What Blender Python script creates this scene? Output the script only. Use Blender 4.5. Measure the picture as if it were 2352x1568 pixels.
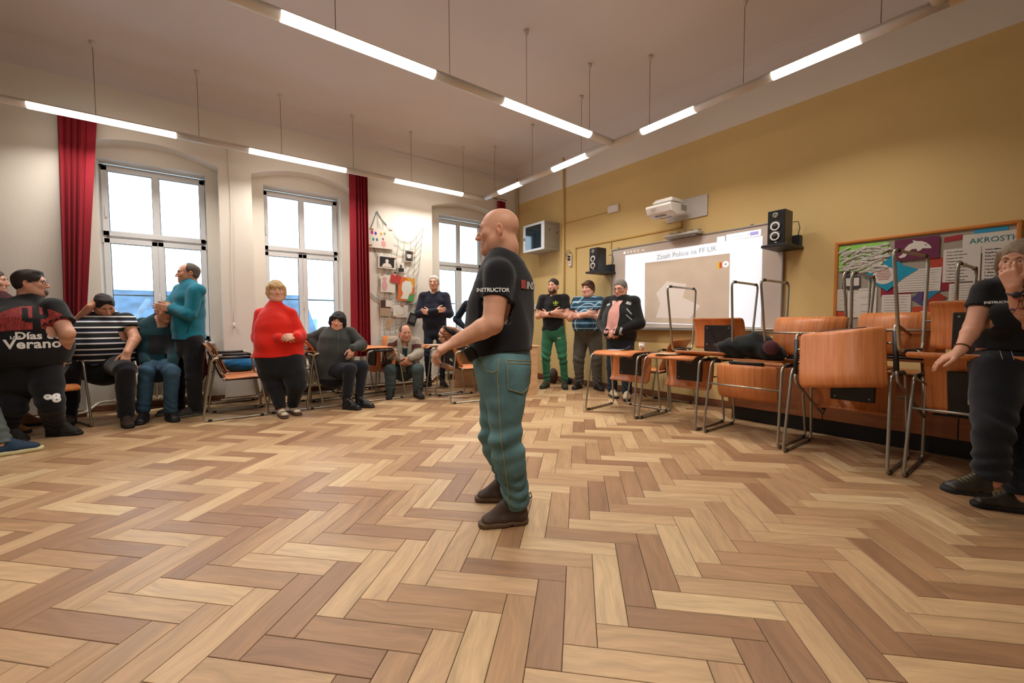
import bpy, bmesh, math, random
import numpy as np
from mathutils import Vector, Matrix
from mathutils.bvhtree import BVHTree
for _o in list(bpy.data.objects):
    bpy.data.objects.remove(_o, do_unlink=True)
scene = bpy.context.scene
COL = scene.collection
rnd = random.Random(7)

# ------------------------------------------------------------------ camera
FPX = 966.19
YAW, PIT, ROL = [math.radians(v) for v in (-52.9475, -2.7029, -0.2059)]
CAMZ = 1.10
def _basis():
    f = np.array([math.sin(YAW) * math.cos(PIT), math.cos(YAW) * math.cos(PIT), math.sin(PIT)])
    r = np.array([math.cos(YAW), -math.sin(YAW), 0.0])
    u = np.cross(r, f)
    r2 = r * math.cos(ROL) + u * math.sin(ROL)
    u2 = -r * math.sin(ROL) + u * math.cos(ROL)
    return r2, u2, f
CR, CU, CF = _basis()
C0 = np.array([0, 0, CAMZ])
cam_d = bpy.data.cameras.new('camera')
cam_d.sensor_width = 36.0
cam_d.lens = FPX / 2352 * 36.0
cam_d.clip_start = 0.05
cam_d.clip_end = 400
cam = bpy.data.objects.new('camera', cam_d)
COL.objects.link(cam)
cam.matrix_world = Matrix(((CR[0], CU[0], -CF[0], 0), (CR[1], CU[1], -CF[1], 0), (CR[2], CU[2], -CF[2], CAMZ), (0, 0, 0, 1)))
scene.camera = cam
# measured pixel of the photograph -> point in the room
def ray(u, v):
    return (u - 1176) / FPX * CR - (v - 784) / FPX * CU + CF
def ground(u, v, z=0.0):
    d = ray(u, v)
    return C0 + d * ((z - CAMZ) / d[2])
def at_depth(u, v, w):
    return C0 + ray(u, v) * w

# ------------------------------------------------------------------ sky, exposure
world = bpy.data.worlds.new('overcast_sky')
scene.world = world
world.use_nodes = True
_nt = world.node_tree
_bg = _nt.nodes['Background']
_bg.inputs[0].default_value = (0.72, 0.88, 1.0, 1)
_bg.inputs[1].default_value = 6.5
vs = scene.view_settings
vs.view_transform = 'Standard'
vs.look = 'None'
vs.exposure = 0.0
vs.gamma = 1.0
vs.use_curve_mapping = False
scene.cycles.use_denoising = True
scene.cycles.max_bounces = 5
scene.cycles.diffuse_bounces = 3
scene.cycles.glossy_bounces = 3
scene.cycles.use_adaptive_sampling = True
scene.cycles.adaptive_threshold = 0.08
scene.cycles.transparent_max_bounces = 12
LAMP_STRENGTH = 7.0
LAMP_WATTS = 21.0

# ------------------------------------------------------------------ materials
def lin(h):
    if isinstance(h, (tuple, list)):
        return tuple(h)
    h = h.lstrip('#')
    out = []
    for i in (0, 2, 4):
        c = int(h[i:i + 2], 16) / 255
        out.append(c / 12.92 if c <= 0.04045 else ((c + 0.055) / 1.055) ** 2.4)
    return tuple(out)
MATS = {}
def mat(name, col, rough=0.6, metal=0.0, var=None, bump=None, emit=None, spec=0.5, sheen=0.0, coat=0.0, stretch=None, attr=None, alpha=None):
    """procedural principled material. var=(scale, amount) colour noise, bump=(scale, strength)"""
    if name in MATS:
        return MATS[name]
    m = bpy.data.materials.new(name)
    m.use_nodes = True
    nt = m.node_tree
    N, L = nt.nodes, nt.links
    b = N['Principled BSDF']
    c = lin(col)
    m.diffuse_color = (*c, 1)
    b.inputs['Base Color'].default_value = (*c, 1)
    b.inputs['Roughness'].default_value = rough
    b.inputs['Metallic'].default_value = metal
    b.inputs['Specular IOR Level'].default_value = spec
    b.inputs['Sheen Weight'].default_value = sheen
    b.inputs['Coat Weight'].default_value = coat
    if var or bump:
        tc = N.new('ShaderNodeTexCoord')
        vec = tc.outputs['Object']
        if stretch:
            mp = N.new('ShaderNodeMapping')
            mp.inputs['Scale'].default_value = stretch
            L.new(vec, mp.inputs[0])
            vec = mp.outputs[0]
    csock = None
    if attr:
        at = N.new('ShaderNodeAttribute')
        at.attribute_name = attr
        csock = at.outputs['Color']
    if var:
        nz = N.new('ShaderNodeTexNoise')
        nz.inputs['Scale'].default_value = var[0]
        nz.inputs['Detail'].default_value = 5
        L.new(vec, nz.inputs['Vector'])
        mr = N.new('ShaderNodeMapRange')
        mr.inputs[1].default_value = 0.25
        mr.inputs[2].default_value = 0.75
        mr.inputs[3].default_value = 1 - var[1]
        mr.inputs[4].default_value = 1 + var[1]
        L.new(nz.outputs[0], mr.inputs[0])
        mx = N.new('ShaderNodeMix')
        mx.data_type = 'RGBA'
        mx.blend_type = 'MULTIPLY'
        mx.inputs[0].default_value = 1
        if csock:
            L.new(csock, mx.inputs[6])
        else:
            mx.inputs[6].default_value = (*c, 1)
        L.new(mr.outputs[0], mx.inputs[7])
        csock = mx.outputs[2]
    if csock:
        L.new(csock, b.inputs['Base Color'])
    if bump:
        n2 = N.new('ShaderNodeTexNoise')
        n2.inputs['Scale'].default_value = bump[0]
        n2.inputs['Detail'].default_value = 4
        L.new(vec, n2.inputs['Vector'])
        bp = N.new('ShaderNodeBump')
        bp.inputs['Strength'].default_value = bump[1]
        bp.inputs['Distance'].default_value = 0.01
        L.new(n2.outputs[0], bp.inputs['Height'])
        L.new(bp.outputs[0], b.inputs['Normal'])
    if emit:
        b.inputs['Emission Color'].default_value = (*lin(emit[0]), 1)
        b.inputs['Emission Strength'].default_value = emit[1]
    MATS[name] = m
    return m

def glass_mat(name, tint, refl=0.12):
    if name in MATS:
        return MATS[name]
    m = bpy.data.materials.new(name)
    m.use_nodes = True
    nt = m.node_tree
    N, L = nt.nodes, nt.links
    N.remove(N['Principled BSDF'])
    tr = N.new('ShaderNodeBsdfTransparent')
    tr.inputs[0].default_value = (*tint, 1)
    gl = N.new('ShaderNodeBsdfGlossy')
    gl.inputs['Roughness'].default_value = 0.02
    fr = N.new('ShaderNodeFresnel')
    fr.inputs[0].default_value = 1.45
    mx = N.new('ShaderNodeMixShader')
    L.new(fr.outputs[0], mx.inputs[0])
    L.new(tr.outputs[0], mx.inputs[1])
    L.new(gl.outputs[0], mx.inputs[2])
    L.new(mx.outputs[0], N['Material Output'].inputs[0])
    m.diffuse_color = (*tint, 0.3)
    MATS[name] = m
    return m

def wood_mat(name, c1, c2, rough=0.45, scale=(2, 14, 14), rings=3.0):
    """beech veneer: streaked noise along the local x axis"""
    if name in MATS:
        return MATS[name]
    m = bpy.data.materials.new(name)
    m.use_nodes = True
    nt = m.node_tree
    N, L = nt.nodes, nt.links
    b = N['Principled BSDF']
    tc = N.new('ShaderNodeTexCoord')
    oi = N.new('ShaderNodeObjectInfo')
    ad = N.new('ShaderNodeVectorMath')
    ad.operation = 'MULTIPLY_ADD'
    cmb = N.new('ShaderNodeCombineXYZ')
    for i in range(3):
        L.new(oi.outputs['Random'], cmb.inputs[i])
    L.new(cmb.outputs[0], ad.inputs[0])
    ad.inputs[1].default_value = (7, 5, 9)
    L.new(tc.outputs['Object'], ad.inputs[2])
    mp = N.new('ShaderNodeMapping')
    mp.inputs['Scale'].default_value = scale
    L.new(ad.outputs[0], mp.inputs[0])
    nz = N.new('ShaderNodeTexNoise')
    nz.inputs['Scale'].default_value = rings
    nz.inputs['Detail'].default_value = 6
    nz.inputs['Roughness'].default_value = 0.6
    L.new(mp.outputs[0], nz.inputs['Vector'])
    cr = N.new('ShaderNodeValToRGB')
    cr.color_ramp.elements[0].position = 0.3
    cr.color_ramp.elements[0].color = (*lin(c1), 1)
    cr.color_ramp.elements[1].position = 0.72
    cr.color_ramp.elements[1].color = (*lin(c2), 1)
    L.new(nz.outputs[0], cr.inputs[0])
    L.new(cr.outputs[0], b.inputs['Base Color'])
    b.inputs['Roughness'].default_value = rough
    m.diffuse_color = (*lin(c2), 1)
    MATS[name] = m
    return m

# ------------------------------------------------------------------ objects
def tag(o, label=None, cat=None, group=None, kind=None):
    if label: o['label'] = label
    if cat: o['category'] = cat
    if group: o['group'] = group
    if kind: o['kind'] = kind
    return o
def empty(name, loc=(0, 0, 0), label=None, cat=None, group=None, rotz=0.0):
    o = bpy.data.objects.new(name, None)
    o.empty_display_size = 0.1
    COL.objects.link(o)
    o.location = loc
    o.rotation_euler = (0, 0, rotz)
    return tag(o, label, cat, group)
def link(name, me, m=None, parent=None, smooth=False):
    if m is not None and len(me.materials) == 0:
        for q in (m if isinstance(m, (list, tuple)) else [m]):
            me.materials.append(q)
    o = bpy.data.objects.new(name, me)
    COL.objects.link(o)
    if parent is not None:
        o.parent = parent
    if smooth and len(me.polygons):
        me.polygons.foreach_set('use_smooth', [True] * len(me.polygons))
    return o
def copy_tree(o, parent=None):
    c = o.copy()
    COL.objects.link(c)
    c.parent = parent
    for ch in o.children:
        copy_tree(ch, c)
    return c

class MB:
    """collects boxes, tubes, lathes, prisms into one mesh"""
    def __init__(s):
        s.v, s.f, s.m, s.sm = [], [], [], []
        s.cur = 0
    def add(s, vs, fs, smooth=False):
        n = len(s.v)
        s.v += [tuple(p) for p in vs]
        s.f += [tuple(i + n for i in q) for q in fs]
        s.m += [s.cur] * len(fs)
        s.sm += [smooth] * len(fs)
        return s
    def box(s, lo, hi, R=None, o=None, bev=0.0):
        x0, y0, z0 = lo
        x1, y1, z1 = hi
        if bev > 0:
            e = min(bev, (x1 - x0) * .45, (y1 - y0) * .45, (z1 - z0) * .45)
            bm = bmesh.new()
            bmesh.ops.create_cube(bm, size=1)
            for q in bm.verts:
                q.co = (x0 + (q.co.x + .5) * (x1 - x0), y0 + (q.co.y + .5) * (y1 - y0), z0 + (q.co.z + .5) * (z1 - z0))
            bmesh.ops.bevel(bm, geom=list(bm.edges), offset=e, segments=2, affect='EDGES', profile=0.5)
            bm.verts.index_update()
            vs = [tuple(q.co) for q in bm.verts]
            fs = [tuple(q.index for q in f.verts) for f in bm.faces]
            bm.free()
        else:
            vs = [(x0, y0, z0), (x1, y0, z0), (x1, y1, z0), (x0, y1, z0), (x0, y0, z1), (x1, y0, z1), (x1, y1, z1), (x0, y1, z1)]
            fs = [(0, 3, 2, 1), (4, 5, 6, 7), (0, 1, 5, 4), (1, 2, 6, 5), (2, 3, 7, 6), (3, 0, 4, 7)]
        if R is not None:
            vs = [tuple(R @ Vector(p)) for p in vs]
        if o is not None:
            vs = [(p[0] + o[0], p[1] + o[1], p[2] + o[2]) for p in vs]
        return s.add(vs, fs)
    def tube(s, pts, r, n=8, closed=False, caps=True):
        pts = [np.array(p, float) for p in pts]
        rr = r if isinstance(r, (list, tuple)) else [r] * len(pts)
        m = len(pts)
        tang = []
        for i in range(m):
            a = pts[(i - 1) % m] if (closed or i > 0) else pts[i]
            b = pts[(i + 1) % m] if (closed or i < m - 1) else pts[i]
            t = b - a
            tang.append(t / (np.linalg.norm(t) + 1e-12))
        up = np.array([0, 0, 1.0])
        if abs(tang[0] @ up) > .9: up = np.array([1.0, 0, 0])
        u = np.cross(tang[0], up); u /= np.linalg.norm(u)
        vs = []
        for i in range(m):
            u = u - tang[i] * (u @ tang[i]); u /= (np.linalg.norm(u) + 1e-12)
            w = np.cross(tang[i], u)
            for k in range(n):
                a = 2 * math.pi * k / n
                vs.append(pts[i] + rr[i] * (math.cos(a) * u + math.sin(a) * w))
        fs = []
        for i in range(m if closed else m - 1):
            j = (i + 1) % m
            for k in range(n):
                l = (k + 1) % n
                fs.append((i * n + k, i * n + l, j * n + l, j * n + k))
        if caps and not closed:
            fs.append(tuple(range(n - 1, -1, -1)))
            fs.append(tuple((m - 1) * n + k for k in range(n)))
        return s.add(vs, fs, True)
    def lathe(s, prof, n=16, o=(0, 0, 0), R=None, caps=True):
        vs, fs = [], []
        for r, z in prof:
            for k in range(n):
                a = 2 * math.pi * k / n
                p = Vector((r * math.cos(a), r * math.sin(a), z))
                if R is not None: p = R @ p
                vs.append((p.x + o[0], p.y + o[1], p.z + o[2]))
        for i in range(len(prof) - 1):
            for k in range(n):
                l = (k + 1) % n
                fs.append((i * n + k, i * n + l, (i + 1) * n + l, (i + 1) * n + k))
        if caps:
            fs.append(tuple(range(n - 1, -1, -1)))
            fs.append(tuple((len(prof) - 1) * n + k for k in range(n)))
        return s.add(vs, fs, True)
    def prism(s, poly, d, fn):
        """poly of (a,b), thickness d, fn(a,b,c)->xyz"""
        n = len(poly)
        ar = sum(poly[i][0] * poly[(i + 1) % n][1] - poly[(i + 1) % n][0] * poly[i][1] for i in range(n))
        if ar < 0: poly = poly[::-1]
        vs = [fn(a, b, 0) for a, b in poly] + [fn(a, b, d) for a, b in poly]
        fs = [tuple(range(n - 1, -1, -1)), tuple(range(n, 2 * n))]
        for i in range(n):
            j = (i + 1) % n
            fs.append((i, j, n + j, n + i))
        return s.add(vs, fs)
    def mesh(s, name, mats):
        me = bpy.data.meshes.new(name)
        me.from_pydata(s.v, [], s.f)
        for q in (mats if isinstance(mats, (list, tuple)) else [mats]):
            me.materials.append(q)
        if s.f:
            me.polygons.foreach_set('material_index', s.m)
            me.polygons.foreach_set('use_smooth', s.sm)
        me.update()
        return me
    def build(s, name, mats, parent=None, label=None, cat=None, group=None, kind=None):
        me = s.mesh(name, mats)
        bm = bmesh.new(); bm.from_mesh(me)
        bmesh.ops.recalc_face_normals(bm, faces=bm.faces)
        bm.to_mesh(me); bm.free()
        o = link(name, me, None, parent)
        return tag(o, label, cat, group, kind)
def bent(pts, rad, seg=5):
    """polyline with rounded corners"""
    pts = [np.array(p, float) for p in pts]
    out = [pts[0]]
    for i in range(1, len(pts) - 1):
        a, b, c = pts[i - 1], pts[i], pts[i + 1]
        u = (a - b); lu = np.linalg.norm(u); u /= lu
        w = (c - b); lw = np.linalg.norm(w); w /= lw
        r = min(rad, lu * .45, lw * .45)
        p, q = b + u * r, b + w * r
        for k in range(seg + 1):
            t = k / seg
            out.append((1 - t) ** 2 * p + 2 * t * (1 - t) * b + t * t * q)
    out.append(pts[-1])
    return out

# flat lettering and shapes as thin meshes
def text_mesh(body, size, depth=0.0, align='LEFT', bold=0.0, shear=0.0, spacing=1.0):
    cu = bpy.data.curves.new('lettering', 'FONT')
    cu.body = body
    cu.size = size
    cu.extrude = depth
    cu.offset = bold
    cu.shear = shear
    cu.space_character = spacing
    cu.align_x = align
    cu.align_y = 'BOTTOM_BASELINE'
    cu.resolution_u = 3
    o = bpy.data.objects.new('lettering_tmp', cu)
    COL.objects.link(o)
    dg = bpy.context.evaluated_depsgraph_get()
    dg.update()
    me = bpy.data.meshes.new_from_object(o.evaluated_get(dg))
    bpy.data.objects.remove(o)
    bpy.data.curves.remove(cu)
    me.materials.clear()
    return me
# ================================================================== THE ROOM
A, B, ZC = -6.95, 5.38, 4.13
XE, YE = 2.8, -4.6
M_WALL = mat('limewashed_cream_wall', '#E4DED4', 0.9, var=(1.3, 0.04), bump=(60, 0.08))
M_YEL = mat('yellow_wall_paint', '#D9BC80', 0.85, var=(1.1, 0.045), bump=(70, 0.08))
M_CEIL = mat('ceiling_paint', '#DCD6D6', 0.95, var=(0.8, 0.03))
M_BASE = mat('baseboard_brown', '#7A4E34', 0.5, var=(9, 0.15))
M_PVC = mat('white_window_plastic', '#E4E6E8', 0.35)
M_GREYMET = mat('grey_metal', '#8C8A84', 0.35, 0.8)
M_DARK = mat('dark_gap', '#241c15', 0.8)

# ---- herringbone floor: planks 46 x 11.6 cm at 44 degrees, measured from the photograph
PW, PANG, PTX, PTY = 0.1159, math.radians(44.02), -1.5827, 0.7366
def plank_mat():
    m = bpy.data.materials.new('oak_plank')
    m.use_nodes = True
    nt = m.node_tree; N, L = nt.nodes, nt.links
    b = N['Principled BSDF']
    at = N.new('ShaderNodeAttribute'); at.attribute_name = 'pco'
    ar = N.new('ShaderNodeAttribute'); ar.attribute_name = 'prn'
    oi = N.new('ShaderNodeObjectInfo')
    sm = N.new('ShaderNodeMath'); sm.operation = 'ADD'
    L.new(ar.outputs['Fac'], sm.inputs[0]); L.new(oi.outputs['Random'], sm.inputs[1])
    fr = N.new('ShaderNodeMath'); fr.operation = 'FRACT'
    L.new(sm.outputs[0], fr.inputs[0])
    cmb = N.new('ShaderNodeCombineXYZ')
    for i in range(3): L.new(fr.outputs[0], cmb.inputs[i])
    ma = N.new('ShaderNodeVectorMath'); ma.operation = 'MULTIPLY_ADD'
    L.new(cmb.outputs[0], ma.inputs[0]); ma.inputs[1].default_value = (37, 53, 71)
    L.new(at.outputs['Vector'], ma.inputs[2])
    mp = N.new('ShaderNodeMapping'); mp.inputs['Scale'].default_value = (1.6, 16, 1)
    L.new(ma.outputs[0], mp.inputs[0])
    wob = N.new('ShaderNodeTexNoise'); wob.inputs['Scale'].default_value = 2.2; wob.inputs['Detail'].default_value = 2
    L.new(ma.outputs[0], wob.inputs['Vector'])
    wv = N.new('ShaderNodeVectorMath'); wv.operation = 'MULTIPLY_ADD'
    L.new(wob.outputs['Color'], wv.inputs[0]); wv.inputs[1].default_value = (0.6, 3.2, 0); L.new(mp.outputs[0], wv.inputs[2])
    g1 = N.new('ShaderNodeTexNoise'); g1.inputs['Scale'].default_value = 1.6; g1.inputs['Detail'].default_value = 7; g1.inputs['Roughness'].default_value = 0.62
    L.new(wv.outputs[0], g1.inputs['Vector'])
    # fine pores
    mp2 = N.new('ShaderNodeMapping'); mp2.inputs['Scale'].default_value = (9, 190, 1)
    L.new(ma.outputs[0], mp2.inputs[0])
    g2 = N.new('ShaderNodeTexNoise'); g2.inputs['Scale'].default_value = 1; g2.inputs['Detail'].default_value = 3
    L.new(mp2.outputs[0], g2.inputs['Vector'])
    ramp = N.new('ShaderNodeValToRGB')
    e = ramp.color_ramp.elements
    e[0].position = 0.0; e[0].color = (*lin('#8F6A4C'), 1)
    e[1].position = 1.0; e[1].color = (*lin('#C8AB82'), 1)
    for p, c in ((0.18, '#987352'), (0.36, '#A8845F'), (0.55, '#B2906A'), (0.8, '#BD9C74')):
        q = e.new(p); q.color = (*lin(c), 1)
    L.new(fr.outputs[0], ramp.inputs[0])
    mr = N.new('ShaderNodeMapRange'); mr.inputs[1].default_value = 0.3; mr.inputs[2].default_value = 0.72; mr.inputs[3].default_value = 0.74; mr.inputs[4].default_value = 1.13
    L.new(g1.outputs[0], mr.inputs[0])
    mr2 = N.new('ShaderNodeMapRange'); mr2.inputs[1].default_value = 0.35; mr2.inputs[2].default_value = 0.65; mr2.inputs[3].default_value = 0.93; mr2.inputs[4].default_value = 1.05
    L.new(g2.outputs[0], mr2.inputs[0])
    mm = N.new('ShaderNodeMath'); mm.operation = 'MULTIPLY'
    L.new(mr.outputs[0], mm.inputs[0]); L.new(mr2.outputs[0], mm.inputs[1])
    mx = N.new('ShaderNodeMix'); mx.data_type = 'RGBA'; mx.blend_type = 'MULTIPLY'; mx.inputs[0].default_value = 1
    L.new(ramp.outputs[0], mx.inputs[6]); L.new(mm.outputs[0], mx.inputs[7])
    L.new(mx.outputs[2], b.inputs['Base Color'])
    rr = N.new('ShaderNodeMapRange'); rr.inputs[3].default_value = 0.36; rr.inputs[4].default_value = 0.5
    L.new(g1.outputs[0], rr.inputs[0]); L.new(rr.outputs[0], b.inputs['Roughness'])
    bp = N.new('ShaderNodeBump'); bp.inputs['Strength'].default_value = 0.12; bp.inputs['Distance'].default_value = 0.002
    L.new(g2.outputs[0], bp.inputs['Height']); L.new(bp.outputs[0], b.inputs['Normal'])
    b.inputs['Specular IOR Level'].default_value = 0.45
    return m
M_PLANK = plank_mat()
fl = MB().box((A - 0.7, YE, -0.10), (XE, B + 0.02, -0.0025)).build('floor', M_DARK, kind='structure')
GAP, CH, TH = 0.0011, 0.0016, 0.006
def plank_geo():
    L_, W_ = 4 * PW, PW
    o = []
    for (ix, iz) in ((GAP, -TH), (GAP, -CH), (GAP + CH, 0.0)):
        o += [(ix, ix, iz), (L_ - ix, ix, iz), (L_ - ix, W_ - ix, iz), (ix, W_ - ix, iz)]
    f = [(8, 9, 10, 11)]
    for k in (0, 4):
        for i in range(4):
            j = (i + 1) % 4
            f.append((k + i, k + j, k + 4 + j, k + 4 + i))
    return o, f
PV, PF = plank_geo()
def add_plank_attr(me, co, rn):
    a = me.attributes.new('pco', 'FLOAT_VECTOR', 'POINT'); a.data.foreach_set('vector', np.asarray(co, np.float32).ravel())
    b = me.attributes.new('prn', 'FLOAT', 'POINT'); b.data.foreach_set('value', np.asarray(rn, np.float32))
pm = bpy.data.meshes.new('plank'); pm.from_pydata(PV, [], PF); pm.materials.append(M_PLANK)
add_plank_attr(pm, PV, [0.0] * len(PV)); pm.update()
E1 = np.array([math.cos(PANG), math.sin(PANG)]); E2 = np.array([-math.sin(PANG), math.cos(PANG)]); PT = np.array([PTX, PTY])
planks = []
for j in range(-30, 31):
    for k in range(-95, 96):
        for typ in (0, 1):
            if typ == 0:
                o = PT + PW * ((k + 4 * j) * E1 + (k - 4 * j) * E2); ang = PANG; ce = o + PW * (2 * E1 + .5 * E2)
            else:
                o = PT + PW * ((5 + k + 4 * j) * E1 + (-3 + k - 4 * j) * E2); ang = PANG + math.pi / 2; ce = o + PW * (-.5 * E1 + 2 * E2)
            if not (A - .38 < ce[0] < 1.5 and -2.9 < ce[1] < B + .05): continue
            q = np.array([ce[0], ce[1], -CAMZ]); w = q @ CF
            vis = False
            if w > .25:
                u, v = 1176 + FPX * (q @ CR) / w, 784 - FPX * (q @ CU) / w
                vis = -60 < u < 2412 and v < 1640
            planks.append((0 if vis else 1, float(np.hypot(ce[0], ce[1])), o, ang, ce))
planks.sort(key=lambda t: (t[0], t[1]))
for (nv, d, o, ang, ce) in planks[:296]:
    p = link('plank', pm, None, fl)
    p.location = (o[0], o[1], 0); p.rotation_euler = (0, 0, ang)
vv, ff, cc, rr_ = [], [], [], []
for (nv, d, o, ang, ce) in planks[296:]:
    n = len(vv); c_, s_ = math.cos(ang), math.sin(ang); rv = rnd.random()
    for (x, y, z) in PV:
        X, Y = o[0] + x * c_ - y * s_, o[1] + x * s_ + y * c_
        vv.append((min(max(X, A - .36), 1.6), min(Y, B - .004), z)); cc.append((x, y, z)); rr_.append(rv)
    ff += [tuple(i + n for i in q) for q in PF]
me = bpy.data.meshes.new('far_planks'); me.from_pydata(vv, [], ff); me.materials.append(M_PLANK); add_plank_attr(me, cc, rr_); me.update()
fp = link('far_planks', me, None, fl); fp['kind'] = 'stuff'

# ---- window wall (x = A) with three arched niches and deep window openings
NICHES = [(-1.04, 0.32), (0.70, 2.14), (3.46, 5.06)]
WINS = [(-0.905, 0.195), (0.865, 1.975), (3.73, 4.83)]
ND, WD = 0.27, 0.23           # niche depth, window reveal depth
ZSP, ZAP = 3.175, 3.325       # springing and crown of the arches
ZWT, ZSILL = 3.13, 0.80
wl = MB()
def quad(m, pts): m.add(pts, [(0, 1, 2, 3)])
def arc(y0, y1, n=20):
    return [(y0 + (y1 - y0) * i / n, ZSP + (ZAP - ZSP) * (1 - (2 * i / n - 1) ** 2)) for i in range(n + 1)]
ys = YE
for (y0, y1) in NICHES + [(B, B)]:
    quad(wl, [(A, ys, 0), (A, y0, 0), (A, y0, ZC), (A, ys, ZC)])
    if y1 > y0:
        pa = arc(y0, y1)
        for (p, q) in zip(pa[:-1], pa[1:]):
            quad(wl, [(A, p[0], p[1]), (A, q[0], q[1]), (A, q[0], ZC), (A, p[0], ZC)])
            quad(wl, [(A, p[0], p[1]), (A - ND, p[0], p[1]), (A - ND, q[0], q[1]), (A, q[0], q[1])])
        quad(wl, [(A, y0, 0), (A - ND, y0, 0), (A - ND, y0, ZSP), (A, y0, ZSP)])
        quad(wl, [(A, y1, 0), (A, y1, ZSP), (A - ND, y1, ZSP), (A - ND, y1, 0)])
    ys = y1
for (y0, y1), (w0, w1) in zip(NICHES, WINS):
    X = A - ND
    w0, w1 = w0 + .01, w1 - .01
    quad(wl, [(X, y0, 0), (X, w0, 0), (X, w0, ZWT), (X, y0, ZWT)])
    quad(wl, [(X, w1, 0), (X, y1, 0), (X, y1, ZWT), (X, w1, ZWT)])
    quad(wl, [(X, w0, 0), (X, w1, 0), (X, w1, ZSILL), (X, w0, ZSILL)])
    pa = arc(y0, y1)
    for (p, q) in zip(pa[:-1], pa[1:]):
        quad(wl, [(X, p[0], ZWT), (X, q[0], ZWT), (X, q[0], q[1]), (X, p[0], p[1])])
    X2 = X - WD - .1
    quad(wl, [(X, w0, ZSILL), (X2, w0, ZSILL), (X2, w0, ZWT), (X, w0, ZWT)])
    quad(wl, [(X, w1, ZSILL), (X, w1, ZWT), (X2, w1, ZWT), (X2, w1, ZSILL)])
    quad(wl, [(X, w0, ZWT), (X2, w0, ZWT), (X2, w1, ZWT), (X, w1, ZWT)])
    quad(wl, [(X, w0, ZSILL), (X, w1, ZSILL), (X2, w1, ZSILL), (X2, w0, ZSILL)])
wo = wl.build('wall_left', M_WALL, kind='structure')
# ---- yellow wall (y = B), white above 3.49 m
wr = MB()
wr.box((A - .5, B, 0), (XE, B + .25, 3.49))
wr.cur = 1
wr.box((A - .5, B, 3.49), (XE, B + .25, ZC + .3))
wr.build('wall_right', [M_YEL, M_WALL], kind='structure')
MB().box((XE, YE, 0), (XE + .2, B + .25, ZC + .3)).build('wall_back', M_WALL, kind='structure')
MB().box((A - .5, YE - .2, 0), (XE, YE, ZC + .3)).build('wall_near', M_WALL, kind='structure')
cl = MB().box((A - .5, YE - .2, ZC), (XE + .2, B + .25, ZC + .2))
CV = .24
for i in range(7):
    a0, a1 = math.pi / 2 * i / 7, math.pi / 2 * (i + 1) / 7
    p = [(CV * (1 - math.sin(a)), CV * (1 - math.cos(a))) for a in (a0, a1)]   # (dist from wall, dist below ceiling)
    quad(cl, [(A + p[0][0], YE, ZC - p[0][1]), (A + p[0][0], B, ZC - p[0][1]), (A + p[1][0], B, ZC - p[1][1]), (A + p[1][0], YE, ZC - p[1][1])])
    quad(cl, [(A, B - p[0][0], ZC - p[0][1]), (XE, B - p[0][0], ZC - p[0][1]), (XE, B - p[1][0], ZC - p[1][1]), (A, B - p[1][0], ZC - p[1][1])])
cl.build('ceiling', M_CEIL, kind='structure')
bb = MB().box((A, B - .018, 0), (XE, B - .001, .085))
bb.build('baseboard_right', M_BASE, kind='structure')
bl = MB()
ys = YE
for (y0, y1) in NICHES + [(B - .02, B)]:
    bl.box((A + .001, ys, 0), (A + .016, y0, .075))
    if y1 < B: bl.box((A - ND + .001, y0, 0), (A - ND + .016, y1, .075))
    ys = y1
bl.build('baseboard_left', M_BASE, kind='structure')
# painted pipes in the corner and beside the cabinet, cornice pipe above the niches
t1 = MB().tube([(-5.545, B - .02, 0.09), (-5.545, B - .02, ZC - .02)], .022, 10).build('trim_1', M_YEL, kind='structure')
t2 = MB().tube([(-6.885, B - .02, 0.09), (-6.885, B - .02, ZC - .02)], .018, 10).build('trim_2', M_YEL, kind='structure')
t3 = MB().box((A + .001, 2.65, 3.935), (A + .03, 5.2, 3.955)).build('trim_3', M_WALL, kind='structure')

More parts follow.
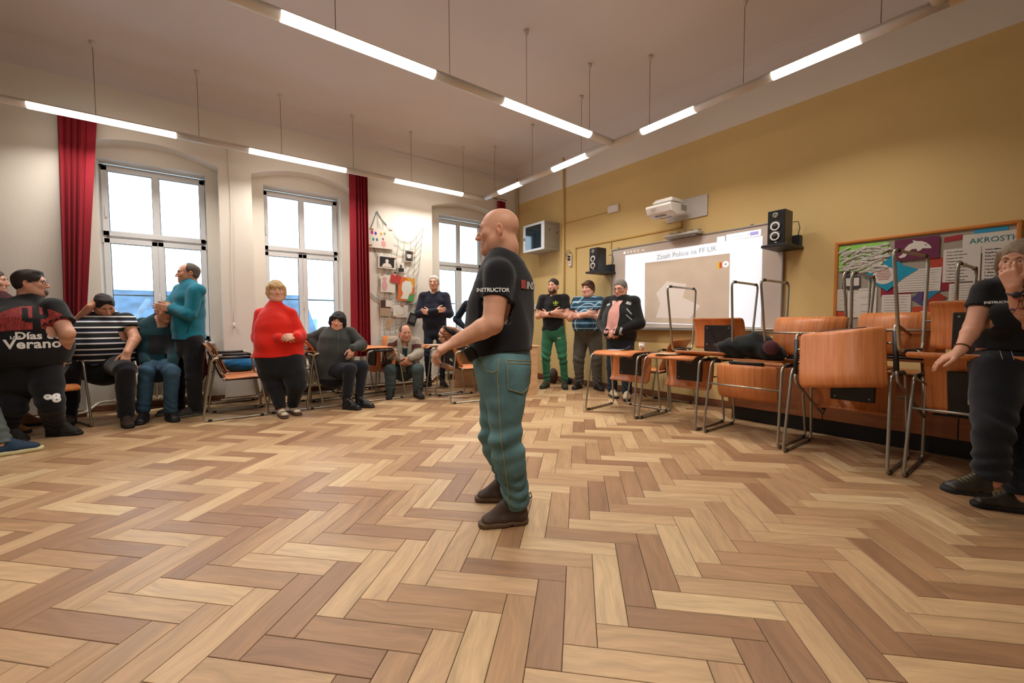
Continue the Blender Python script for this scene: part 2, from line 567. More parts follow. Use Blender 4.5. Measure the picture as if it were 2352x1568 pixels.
# ---- windows
M_GLASS = glass_mat('window_glass', (0.93, 0.97, 1.0))
M_RUB = mat('window_seal', '#3a5566', 0.6)
M_SILL = mat('white_sill', '#D8D6D2', 0.4)
for n, (w0, w1) in enumerate(WINS):
    X = A - ND - WD
    root = empty('window_%d' % (n + 1), (0, 0, 0)); root['kind'] = 'structure'
    fr = MB()
    def bar(m, ya, yb, za, zb, d0=0.0, d1=0.06): m.box((X - d1, ya, za), (X - d0, yb, zb), bev=.004)
    zt = 3.115; zm = 2.2; ym = (w0 + w1) / 2; fw = .05
    bar(fr, w0, w1, zt - fw, zt); bar(fr, w0, w1, ZSILL + .03, ZSILL + .03 + fw)
    bar(fr, w0, w0 + fw, ZSILL + .03, zt); bar(fr, w1 - fw, w1, ZSILL + .03, zt); bar(fr, w0, w1, zm - .03, zm + .03, .012)
    fo = fr.build('window_frame', M_PVC, root)
    def sash(ya, yb, za, zb, mull=None, bw=.062):
        m = MB()
        bar(m, ya, yb, zb - bw, zb, -.018, .04); bar(m, ya, yb, za, za + bw, -.018, .04)
        bar(m, ya, ya + bw, za, zb, -.018, .04); bar(m, yb - bw, yb, za, zb, -.018, .04)
        if mull: bar(m, mull - .036, mull + .036, za, zb, -.016, .04)
        return m.build('sash', M_PVC, root)
    def pane(par, ya, yb, za, zb):
        MB().box((X - .012, ya, za), (X - .006, yb, zb)).build('pane', M_GLASS, par)
        s = MB()
        e = .006
        for (a, b, c, d) in ((ya, yb, za, za + e), (ya, yb, zb - e, zb), (ya, ya + e, za, zb), (yb - e, yb, za, zb)):
            s.box((X - .014, a, c), (X - .002, b, d))
        s.build('seal', M_RUB, par)
    s1 = sash(w0 + .02, w1 - .02, zm + .015, zt - .02, ym)
    pane(s1, w0 + .082, ym - .036, zm + .077, zt - .082); pane(s1, ym + .036, w1 - .082, zm + .077, zt - .082)
    for (a, b) in ((w0 + .02, ym - .001), (ym + .001, w1 - .02)):
        s2 = sash(a, b, ZSILL + .05, zm - .015)
        pane(s2, a + .062, b - .062, ZSILL + .112, zm - .077)
    hd = MB()
    hd.box((X + .018, w0 + .045, 2.52), (X + .03, w0 + .07, 2.6), bev=.004); hd.box((X + .03, w0 + .048, 2.44), (X + .045, w0 + .066, 2.57), bev=.006)
    hd.build('handle', M_PVC, root)
    hd = MB()
    hd.box((X + .018, ym - .012, 1.42), (X + .03, ym + .014, 1.5), bev=.004); hd.box((X + .03, ym - .009, 1.33), (X + .045, ym + .009, 1.47), bev=.006)
    hd.build('handle', M_PVC, root)
    for (yy, zz) in ((w1 - .02, 2.95), (w1 - .02, 2.13), (w0 + .02, 2.12), (w1 - .02, 2.26)):
        MB().box((X + .0, yy - .009, zz), (X + .022, yy + .009, zz + .075), bev=.004).build('hinge', M_SILL, root)
    # outside guard bar
    MB().tube([(X - .22, w0 - .02, 1.475), (X - .22, w1 + .02, 1.475)], .012, 8).build('guard_bar', mat('dark_rail', '#3c4348', .5), root)
    MB().box((X - .01, w0 - .03 if n else w0 - .03, ZSILL + .0), (A - ND + .12, w1 + .03, ZSILL + .03), bev=.006).build('window_sill', M_SILL, root)

# ---- radiators and heating pipes
M_RAD = mat('cream_radiator_enamel', '#CFC6B2', 0.4, var=(4, 0.05))
def radiator(y0, y1, label):
    n = int((y1 - y0) / .062)
    root = empty('radiator', (A - .13, y0, 0), label, 'radiator', 'cast radiators under the windows')
    fin = MB()
    for dx in (-.06, 0.0, .06):
        fin.tube([(dx, .02, .13), (dx, .02, .62)], .014, 6)
    fin.tube([(-.07, .02, .135), (.07, .02, .135)], .022, 8); fin.tube([(-.07, .02, .615), (.07, .02, .615)], .022, 8)
    me = fin.mesh('fin', M_RAD)
    for i in range(n):
        o = link('fin', me, None, root); o.location = (0, i * .062, 0)
    MB().tube([(0, -.02, .14), (0, n * .062, .14)], .026, 10).build('header_pipe', M_RAD, root)
    MB().tube([(0, -.02, .61), (0, n * .062, .61)], .026, 10).build('header_pipe', M_RAD, root)
    f = MB()
    for yy in (.03, n * .062 - .03): f.box((-.05, yy - .015, 0.001), (.05, yy + .015, .12))
    f.build('foot', M_RAD, root)
radiator(-.80, .18, 'cream ribbed radiator under the window behind the striped-shirt man')
radiator(.92, 1.95, 'cream ribbed radiator under the window behind the woman in red')
radiator(3.74, 4.9, 'cream ribbed radiator under the window nearest the yellow wall')
def pipe(pts, label):
    MB().tube(bent(pts, .06), .014, 8).build('heating_pipe', M_RAD, label=label, cat='pipe', group='heating pipes along the window wall')
pipe([(A + .04, -2.2, .05), (A + .04, -1.05, .05), (A - .13, -.95, .14), (A - .13, -.82, .14)], 'cream heating pipe running to the radiator behind the striped-shirt man')
pipe([(A + .04, 2.0, .05), (A + .04, 3.40, .05), (A - .10, 3.55, .10), (A - .13, 3.72, .14)], 'cream heating pipe along the floor behind the man in the beige jacket')
pipe([(A + .04, .26, .05), (A + .04, .72, .05), (A - .13, .80, .14), (A - .13, .90, .14)], 'cream heating pipe along the floor behind the woman in red')

# ---- suspended light rails
M_RAIL = mat('white_lamp_housing', '#D9D3CC', 0.45)
M_LAMP = mat('lamp_diffuser', '#FFFFFF', 0.4, emit=('#FFF1DF', LAMP_STRENGTH))
M_OFF = mat('unlit_diffuser', '#C9AA7C', 0.5)
M_CAB = mat('lamp_cable', '#6d6259', 0.6)
ZR = 3.33
PI_ = math.pi
def rail(name, axis, const, lo, hi, lit, cables, label, off=(), zz=ZR):
    root = empty(name, (0, 0, 0), label, 'light')
    P = (lambda t, s, z: (const + s, t, z)) if axis == 'y' else (lambda t, s, z: (t, const + s, z))
    def half(t0, t1, low, r, nm, m):
        q = MB(); n = 9
        prof = [(r * math.cos(math.pi * i / n), (-r if low else r * .55) * math.sin(math.pi * i / n)) for i in range(n + 1)]
        vs = [P(t0, a, zz + b) for a, b in prof] + [P(t1, a, zz + b) for a, b in prof]
        fs = [(i, i + 1, n + 2 + i, n + 1 + i) for i in range(n)] + [tuple(range(n + 1)), tuple(range(2 * n + 1, n, -1)), (0, n, 2 * n + 1, n + 1)]
        q.add(vs, fs, True)
        o = q.build(nm, m, root)
        o.data.polygons.foreach_set('use_smooth', [len(p.vertices) == 4 and i < n for i, p in enumerate(o.data.polygons)])
        return o
    half(lo, hi, False, .05, 'rail_housing', M_RAIL)
    t = lo
    for (a, b, k) in sorted([(a, b, 0) for a, b in lit] + [(a, b, 1) for a, b in off]) + [(hi, hi, 0)]:
        if a - t > .02: half(t, a, True, .05, 'blank_cover', M_RAIL)
        if b > a: half(a, b, True, .052, 'lamp' if k == 0 else 'unlit_lamp', M_LAMP if k == 0 else M_OFF)
        if b > a and k == 0:
            ld = bpy.data.lights.new('lamp_light', 'AREA'); ld.shape = 'RECTANGLE'; ld.size = b - a; ld.size_y = .09
            ld.energy = LAMP_WATTS * (b - a); ld.color = (1.0, .925, .84); ld.spread = math.radians(135)
            lo = bpy.data.objects.new('lamp_light', ld); COL.objects.link(lo); lo.parent = root
            lo.location = P((a + b) / 2, 0, zz - .056); lo.rotation_euler = (0, 0, PI_ / 2 if axis == 'y' else 0)
        t = b
    for c in cables:
        MB().tube([P(c, 0, zz + .02), P(c, 0, ZC - .03)], .0028, 5).build('cable', M_CAB, root)
        MB().lathe([(.006, -.06), (.014, -.05), (.028, -.012), (.028, 0)], 12, P(c, 0, ZC)).build('ceiling_cap', M_RAIL, root)
    return root
rail('suspended_light_rail', 'y', -6.45, -4.4, 4.21, [(-1.28, -.1), (.635, 1.835), (2.57, 3.79)],
     [-2.6, -1.7, -.78, .12, 1.01, 1.95, 2.86, 3.82], 'white hanging light rail running above the windows', off=[(-3.2, -2.0)])
rail('suspended_light_rail', 'y', -3.52, -4.4, 4.20, [(-1.36, -.16), (.57, 1.785), (2.545, 3.815)],
     [-2.7, -.75, .95, 1.95, 2.86, 3.82], 'white hanging light rail crossing the middle of the ceiling', off=[(-3.3, -2.1)])
rail('suspended_light_rail', 'x', 4.26, -6.40, 2.6, [(-5.97, -5.38), (-4.62, -3.955), (-3.09, -2.44), (-1.70, -1.07)],
     [-6.12, -5.1, -4.07, -3.0, -1.96, -.95, .6, 1.8], 'white hanging light rail parallel to the yellow wall', off=[(-.58, .0), (1.2, 1.9)])

rail('suspended_light_rail', 'y', -.62, -4.4, 4.20, [(-1.36, -.16), (.57, 1.785)],  # unseen extra rail above the frame, lighting the instructor's near side
     [-2.7, -.75, .95, 1.95, 2.86, 3.82], 'unseen white hanging light rail overhead near the right edge', off=[(2.545, 3.815)])

# ---- curtains and rail
def curtain(top, bot, z0, z1, x0, seed, label, wide_right):
    """top/bot: (y0,y1) extents; gathered dark red cloth hanging in flat pleats"""
    r = random.Random(seed)
    n = 9
    cuts = [0]
    for i in range(n):
        cuts.append(cuts[-1] + ((2.6 if (i == n - 1) == wide_right and i in (0, n - 1) else r.uniform(.55, 1.0))))
    cuts = [c / cuts[-1] for c in cuts]
    root = empty('curtain', (0, 0, 0), label, 'curtain', 'dark red curtains')
    c = MB()
    nz = 12
    rows = []
    prof = []
    for i in range(n + 1):
        prof.append((cuts[i], 0.05 * (i % 2)))
        if i < n: prof.append((cuts[i] + (cuts[i + 1] - cuts[i]) * .12 , 0.05 * (i % 2) + .012))
    m = len(prof)
    for k in range(nz + 1):
        t = k / nz
        ya, yb = top[0] + (bot[0] - top[0]) * t, top[1] + (bot[1] - top[1]) * t
        for (s, d) in prof:
            c.v.append((x0 + d + .004 * math.sin(3 * t + s * 9), ya + (yb - ya) * s, z1 + (z0 - z1) * t))
    for k in range(nz):
        for i in range(m - 1):
            c.f.append((k * m + i, k * m + i + 1, (k + 1) * m + i + 1, (k + 1) * m + i)); c.m.append(0); c.sm.append(False)
    o = c.build('cloth', M_RED, root)
    md = o.modifiers.new('thickness', 'SOLIDIFY'); md.thickness = .004; md.offset = 0
    MB().box((x0 + .01, min(top) - .02, z1), (x0 + .04, max(top) + .02, z1 + .03)).build('curtain_track', M_RAIL, root)
M_RED = mat('dark_red_cloth', '#8E1526', 0.9, var=(30, .06), bump=(400, .15))
curtain((-1.145, -.82), (-1.185, -1.03), .62, 3.46, A + .05, 1, 'dark red curtain gathered at the far left of the windows', True)
curtain((2.015, 2.285), (1.985, 2.29), .55, 3.47, A + .05, 2, 'dark red curtain hanging beside the net of pictures', False)
curtain((4.86, 5.02), (4.86, 5.03), .55, 3.48, A + .05, 3, 'dark red curtain near the corner behind the instructor', True)
MB().box((A + .06, 4.55, 3.505), (A + .09, 5.06, 3.52)).build('curtain_rail', M_GREYMET, label='thin grey curtain rail above the corner curtain', cat='rail')
# blind cord between the first two windows
cd = MB().tube([(A + .012, .44 + .01 * math.sin(z * 3), z) for z in np.linspace(3.45, 1.1, 14)], .004, 5)
cd.lathe([(.006, 0), (.014, .01), (.012, .06), (.004, .07)], 8, (A + .016, .44, 1.03))
cd.build('blind_cord', M_WALL, label='thin beige pull cord hanging between the first two windows', cat='cord')

# ---- outside: roofs and houses seen through the panes
M_SNOW = mat('snowy_roof', '#33495e', 0.8, var=(1.5, .5))
M_TILE = mat('slate_roof', '#36506a', 0.8, var=(2.5, .3))
M_HOUSE = mat('pale_house_wall', '#d5e4e6', 0.9)
M_HWIN = mat('far_window_glass', '#5d7f96', 0.3)
def house(name, c, w, d, zb, ze, zr, label, mw, mr, wins=True):
    root = empty(name, (c[0], c[1], zb), label, 'building', 'houses outside the windows')
    MB().box((-w / 2, -d / 2, 0), (w / 2, d / 2, ze - zb)).build('wall', mw, root)
    r = MB(); e = .5
    pts = [(-w / 2 - e, -d / 2 - e, ze - zb), (w / 2 + e, -d / 2 - e, ze - zb), (w / 2 + e, d / 2 + e, ze - zb), (-w / 2 - e, d / 2 + e, ze - zb), (0, -d / 2 - e, zr - zb), (0, d / 2 + e, zr - zb)]
    r.add(pts, [(0, 4, 5, 3), (1, 2, 5, 4), (0, 1, 4), (2, 3, 5), (0, 3, 2, 1)]); r.build('roof', mr, root)
    if wins:
        wm = MB().box((0, -.45, 0), (.06, .45, 1.3)).mesh('window', M_HWIN)
        fm = MB().box((-.02, -.53, -.08), (.03, .53, 1.38)).mesh('window_frame', M_PVC)
        for zz in np.arange(ze - zb - 2.3, .5, -3.0):
            for yy in np.arange(-d / 2 + 1.2, d / 2 - .8, 2.4):
                f = link('window_frame', fm, None, root); f.location = (w / 2, yy, zz)
                g = link('pane', wm, None, f)
    return root
def out_at(u, v, X):
    d = ray(u, v); return C0 + d * (X / d[0])
p = out_at(300, 740, -24); house('neighbour_house', (p[0] - 4, p[1] - .5, 0), 9, 15, -9, p[2] - 1.8, p[2] + 1.6, 'snowy-roofed house outside the leftmost window', M_HOUSE, M_SNOW)
p = out_at(740, 700, -38); house('apartment_block', (p[0] - 5, p[1] + 3, 0), 10, 15, -9, p[2] - .2, p[2] + 1.0, 'pale apartment block outside the middle window', M_HOUSE, M_HOUSE)
p = out_at(1045, 720, -34); house('apartment_block', (p[0] - 5, p[1] + 2, 0), 10, 14, -9, p[2] - 1.0, p[2] + .6, 'pale low house outside the window nearest the corner', M_HOUSE, M_HOUSE)
tr = MB().tube([tuple(out_at(340, 690, -20)), tuple(out_at(262, 800, -15))], .10, 6)
tr.build('roof_gutter', M_SNOW, label='slanting pale roof edge outside the leftmost window', cat='gutter')
MB().box((-70, -50, -9.2), (A - 2, 60, -9)).build('outdoor_ground', mat('snowy_street', '#c9d6de', .9), kind='structure')
# ================================================================== CONVERTIBLE CHAIR-DESKS
M_BEECH = wood_mat('orange_beech_plywood', '#BE6A34', '#DB8E54', 0.42, (26, 1.1, 1.1), 2.2)
M_EDGE = mat('plywood_edge', '#A8683A', .6, var=(60, .15))
M_STEEL = mat('brushed_steel_tube', '#A9A497', 0.32, 0.85)
M_BLK = mat('black_plastic', '#17171A', 0.5, bump=(300, .1))
M_BOLT = mat('bolt_steel', '#9a9690', 0.35, 0.9)
def sheet(profile, width, th=.011, corner=.03, n=14):
    """curved plywood: profile of (y,z), extruded along x, rounded corners"""
    pr = [np.array(p, float) for p in profile]
    # smooth the profile
    pts = bent([(p[0], p[1], 0) for p in pr], .09, 6)
    pts = [np.array(p[:2]) for p in pts]
    L = [0]
    for a, b in zip(pts[:-1], pts[1:]): L.append(L[-1] + np.linalg.norm(b - a))
    tot = L[-1]
    s = sorted(set([0, corner * .08, corner * .3, corner * .65, corner] + list(np.linspace(corner, tot - corner, n)) + [tot - corner * .65, tot - corner * .3, tot - corner * .08, tot]))
    P = np.array(pts); rows = []
    for q in s:
        y = np.interp(q, L, P[:, 0]); z = np.interp(q, L, P[:, 1])
        y2 = np.interp(min(q + .004, tot), L, P[:, 0]); z2 = np.interp(min(q + .004, tot), L, P[:, 1])
        y1 = np.interp(max(q - .004, 0), L, P[:, 0]); z1 = np.interp(max(q - .004, 0), L, P[:, 1])
        t = np.array([y2 - y1, z2 - z1]); t /= np.linalg.norm(t); nn = np.array([-t[1], t[0]])
        e = min(q, tot - q)
        ins = 0 if e >= corner else corner - math.sqrt(max(corner ** 2 - (corner - e) ** 2, 0))
        rows.append((y, z, nn, width / 2 - ins))
    m = MB(); vs = []
    for (y, z, nn, w) in rows:
        for sx in (-1, 1):
            for sn in (-.5, .5):
                vs.append((sx * w, y + nn[0] * th * sn, z + nn[1] * th * sn))
    fs, mi = [], []
    R = len(rows)
    for i in range(R - 1):
        a, b = 4 * i, 4 * (i + 1)
        fs += [(a + 1, a + 3, b + 3, b + 1), (a, b, b + 2, a + 2), (a, a + 1, b + 1, b), (a + 2, b + 2, b + 3, a + 3)]
        mi += [0, 0, 1, 1]
    fs += [(0, 2, 3, 1), (4 * R - 4, 4 * R - 3, 4 * R - 1, 4 * R - 2)]; mi += [1, 1]
    m.add(vs, fs, False); m.m = mi
    m.sm = [k == 0 for k in mi]
    return m
def chair_proto(mode):
    root = empty('convertible_chair' if mode == 'chair' else 'convertible_desk')
    for s in (-1, 1):
        pts = [(s * .33, 0, .0125), (s * .33, .315, .0125), (s * .312, .215, .70), (s * .312, -.215, .70), (s * .33, -.315, .0125)]
        loop = bent(pts + [pts[0]], .055, 5)[:-1]
        MB().tube(loop, .0115, 8, closed=True).build('side_frame', M_STEEL, root)
        MB().tube([(s * .312, -.15, .70), (s * .312, .15, .70)], .0165, 10).build('armrest', M_BLK, root)
        for yy in (-.25, .25):
            MB().box((s * .33 - .014, yy - .02, .0005), (s * .33 + .014, yy + .02, .026), bev=.005).build('foot_pad', M_BLK, root)
    MB().tube([(-.318, .245, .49), (.318, .245, .49)], .009, 8).build('crossbar', M_STEEL, root)
    if mode == 'chair':
        st = sheet([(.115, .462), (.06, .452), (-.20, .462), (-.30, .445), (-.325, .41)], .52); st.build('seat', [M_BEECH, M_EDGE], root)
        bk = sheet([(.095, .475), (.175, .68), (.225, .80), (.285, .865)], .52); bk.build('backrest', [M_BEECH, M_EDGE], root)
        R = Matrix.Rotation(math.atan2(.08, .205), 3, 'X')
        R = Matrix.Rotation(-math.atan2(.080, .205), 3, 'X')
        pl = MB().box((-.15, -.009, 0), (.15, .009, .33), R, (0, .125, .455), bev=.02); pl.build('back_plate', M_BLK, root)
        MB().box((-.23, -.30, -.008), (.23, .09, .006), None, (0, 0, .44), bev=.004).build('seat_support', M_BLK, root)
        for s in (-1, 1):
            MB().lathe([(.018, 0), (.018, .012), (.006, .016)], 12, (s * .262, .105, .452), Matrix.Rotation(s * math.pi / 2, 3, 'Y')).build('bolt', M_BOLT, root)
            MB().tube(bent([(s * .255, .165, .655), (s * .30, .19, .69), (s * .312, .17, .70)], .02, 3), .008, 6).build('bracket', M_STEEL, root)
        MB().box((-.055, .0095, .10), (.055, .0115, .14), R, (0, .125, .455)).build('label_sticker', mat('sticker_paper', '#cfcfc8', .6), root)
    else:
        tp = sheet([(.185, .733), (0.02, .735), (-.17, .735), (-.225, .726), (-.262, .695)], .54); tp.build('tabletop', [M_BEECH, M_EDGE], root)
        pn = sheet([(.185, .688), (.195, .60), (.180, .46), (.150, .385), (.105, .355)], .53); pn.build('hanging_panel', [M_BEECH, M_EDGE], root)
        MB().box((-.15, .155, .43), (.15, .173, .715), bev=.012).build('back_plate', M_BLK, root)
        MB().tube([(-.15, .192, .708), (.15, .192, .708)], .013, 10).build('hinge', M_BLK, root)
        for (bx, bz) in ((-.115, .46), (.115, .46), (-.115, .64), (.115, .64)):
            MB().lathe([(.009, 0), (.009, .003), (.004, .005)], 10, (bx, .1555, bz), Matrix.Rotation(math.pi / 2, 3, 'X')).build('bolt', M_BOLT, root)
        MB().box((-.045, .153, .625), (.045, .1552, .655)).build('label_sticker', mat('worn_sticker', '#4c4844', .6), root)
        for s in (-1, 1):
            MB().tube([(s * .312, .06, .70), (s * .262, .06, .716)], .009, 6).build('bracket', M_STEEL, root)
    return root
PROTO = {}
def chair(mode, x, y, rot, label, z=0.0, mtx=None, group=None):
    if mode not in PROTO:
        PROTO[mode] = chair_proto(mode); o = PROTO[mode]
    else:
        o = copy_tree(PROTO[mode])
    tag(o, label, 'chair' if mode == 'chair' else 'desk', group or ('convertible chairs' if mode == 'chair' else 'convertible desks'))
    if mtx is not None: o.matrix_world = mtx
    else:
        o.location = (x, y, z); o.rotation_euler = (0, 0, rot)
    return o
PI = math.pi
# right-hand row in front of the yellow wall
chair('desk', -3.27, 4.17, .12, 'steel and beech flip desk holding the paper cup')
chair('desk', -2.56, 4.27, .03, 'steel and beech flip desk with a magazine lying on top')
chair('desk', -1.80, 4.27, PI, 'flip desk with its plain beech panel turned forward under the black coat')
chair('desk', -1.07, 4.19, 0, 'flip desk standing underneath the tipped-over orange desk')
chair('chair', -.33, 4.22, PI, 'chair seen from behind that the woman in black rests her hand on')
chair('chair', -3.22, 4.90, -PI / 2 + .1, 'chair turned sideways by the yellow wall behind the cup desk')
def upside(x, y, rot, z, label, tilt=0.0):
    M_ = Matrix.Translation((x, y, z)) @ Matrix.Rotation(rot, 4, 'Z') @ Matrix.Rotation(PI, 4, 'Y') @ Matrix.Rotation(tilt, 4, 'X')
    return chair('desk', 0, 0, 0, label, mtx=M_, group='desks stacked upside down')
ZT = .742 + .741
upside(-2.28, 4.36, .05, ZT, 'upside-down desk with its black back plate facing the room beside the coat')
upside(-1.36, 4.40, PI, ZT, 'upside-down desk standing behind the black coat')
upside(-.80, 4.62, PI - .05, ZT + .03, 'upside-down desk behind the tipped-over orange desk')
upside(-.36, 4.02, -.12, ZT + .10, 'upside-down desk beside the shoulder of the woman in black')
# tipped desk leaning on the row: tabletop faces the camera
M_T = Matrix.Translation((-1.045, 3.93, .835)) @ Matrix.Rotation(-.13, 4, 'Y') @ Matrix.Rotation(math.radians(68), 4, 'X') @ Matrix.Translation((0, .02, -.735))
tip = chair('desk', 0, 0, 0, 'worn orange desk tipped over so its top faces the room', mtx=M_T, group='convertible desks')
_pv = Matrix.Translation((0, .200, .722)) @ Matrix.Rotation(math.radians(62), 4, 'X') @ Matrix.Translation((0, -.185, -.700))
for _c in tip.children:
    if _c.name.split('.')[0] in ('hanging_panel', 'back_plate', 'label_sticker', 'bolt'): _c.matrix_local = _pv @ _c.matrix_local
# left-hand groups by the windows
chair('chair', -6.05, .36, PI, 'empty beech chair with black armrests beside the woman in red')
chair('chair', -6.60, .40, PI + .05, 'chair by the window pier holding the blue bag')
chair('desk', -6.08, .98, PI, 'flip desk hidden behind the woman in red')
chair('chair', -6.06, 1.36, PI, 'chair the woman in the grey cardigan sits on') if False else None
chair('chair', -6.06, 1.42, PI - .03, 'beech chair the woman in the grey cardigan sits on')
chair('chair', -6.60, 1.50, PI + .1, 'chair by the radiator behind the woman in the grey cardigan')
chair('desk', -6.13, 2.12, 0, 'flip desk between the grey cardigan and the beige jacket')
chair('desk', -6.50, 2.02, .06, 'flip desk close to the dark red curtain beside the net')
chair('chair', -6.52, 2.62, 1.15, 'chair the man in the beige jacket sits on')
chair('chair', -5.22, 3.06, PI - .17, 'chair behind the outstretched hand of the instructor')
chair('desk', -6.02, 3.08, -.15, 'flip desk in front of the man in the navy sweater')
chair('chair', -6.35, -1.32, PI / 2 + .4, 'chair half hidden behind the man in the printed black shirt')

# ================================================================== TEACHER'S DESK, BENCH
M_LBEECH = wood_mat('pale_beech_board', '#C79A70', '#DDB48C', 0.5, (1.5, 1.5, 9), 2)
td = empty('teacher_desk', (-5.52, 3.80, 0), 'pale beech teacher desk behind the legs of the instructor', 'desk')
MB().box((-.72, -.36, .715), (.70, .38, .74), bev=.004).build('desktop', M_LBEECH, td)
MB().box((.665, -.33, 0), (.69, .33, .714), bev=.003).build('side_panel', M_LBEECH, td)
MB().box((-.69, -.33, 0), (-.665, .33, .714), bev=.003).build('side_panel', M_LBEECH, td)
MB().box((-.664, .20, .25), (.664, .22, .714), bev=.003).build('modesty_panel', mat('brown_board', '#7c5238', .5, var=(8, .1)), td)
M_BENCH = wood_mat('dark_beech_board', '#8a5130', '#a9683c', 0.45, (1.2, 9, 9), 2)
bn = empty('wall_bench', (-.8, 5.05, 0), 'long dark beech bench unit with black plinth along the yellow wall', 'bench')
for i, xx in enumerate(np.arange(-1.5, 3.0, .9)):
    MB().box((xx + .003, -.26, .15), (xx + .897, -.235, .62), bev=.004).build('front_panel', M_BENCH, bn)
MB().box((-1.5, -.24, .6), (3.0, .30, .64), bev=.004).build('top_board', M_BENCH, bn)
MB().box((-1.48, -.20, 0), (2.98, .28, .15)).build('plinth', M_BLK, bn)
MB().box((-1.5, -.235, .15), (-1.475, .30, .6)).build('end_panel', M_BENCH, bn)

# ================================================================== THINGS ON THE YELLOW WALL
M_WB = mat('whiteboard_enamel', '#D3C6BC', 0.25, var=(2, .02))
M_ALU = mat('aluminium', '#A8A49E', 0.35, 0.8)
wbx0, wbx1, wbz0, wbz1 = -4.43, -1.99, 1.0, 2.225
wb = empty('whiteboard', (0, 0, 0), 'large whiteboard with a projected slide on the yellow wall', 'whiteboard')
MB().box((wbx0, B - .025, wbz0), (wbx1, B - .002, wbz1)).build('board', M_WB, wb)
for lo, hi in (((wbx0 - .012, B - .035, wbz0 - .012), (wbx1 + .012, B - .001, wbz0 + .008)), ((wbx0 - .012, B - .035, wbz1 - .008), (wbx1 + .012, B - .001, wbz1 + .012)),
               ((wbx0 - .012, B - .035, wbz0), (wbx0 + .006, B - .001, wbz1)), ((wbx1 - .006, B - .035, wbz0), (wbx1 + .012, B - .001, wbz1))):
    MB().box(lo, hi, bev=.004).build('frame_edge', M_ALU, wb)
MB().box((-4.1, B - .085, wbz0 - .03), (-2.15, B - .02, wbz0 - .012), bev=.004).build('pen_tray', M_ALU, wb)
def wall_poly(name, pts, m, parent, d=.0012, y=None, th=.0012):
    yy = (B - .025) if y is None else y
    q = MB(); q.prism(pts, th, lambda a, b, c: (a, yy - d - c, b))
    return q.build(name, m, parent)
def rect(x0, z0, x1, z1): return [(x0, z0), (x1, z0), (x1, z1), (x0, z1)]
def circ(cx, cz, rx, rz, n=24): return [(cx + rx * math.cos(2 * PI * i / n), cz + rz * math.sin(2 * PI * i / n)) for i in range(n)]
M_SLIDE = mat('projected_white', '#E9EEF2', .5, emit=('#EAF2FF', .55))  # slide materials, emblems included, glow to stand in for the projector's light
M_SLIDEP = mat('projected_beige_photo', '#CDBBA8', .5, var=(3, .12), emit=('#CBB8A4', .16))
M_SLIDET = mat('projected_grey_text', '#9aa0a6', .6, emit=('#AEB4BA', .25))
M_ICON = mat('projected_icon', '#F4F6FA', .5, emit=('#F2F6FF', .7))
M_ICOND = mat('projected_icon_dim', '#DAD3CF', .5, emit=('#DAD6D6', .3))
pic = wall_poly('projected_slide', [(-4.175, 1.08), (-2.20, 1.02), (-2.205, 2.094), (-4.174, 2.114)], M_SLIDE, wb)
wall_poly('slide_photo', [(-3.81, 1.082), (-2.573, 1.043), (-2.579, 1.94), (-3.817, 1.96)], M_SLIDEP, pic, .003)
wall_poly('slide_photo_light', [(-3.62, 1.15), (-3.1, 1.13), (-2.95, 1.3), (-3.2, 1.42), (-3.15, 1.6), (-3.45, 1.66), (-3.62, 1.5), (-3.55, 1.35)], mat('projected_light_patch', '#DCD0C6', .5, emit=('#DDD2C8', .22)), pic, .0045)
def wall_text(body, size, x, z, m, parent, name='lettering', align='LEFT', bold=0, d=.004, y=None, rot=0.0, spacing=1.0):
    me = text_mesh(body, size, 0, align, bold, spacing=spacing); me.materials.append(m)
    o = link(name, me, None, parent)
    yy = (B - .025) if y is None else y
    o.matrix_world = Matrix.Translation((x, yy - d, z)) @ Matrix.Rotation(rot, 4, 'Y') @ Matrix.Rotation(PI / 2, 4, 'X')
    return o
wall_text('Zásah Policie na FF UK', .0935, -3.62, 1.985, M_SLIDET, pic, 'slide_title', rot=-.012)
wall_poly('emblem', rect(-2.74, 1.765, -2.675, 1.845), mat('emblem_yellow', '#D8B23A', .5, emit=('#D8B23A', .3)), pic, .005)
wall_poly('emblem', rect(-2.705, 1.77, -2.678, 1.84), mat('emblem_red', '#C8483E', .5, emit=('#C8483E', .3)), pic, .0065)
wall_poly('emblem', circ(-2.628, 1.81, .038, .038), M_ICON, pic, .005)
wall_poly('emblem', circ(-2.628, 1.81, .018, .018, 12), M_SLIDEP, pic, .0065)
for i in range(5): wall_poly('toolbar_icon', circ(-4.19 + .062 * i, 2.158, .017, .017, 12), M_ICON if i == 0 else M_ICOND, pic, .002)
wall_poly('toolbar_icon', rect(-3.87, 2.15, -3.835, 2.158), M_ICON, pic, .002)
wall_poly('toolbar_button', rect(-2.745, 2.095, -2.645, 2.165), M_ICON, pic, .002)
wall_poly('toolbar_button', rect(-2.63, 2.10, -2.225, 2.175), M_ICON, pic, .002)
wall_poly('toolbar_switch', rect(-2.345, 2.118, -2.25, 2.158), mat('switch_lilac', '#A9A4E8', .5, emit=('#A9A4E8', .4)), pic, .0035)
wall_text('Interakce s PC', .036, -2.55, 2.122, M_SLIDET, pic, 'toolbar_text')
for xx in (-4.33, -2.35): MB().box((xx, B - .03, wbz1 + .01), (xx + .03, B - .002, wbz1 + .03), bev=.004).build('clip', M_GREYMET, wb)

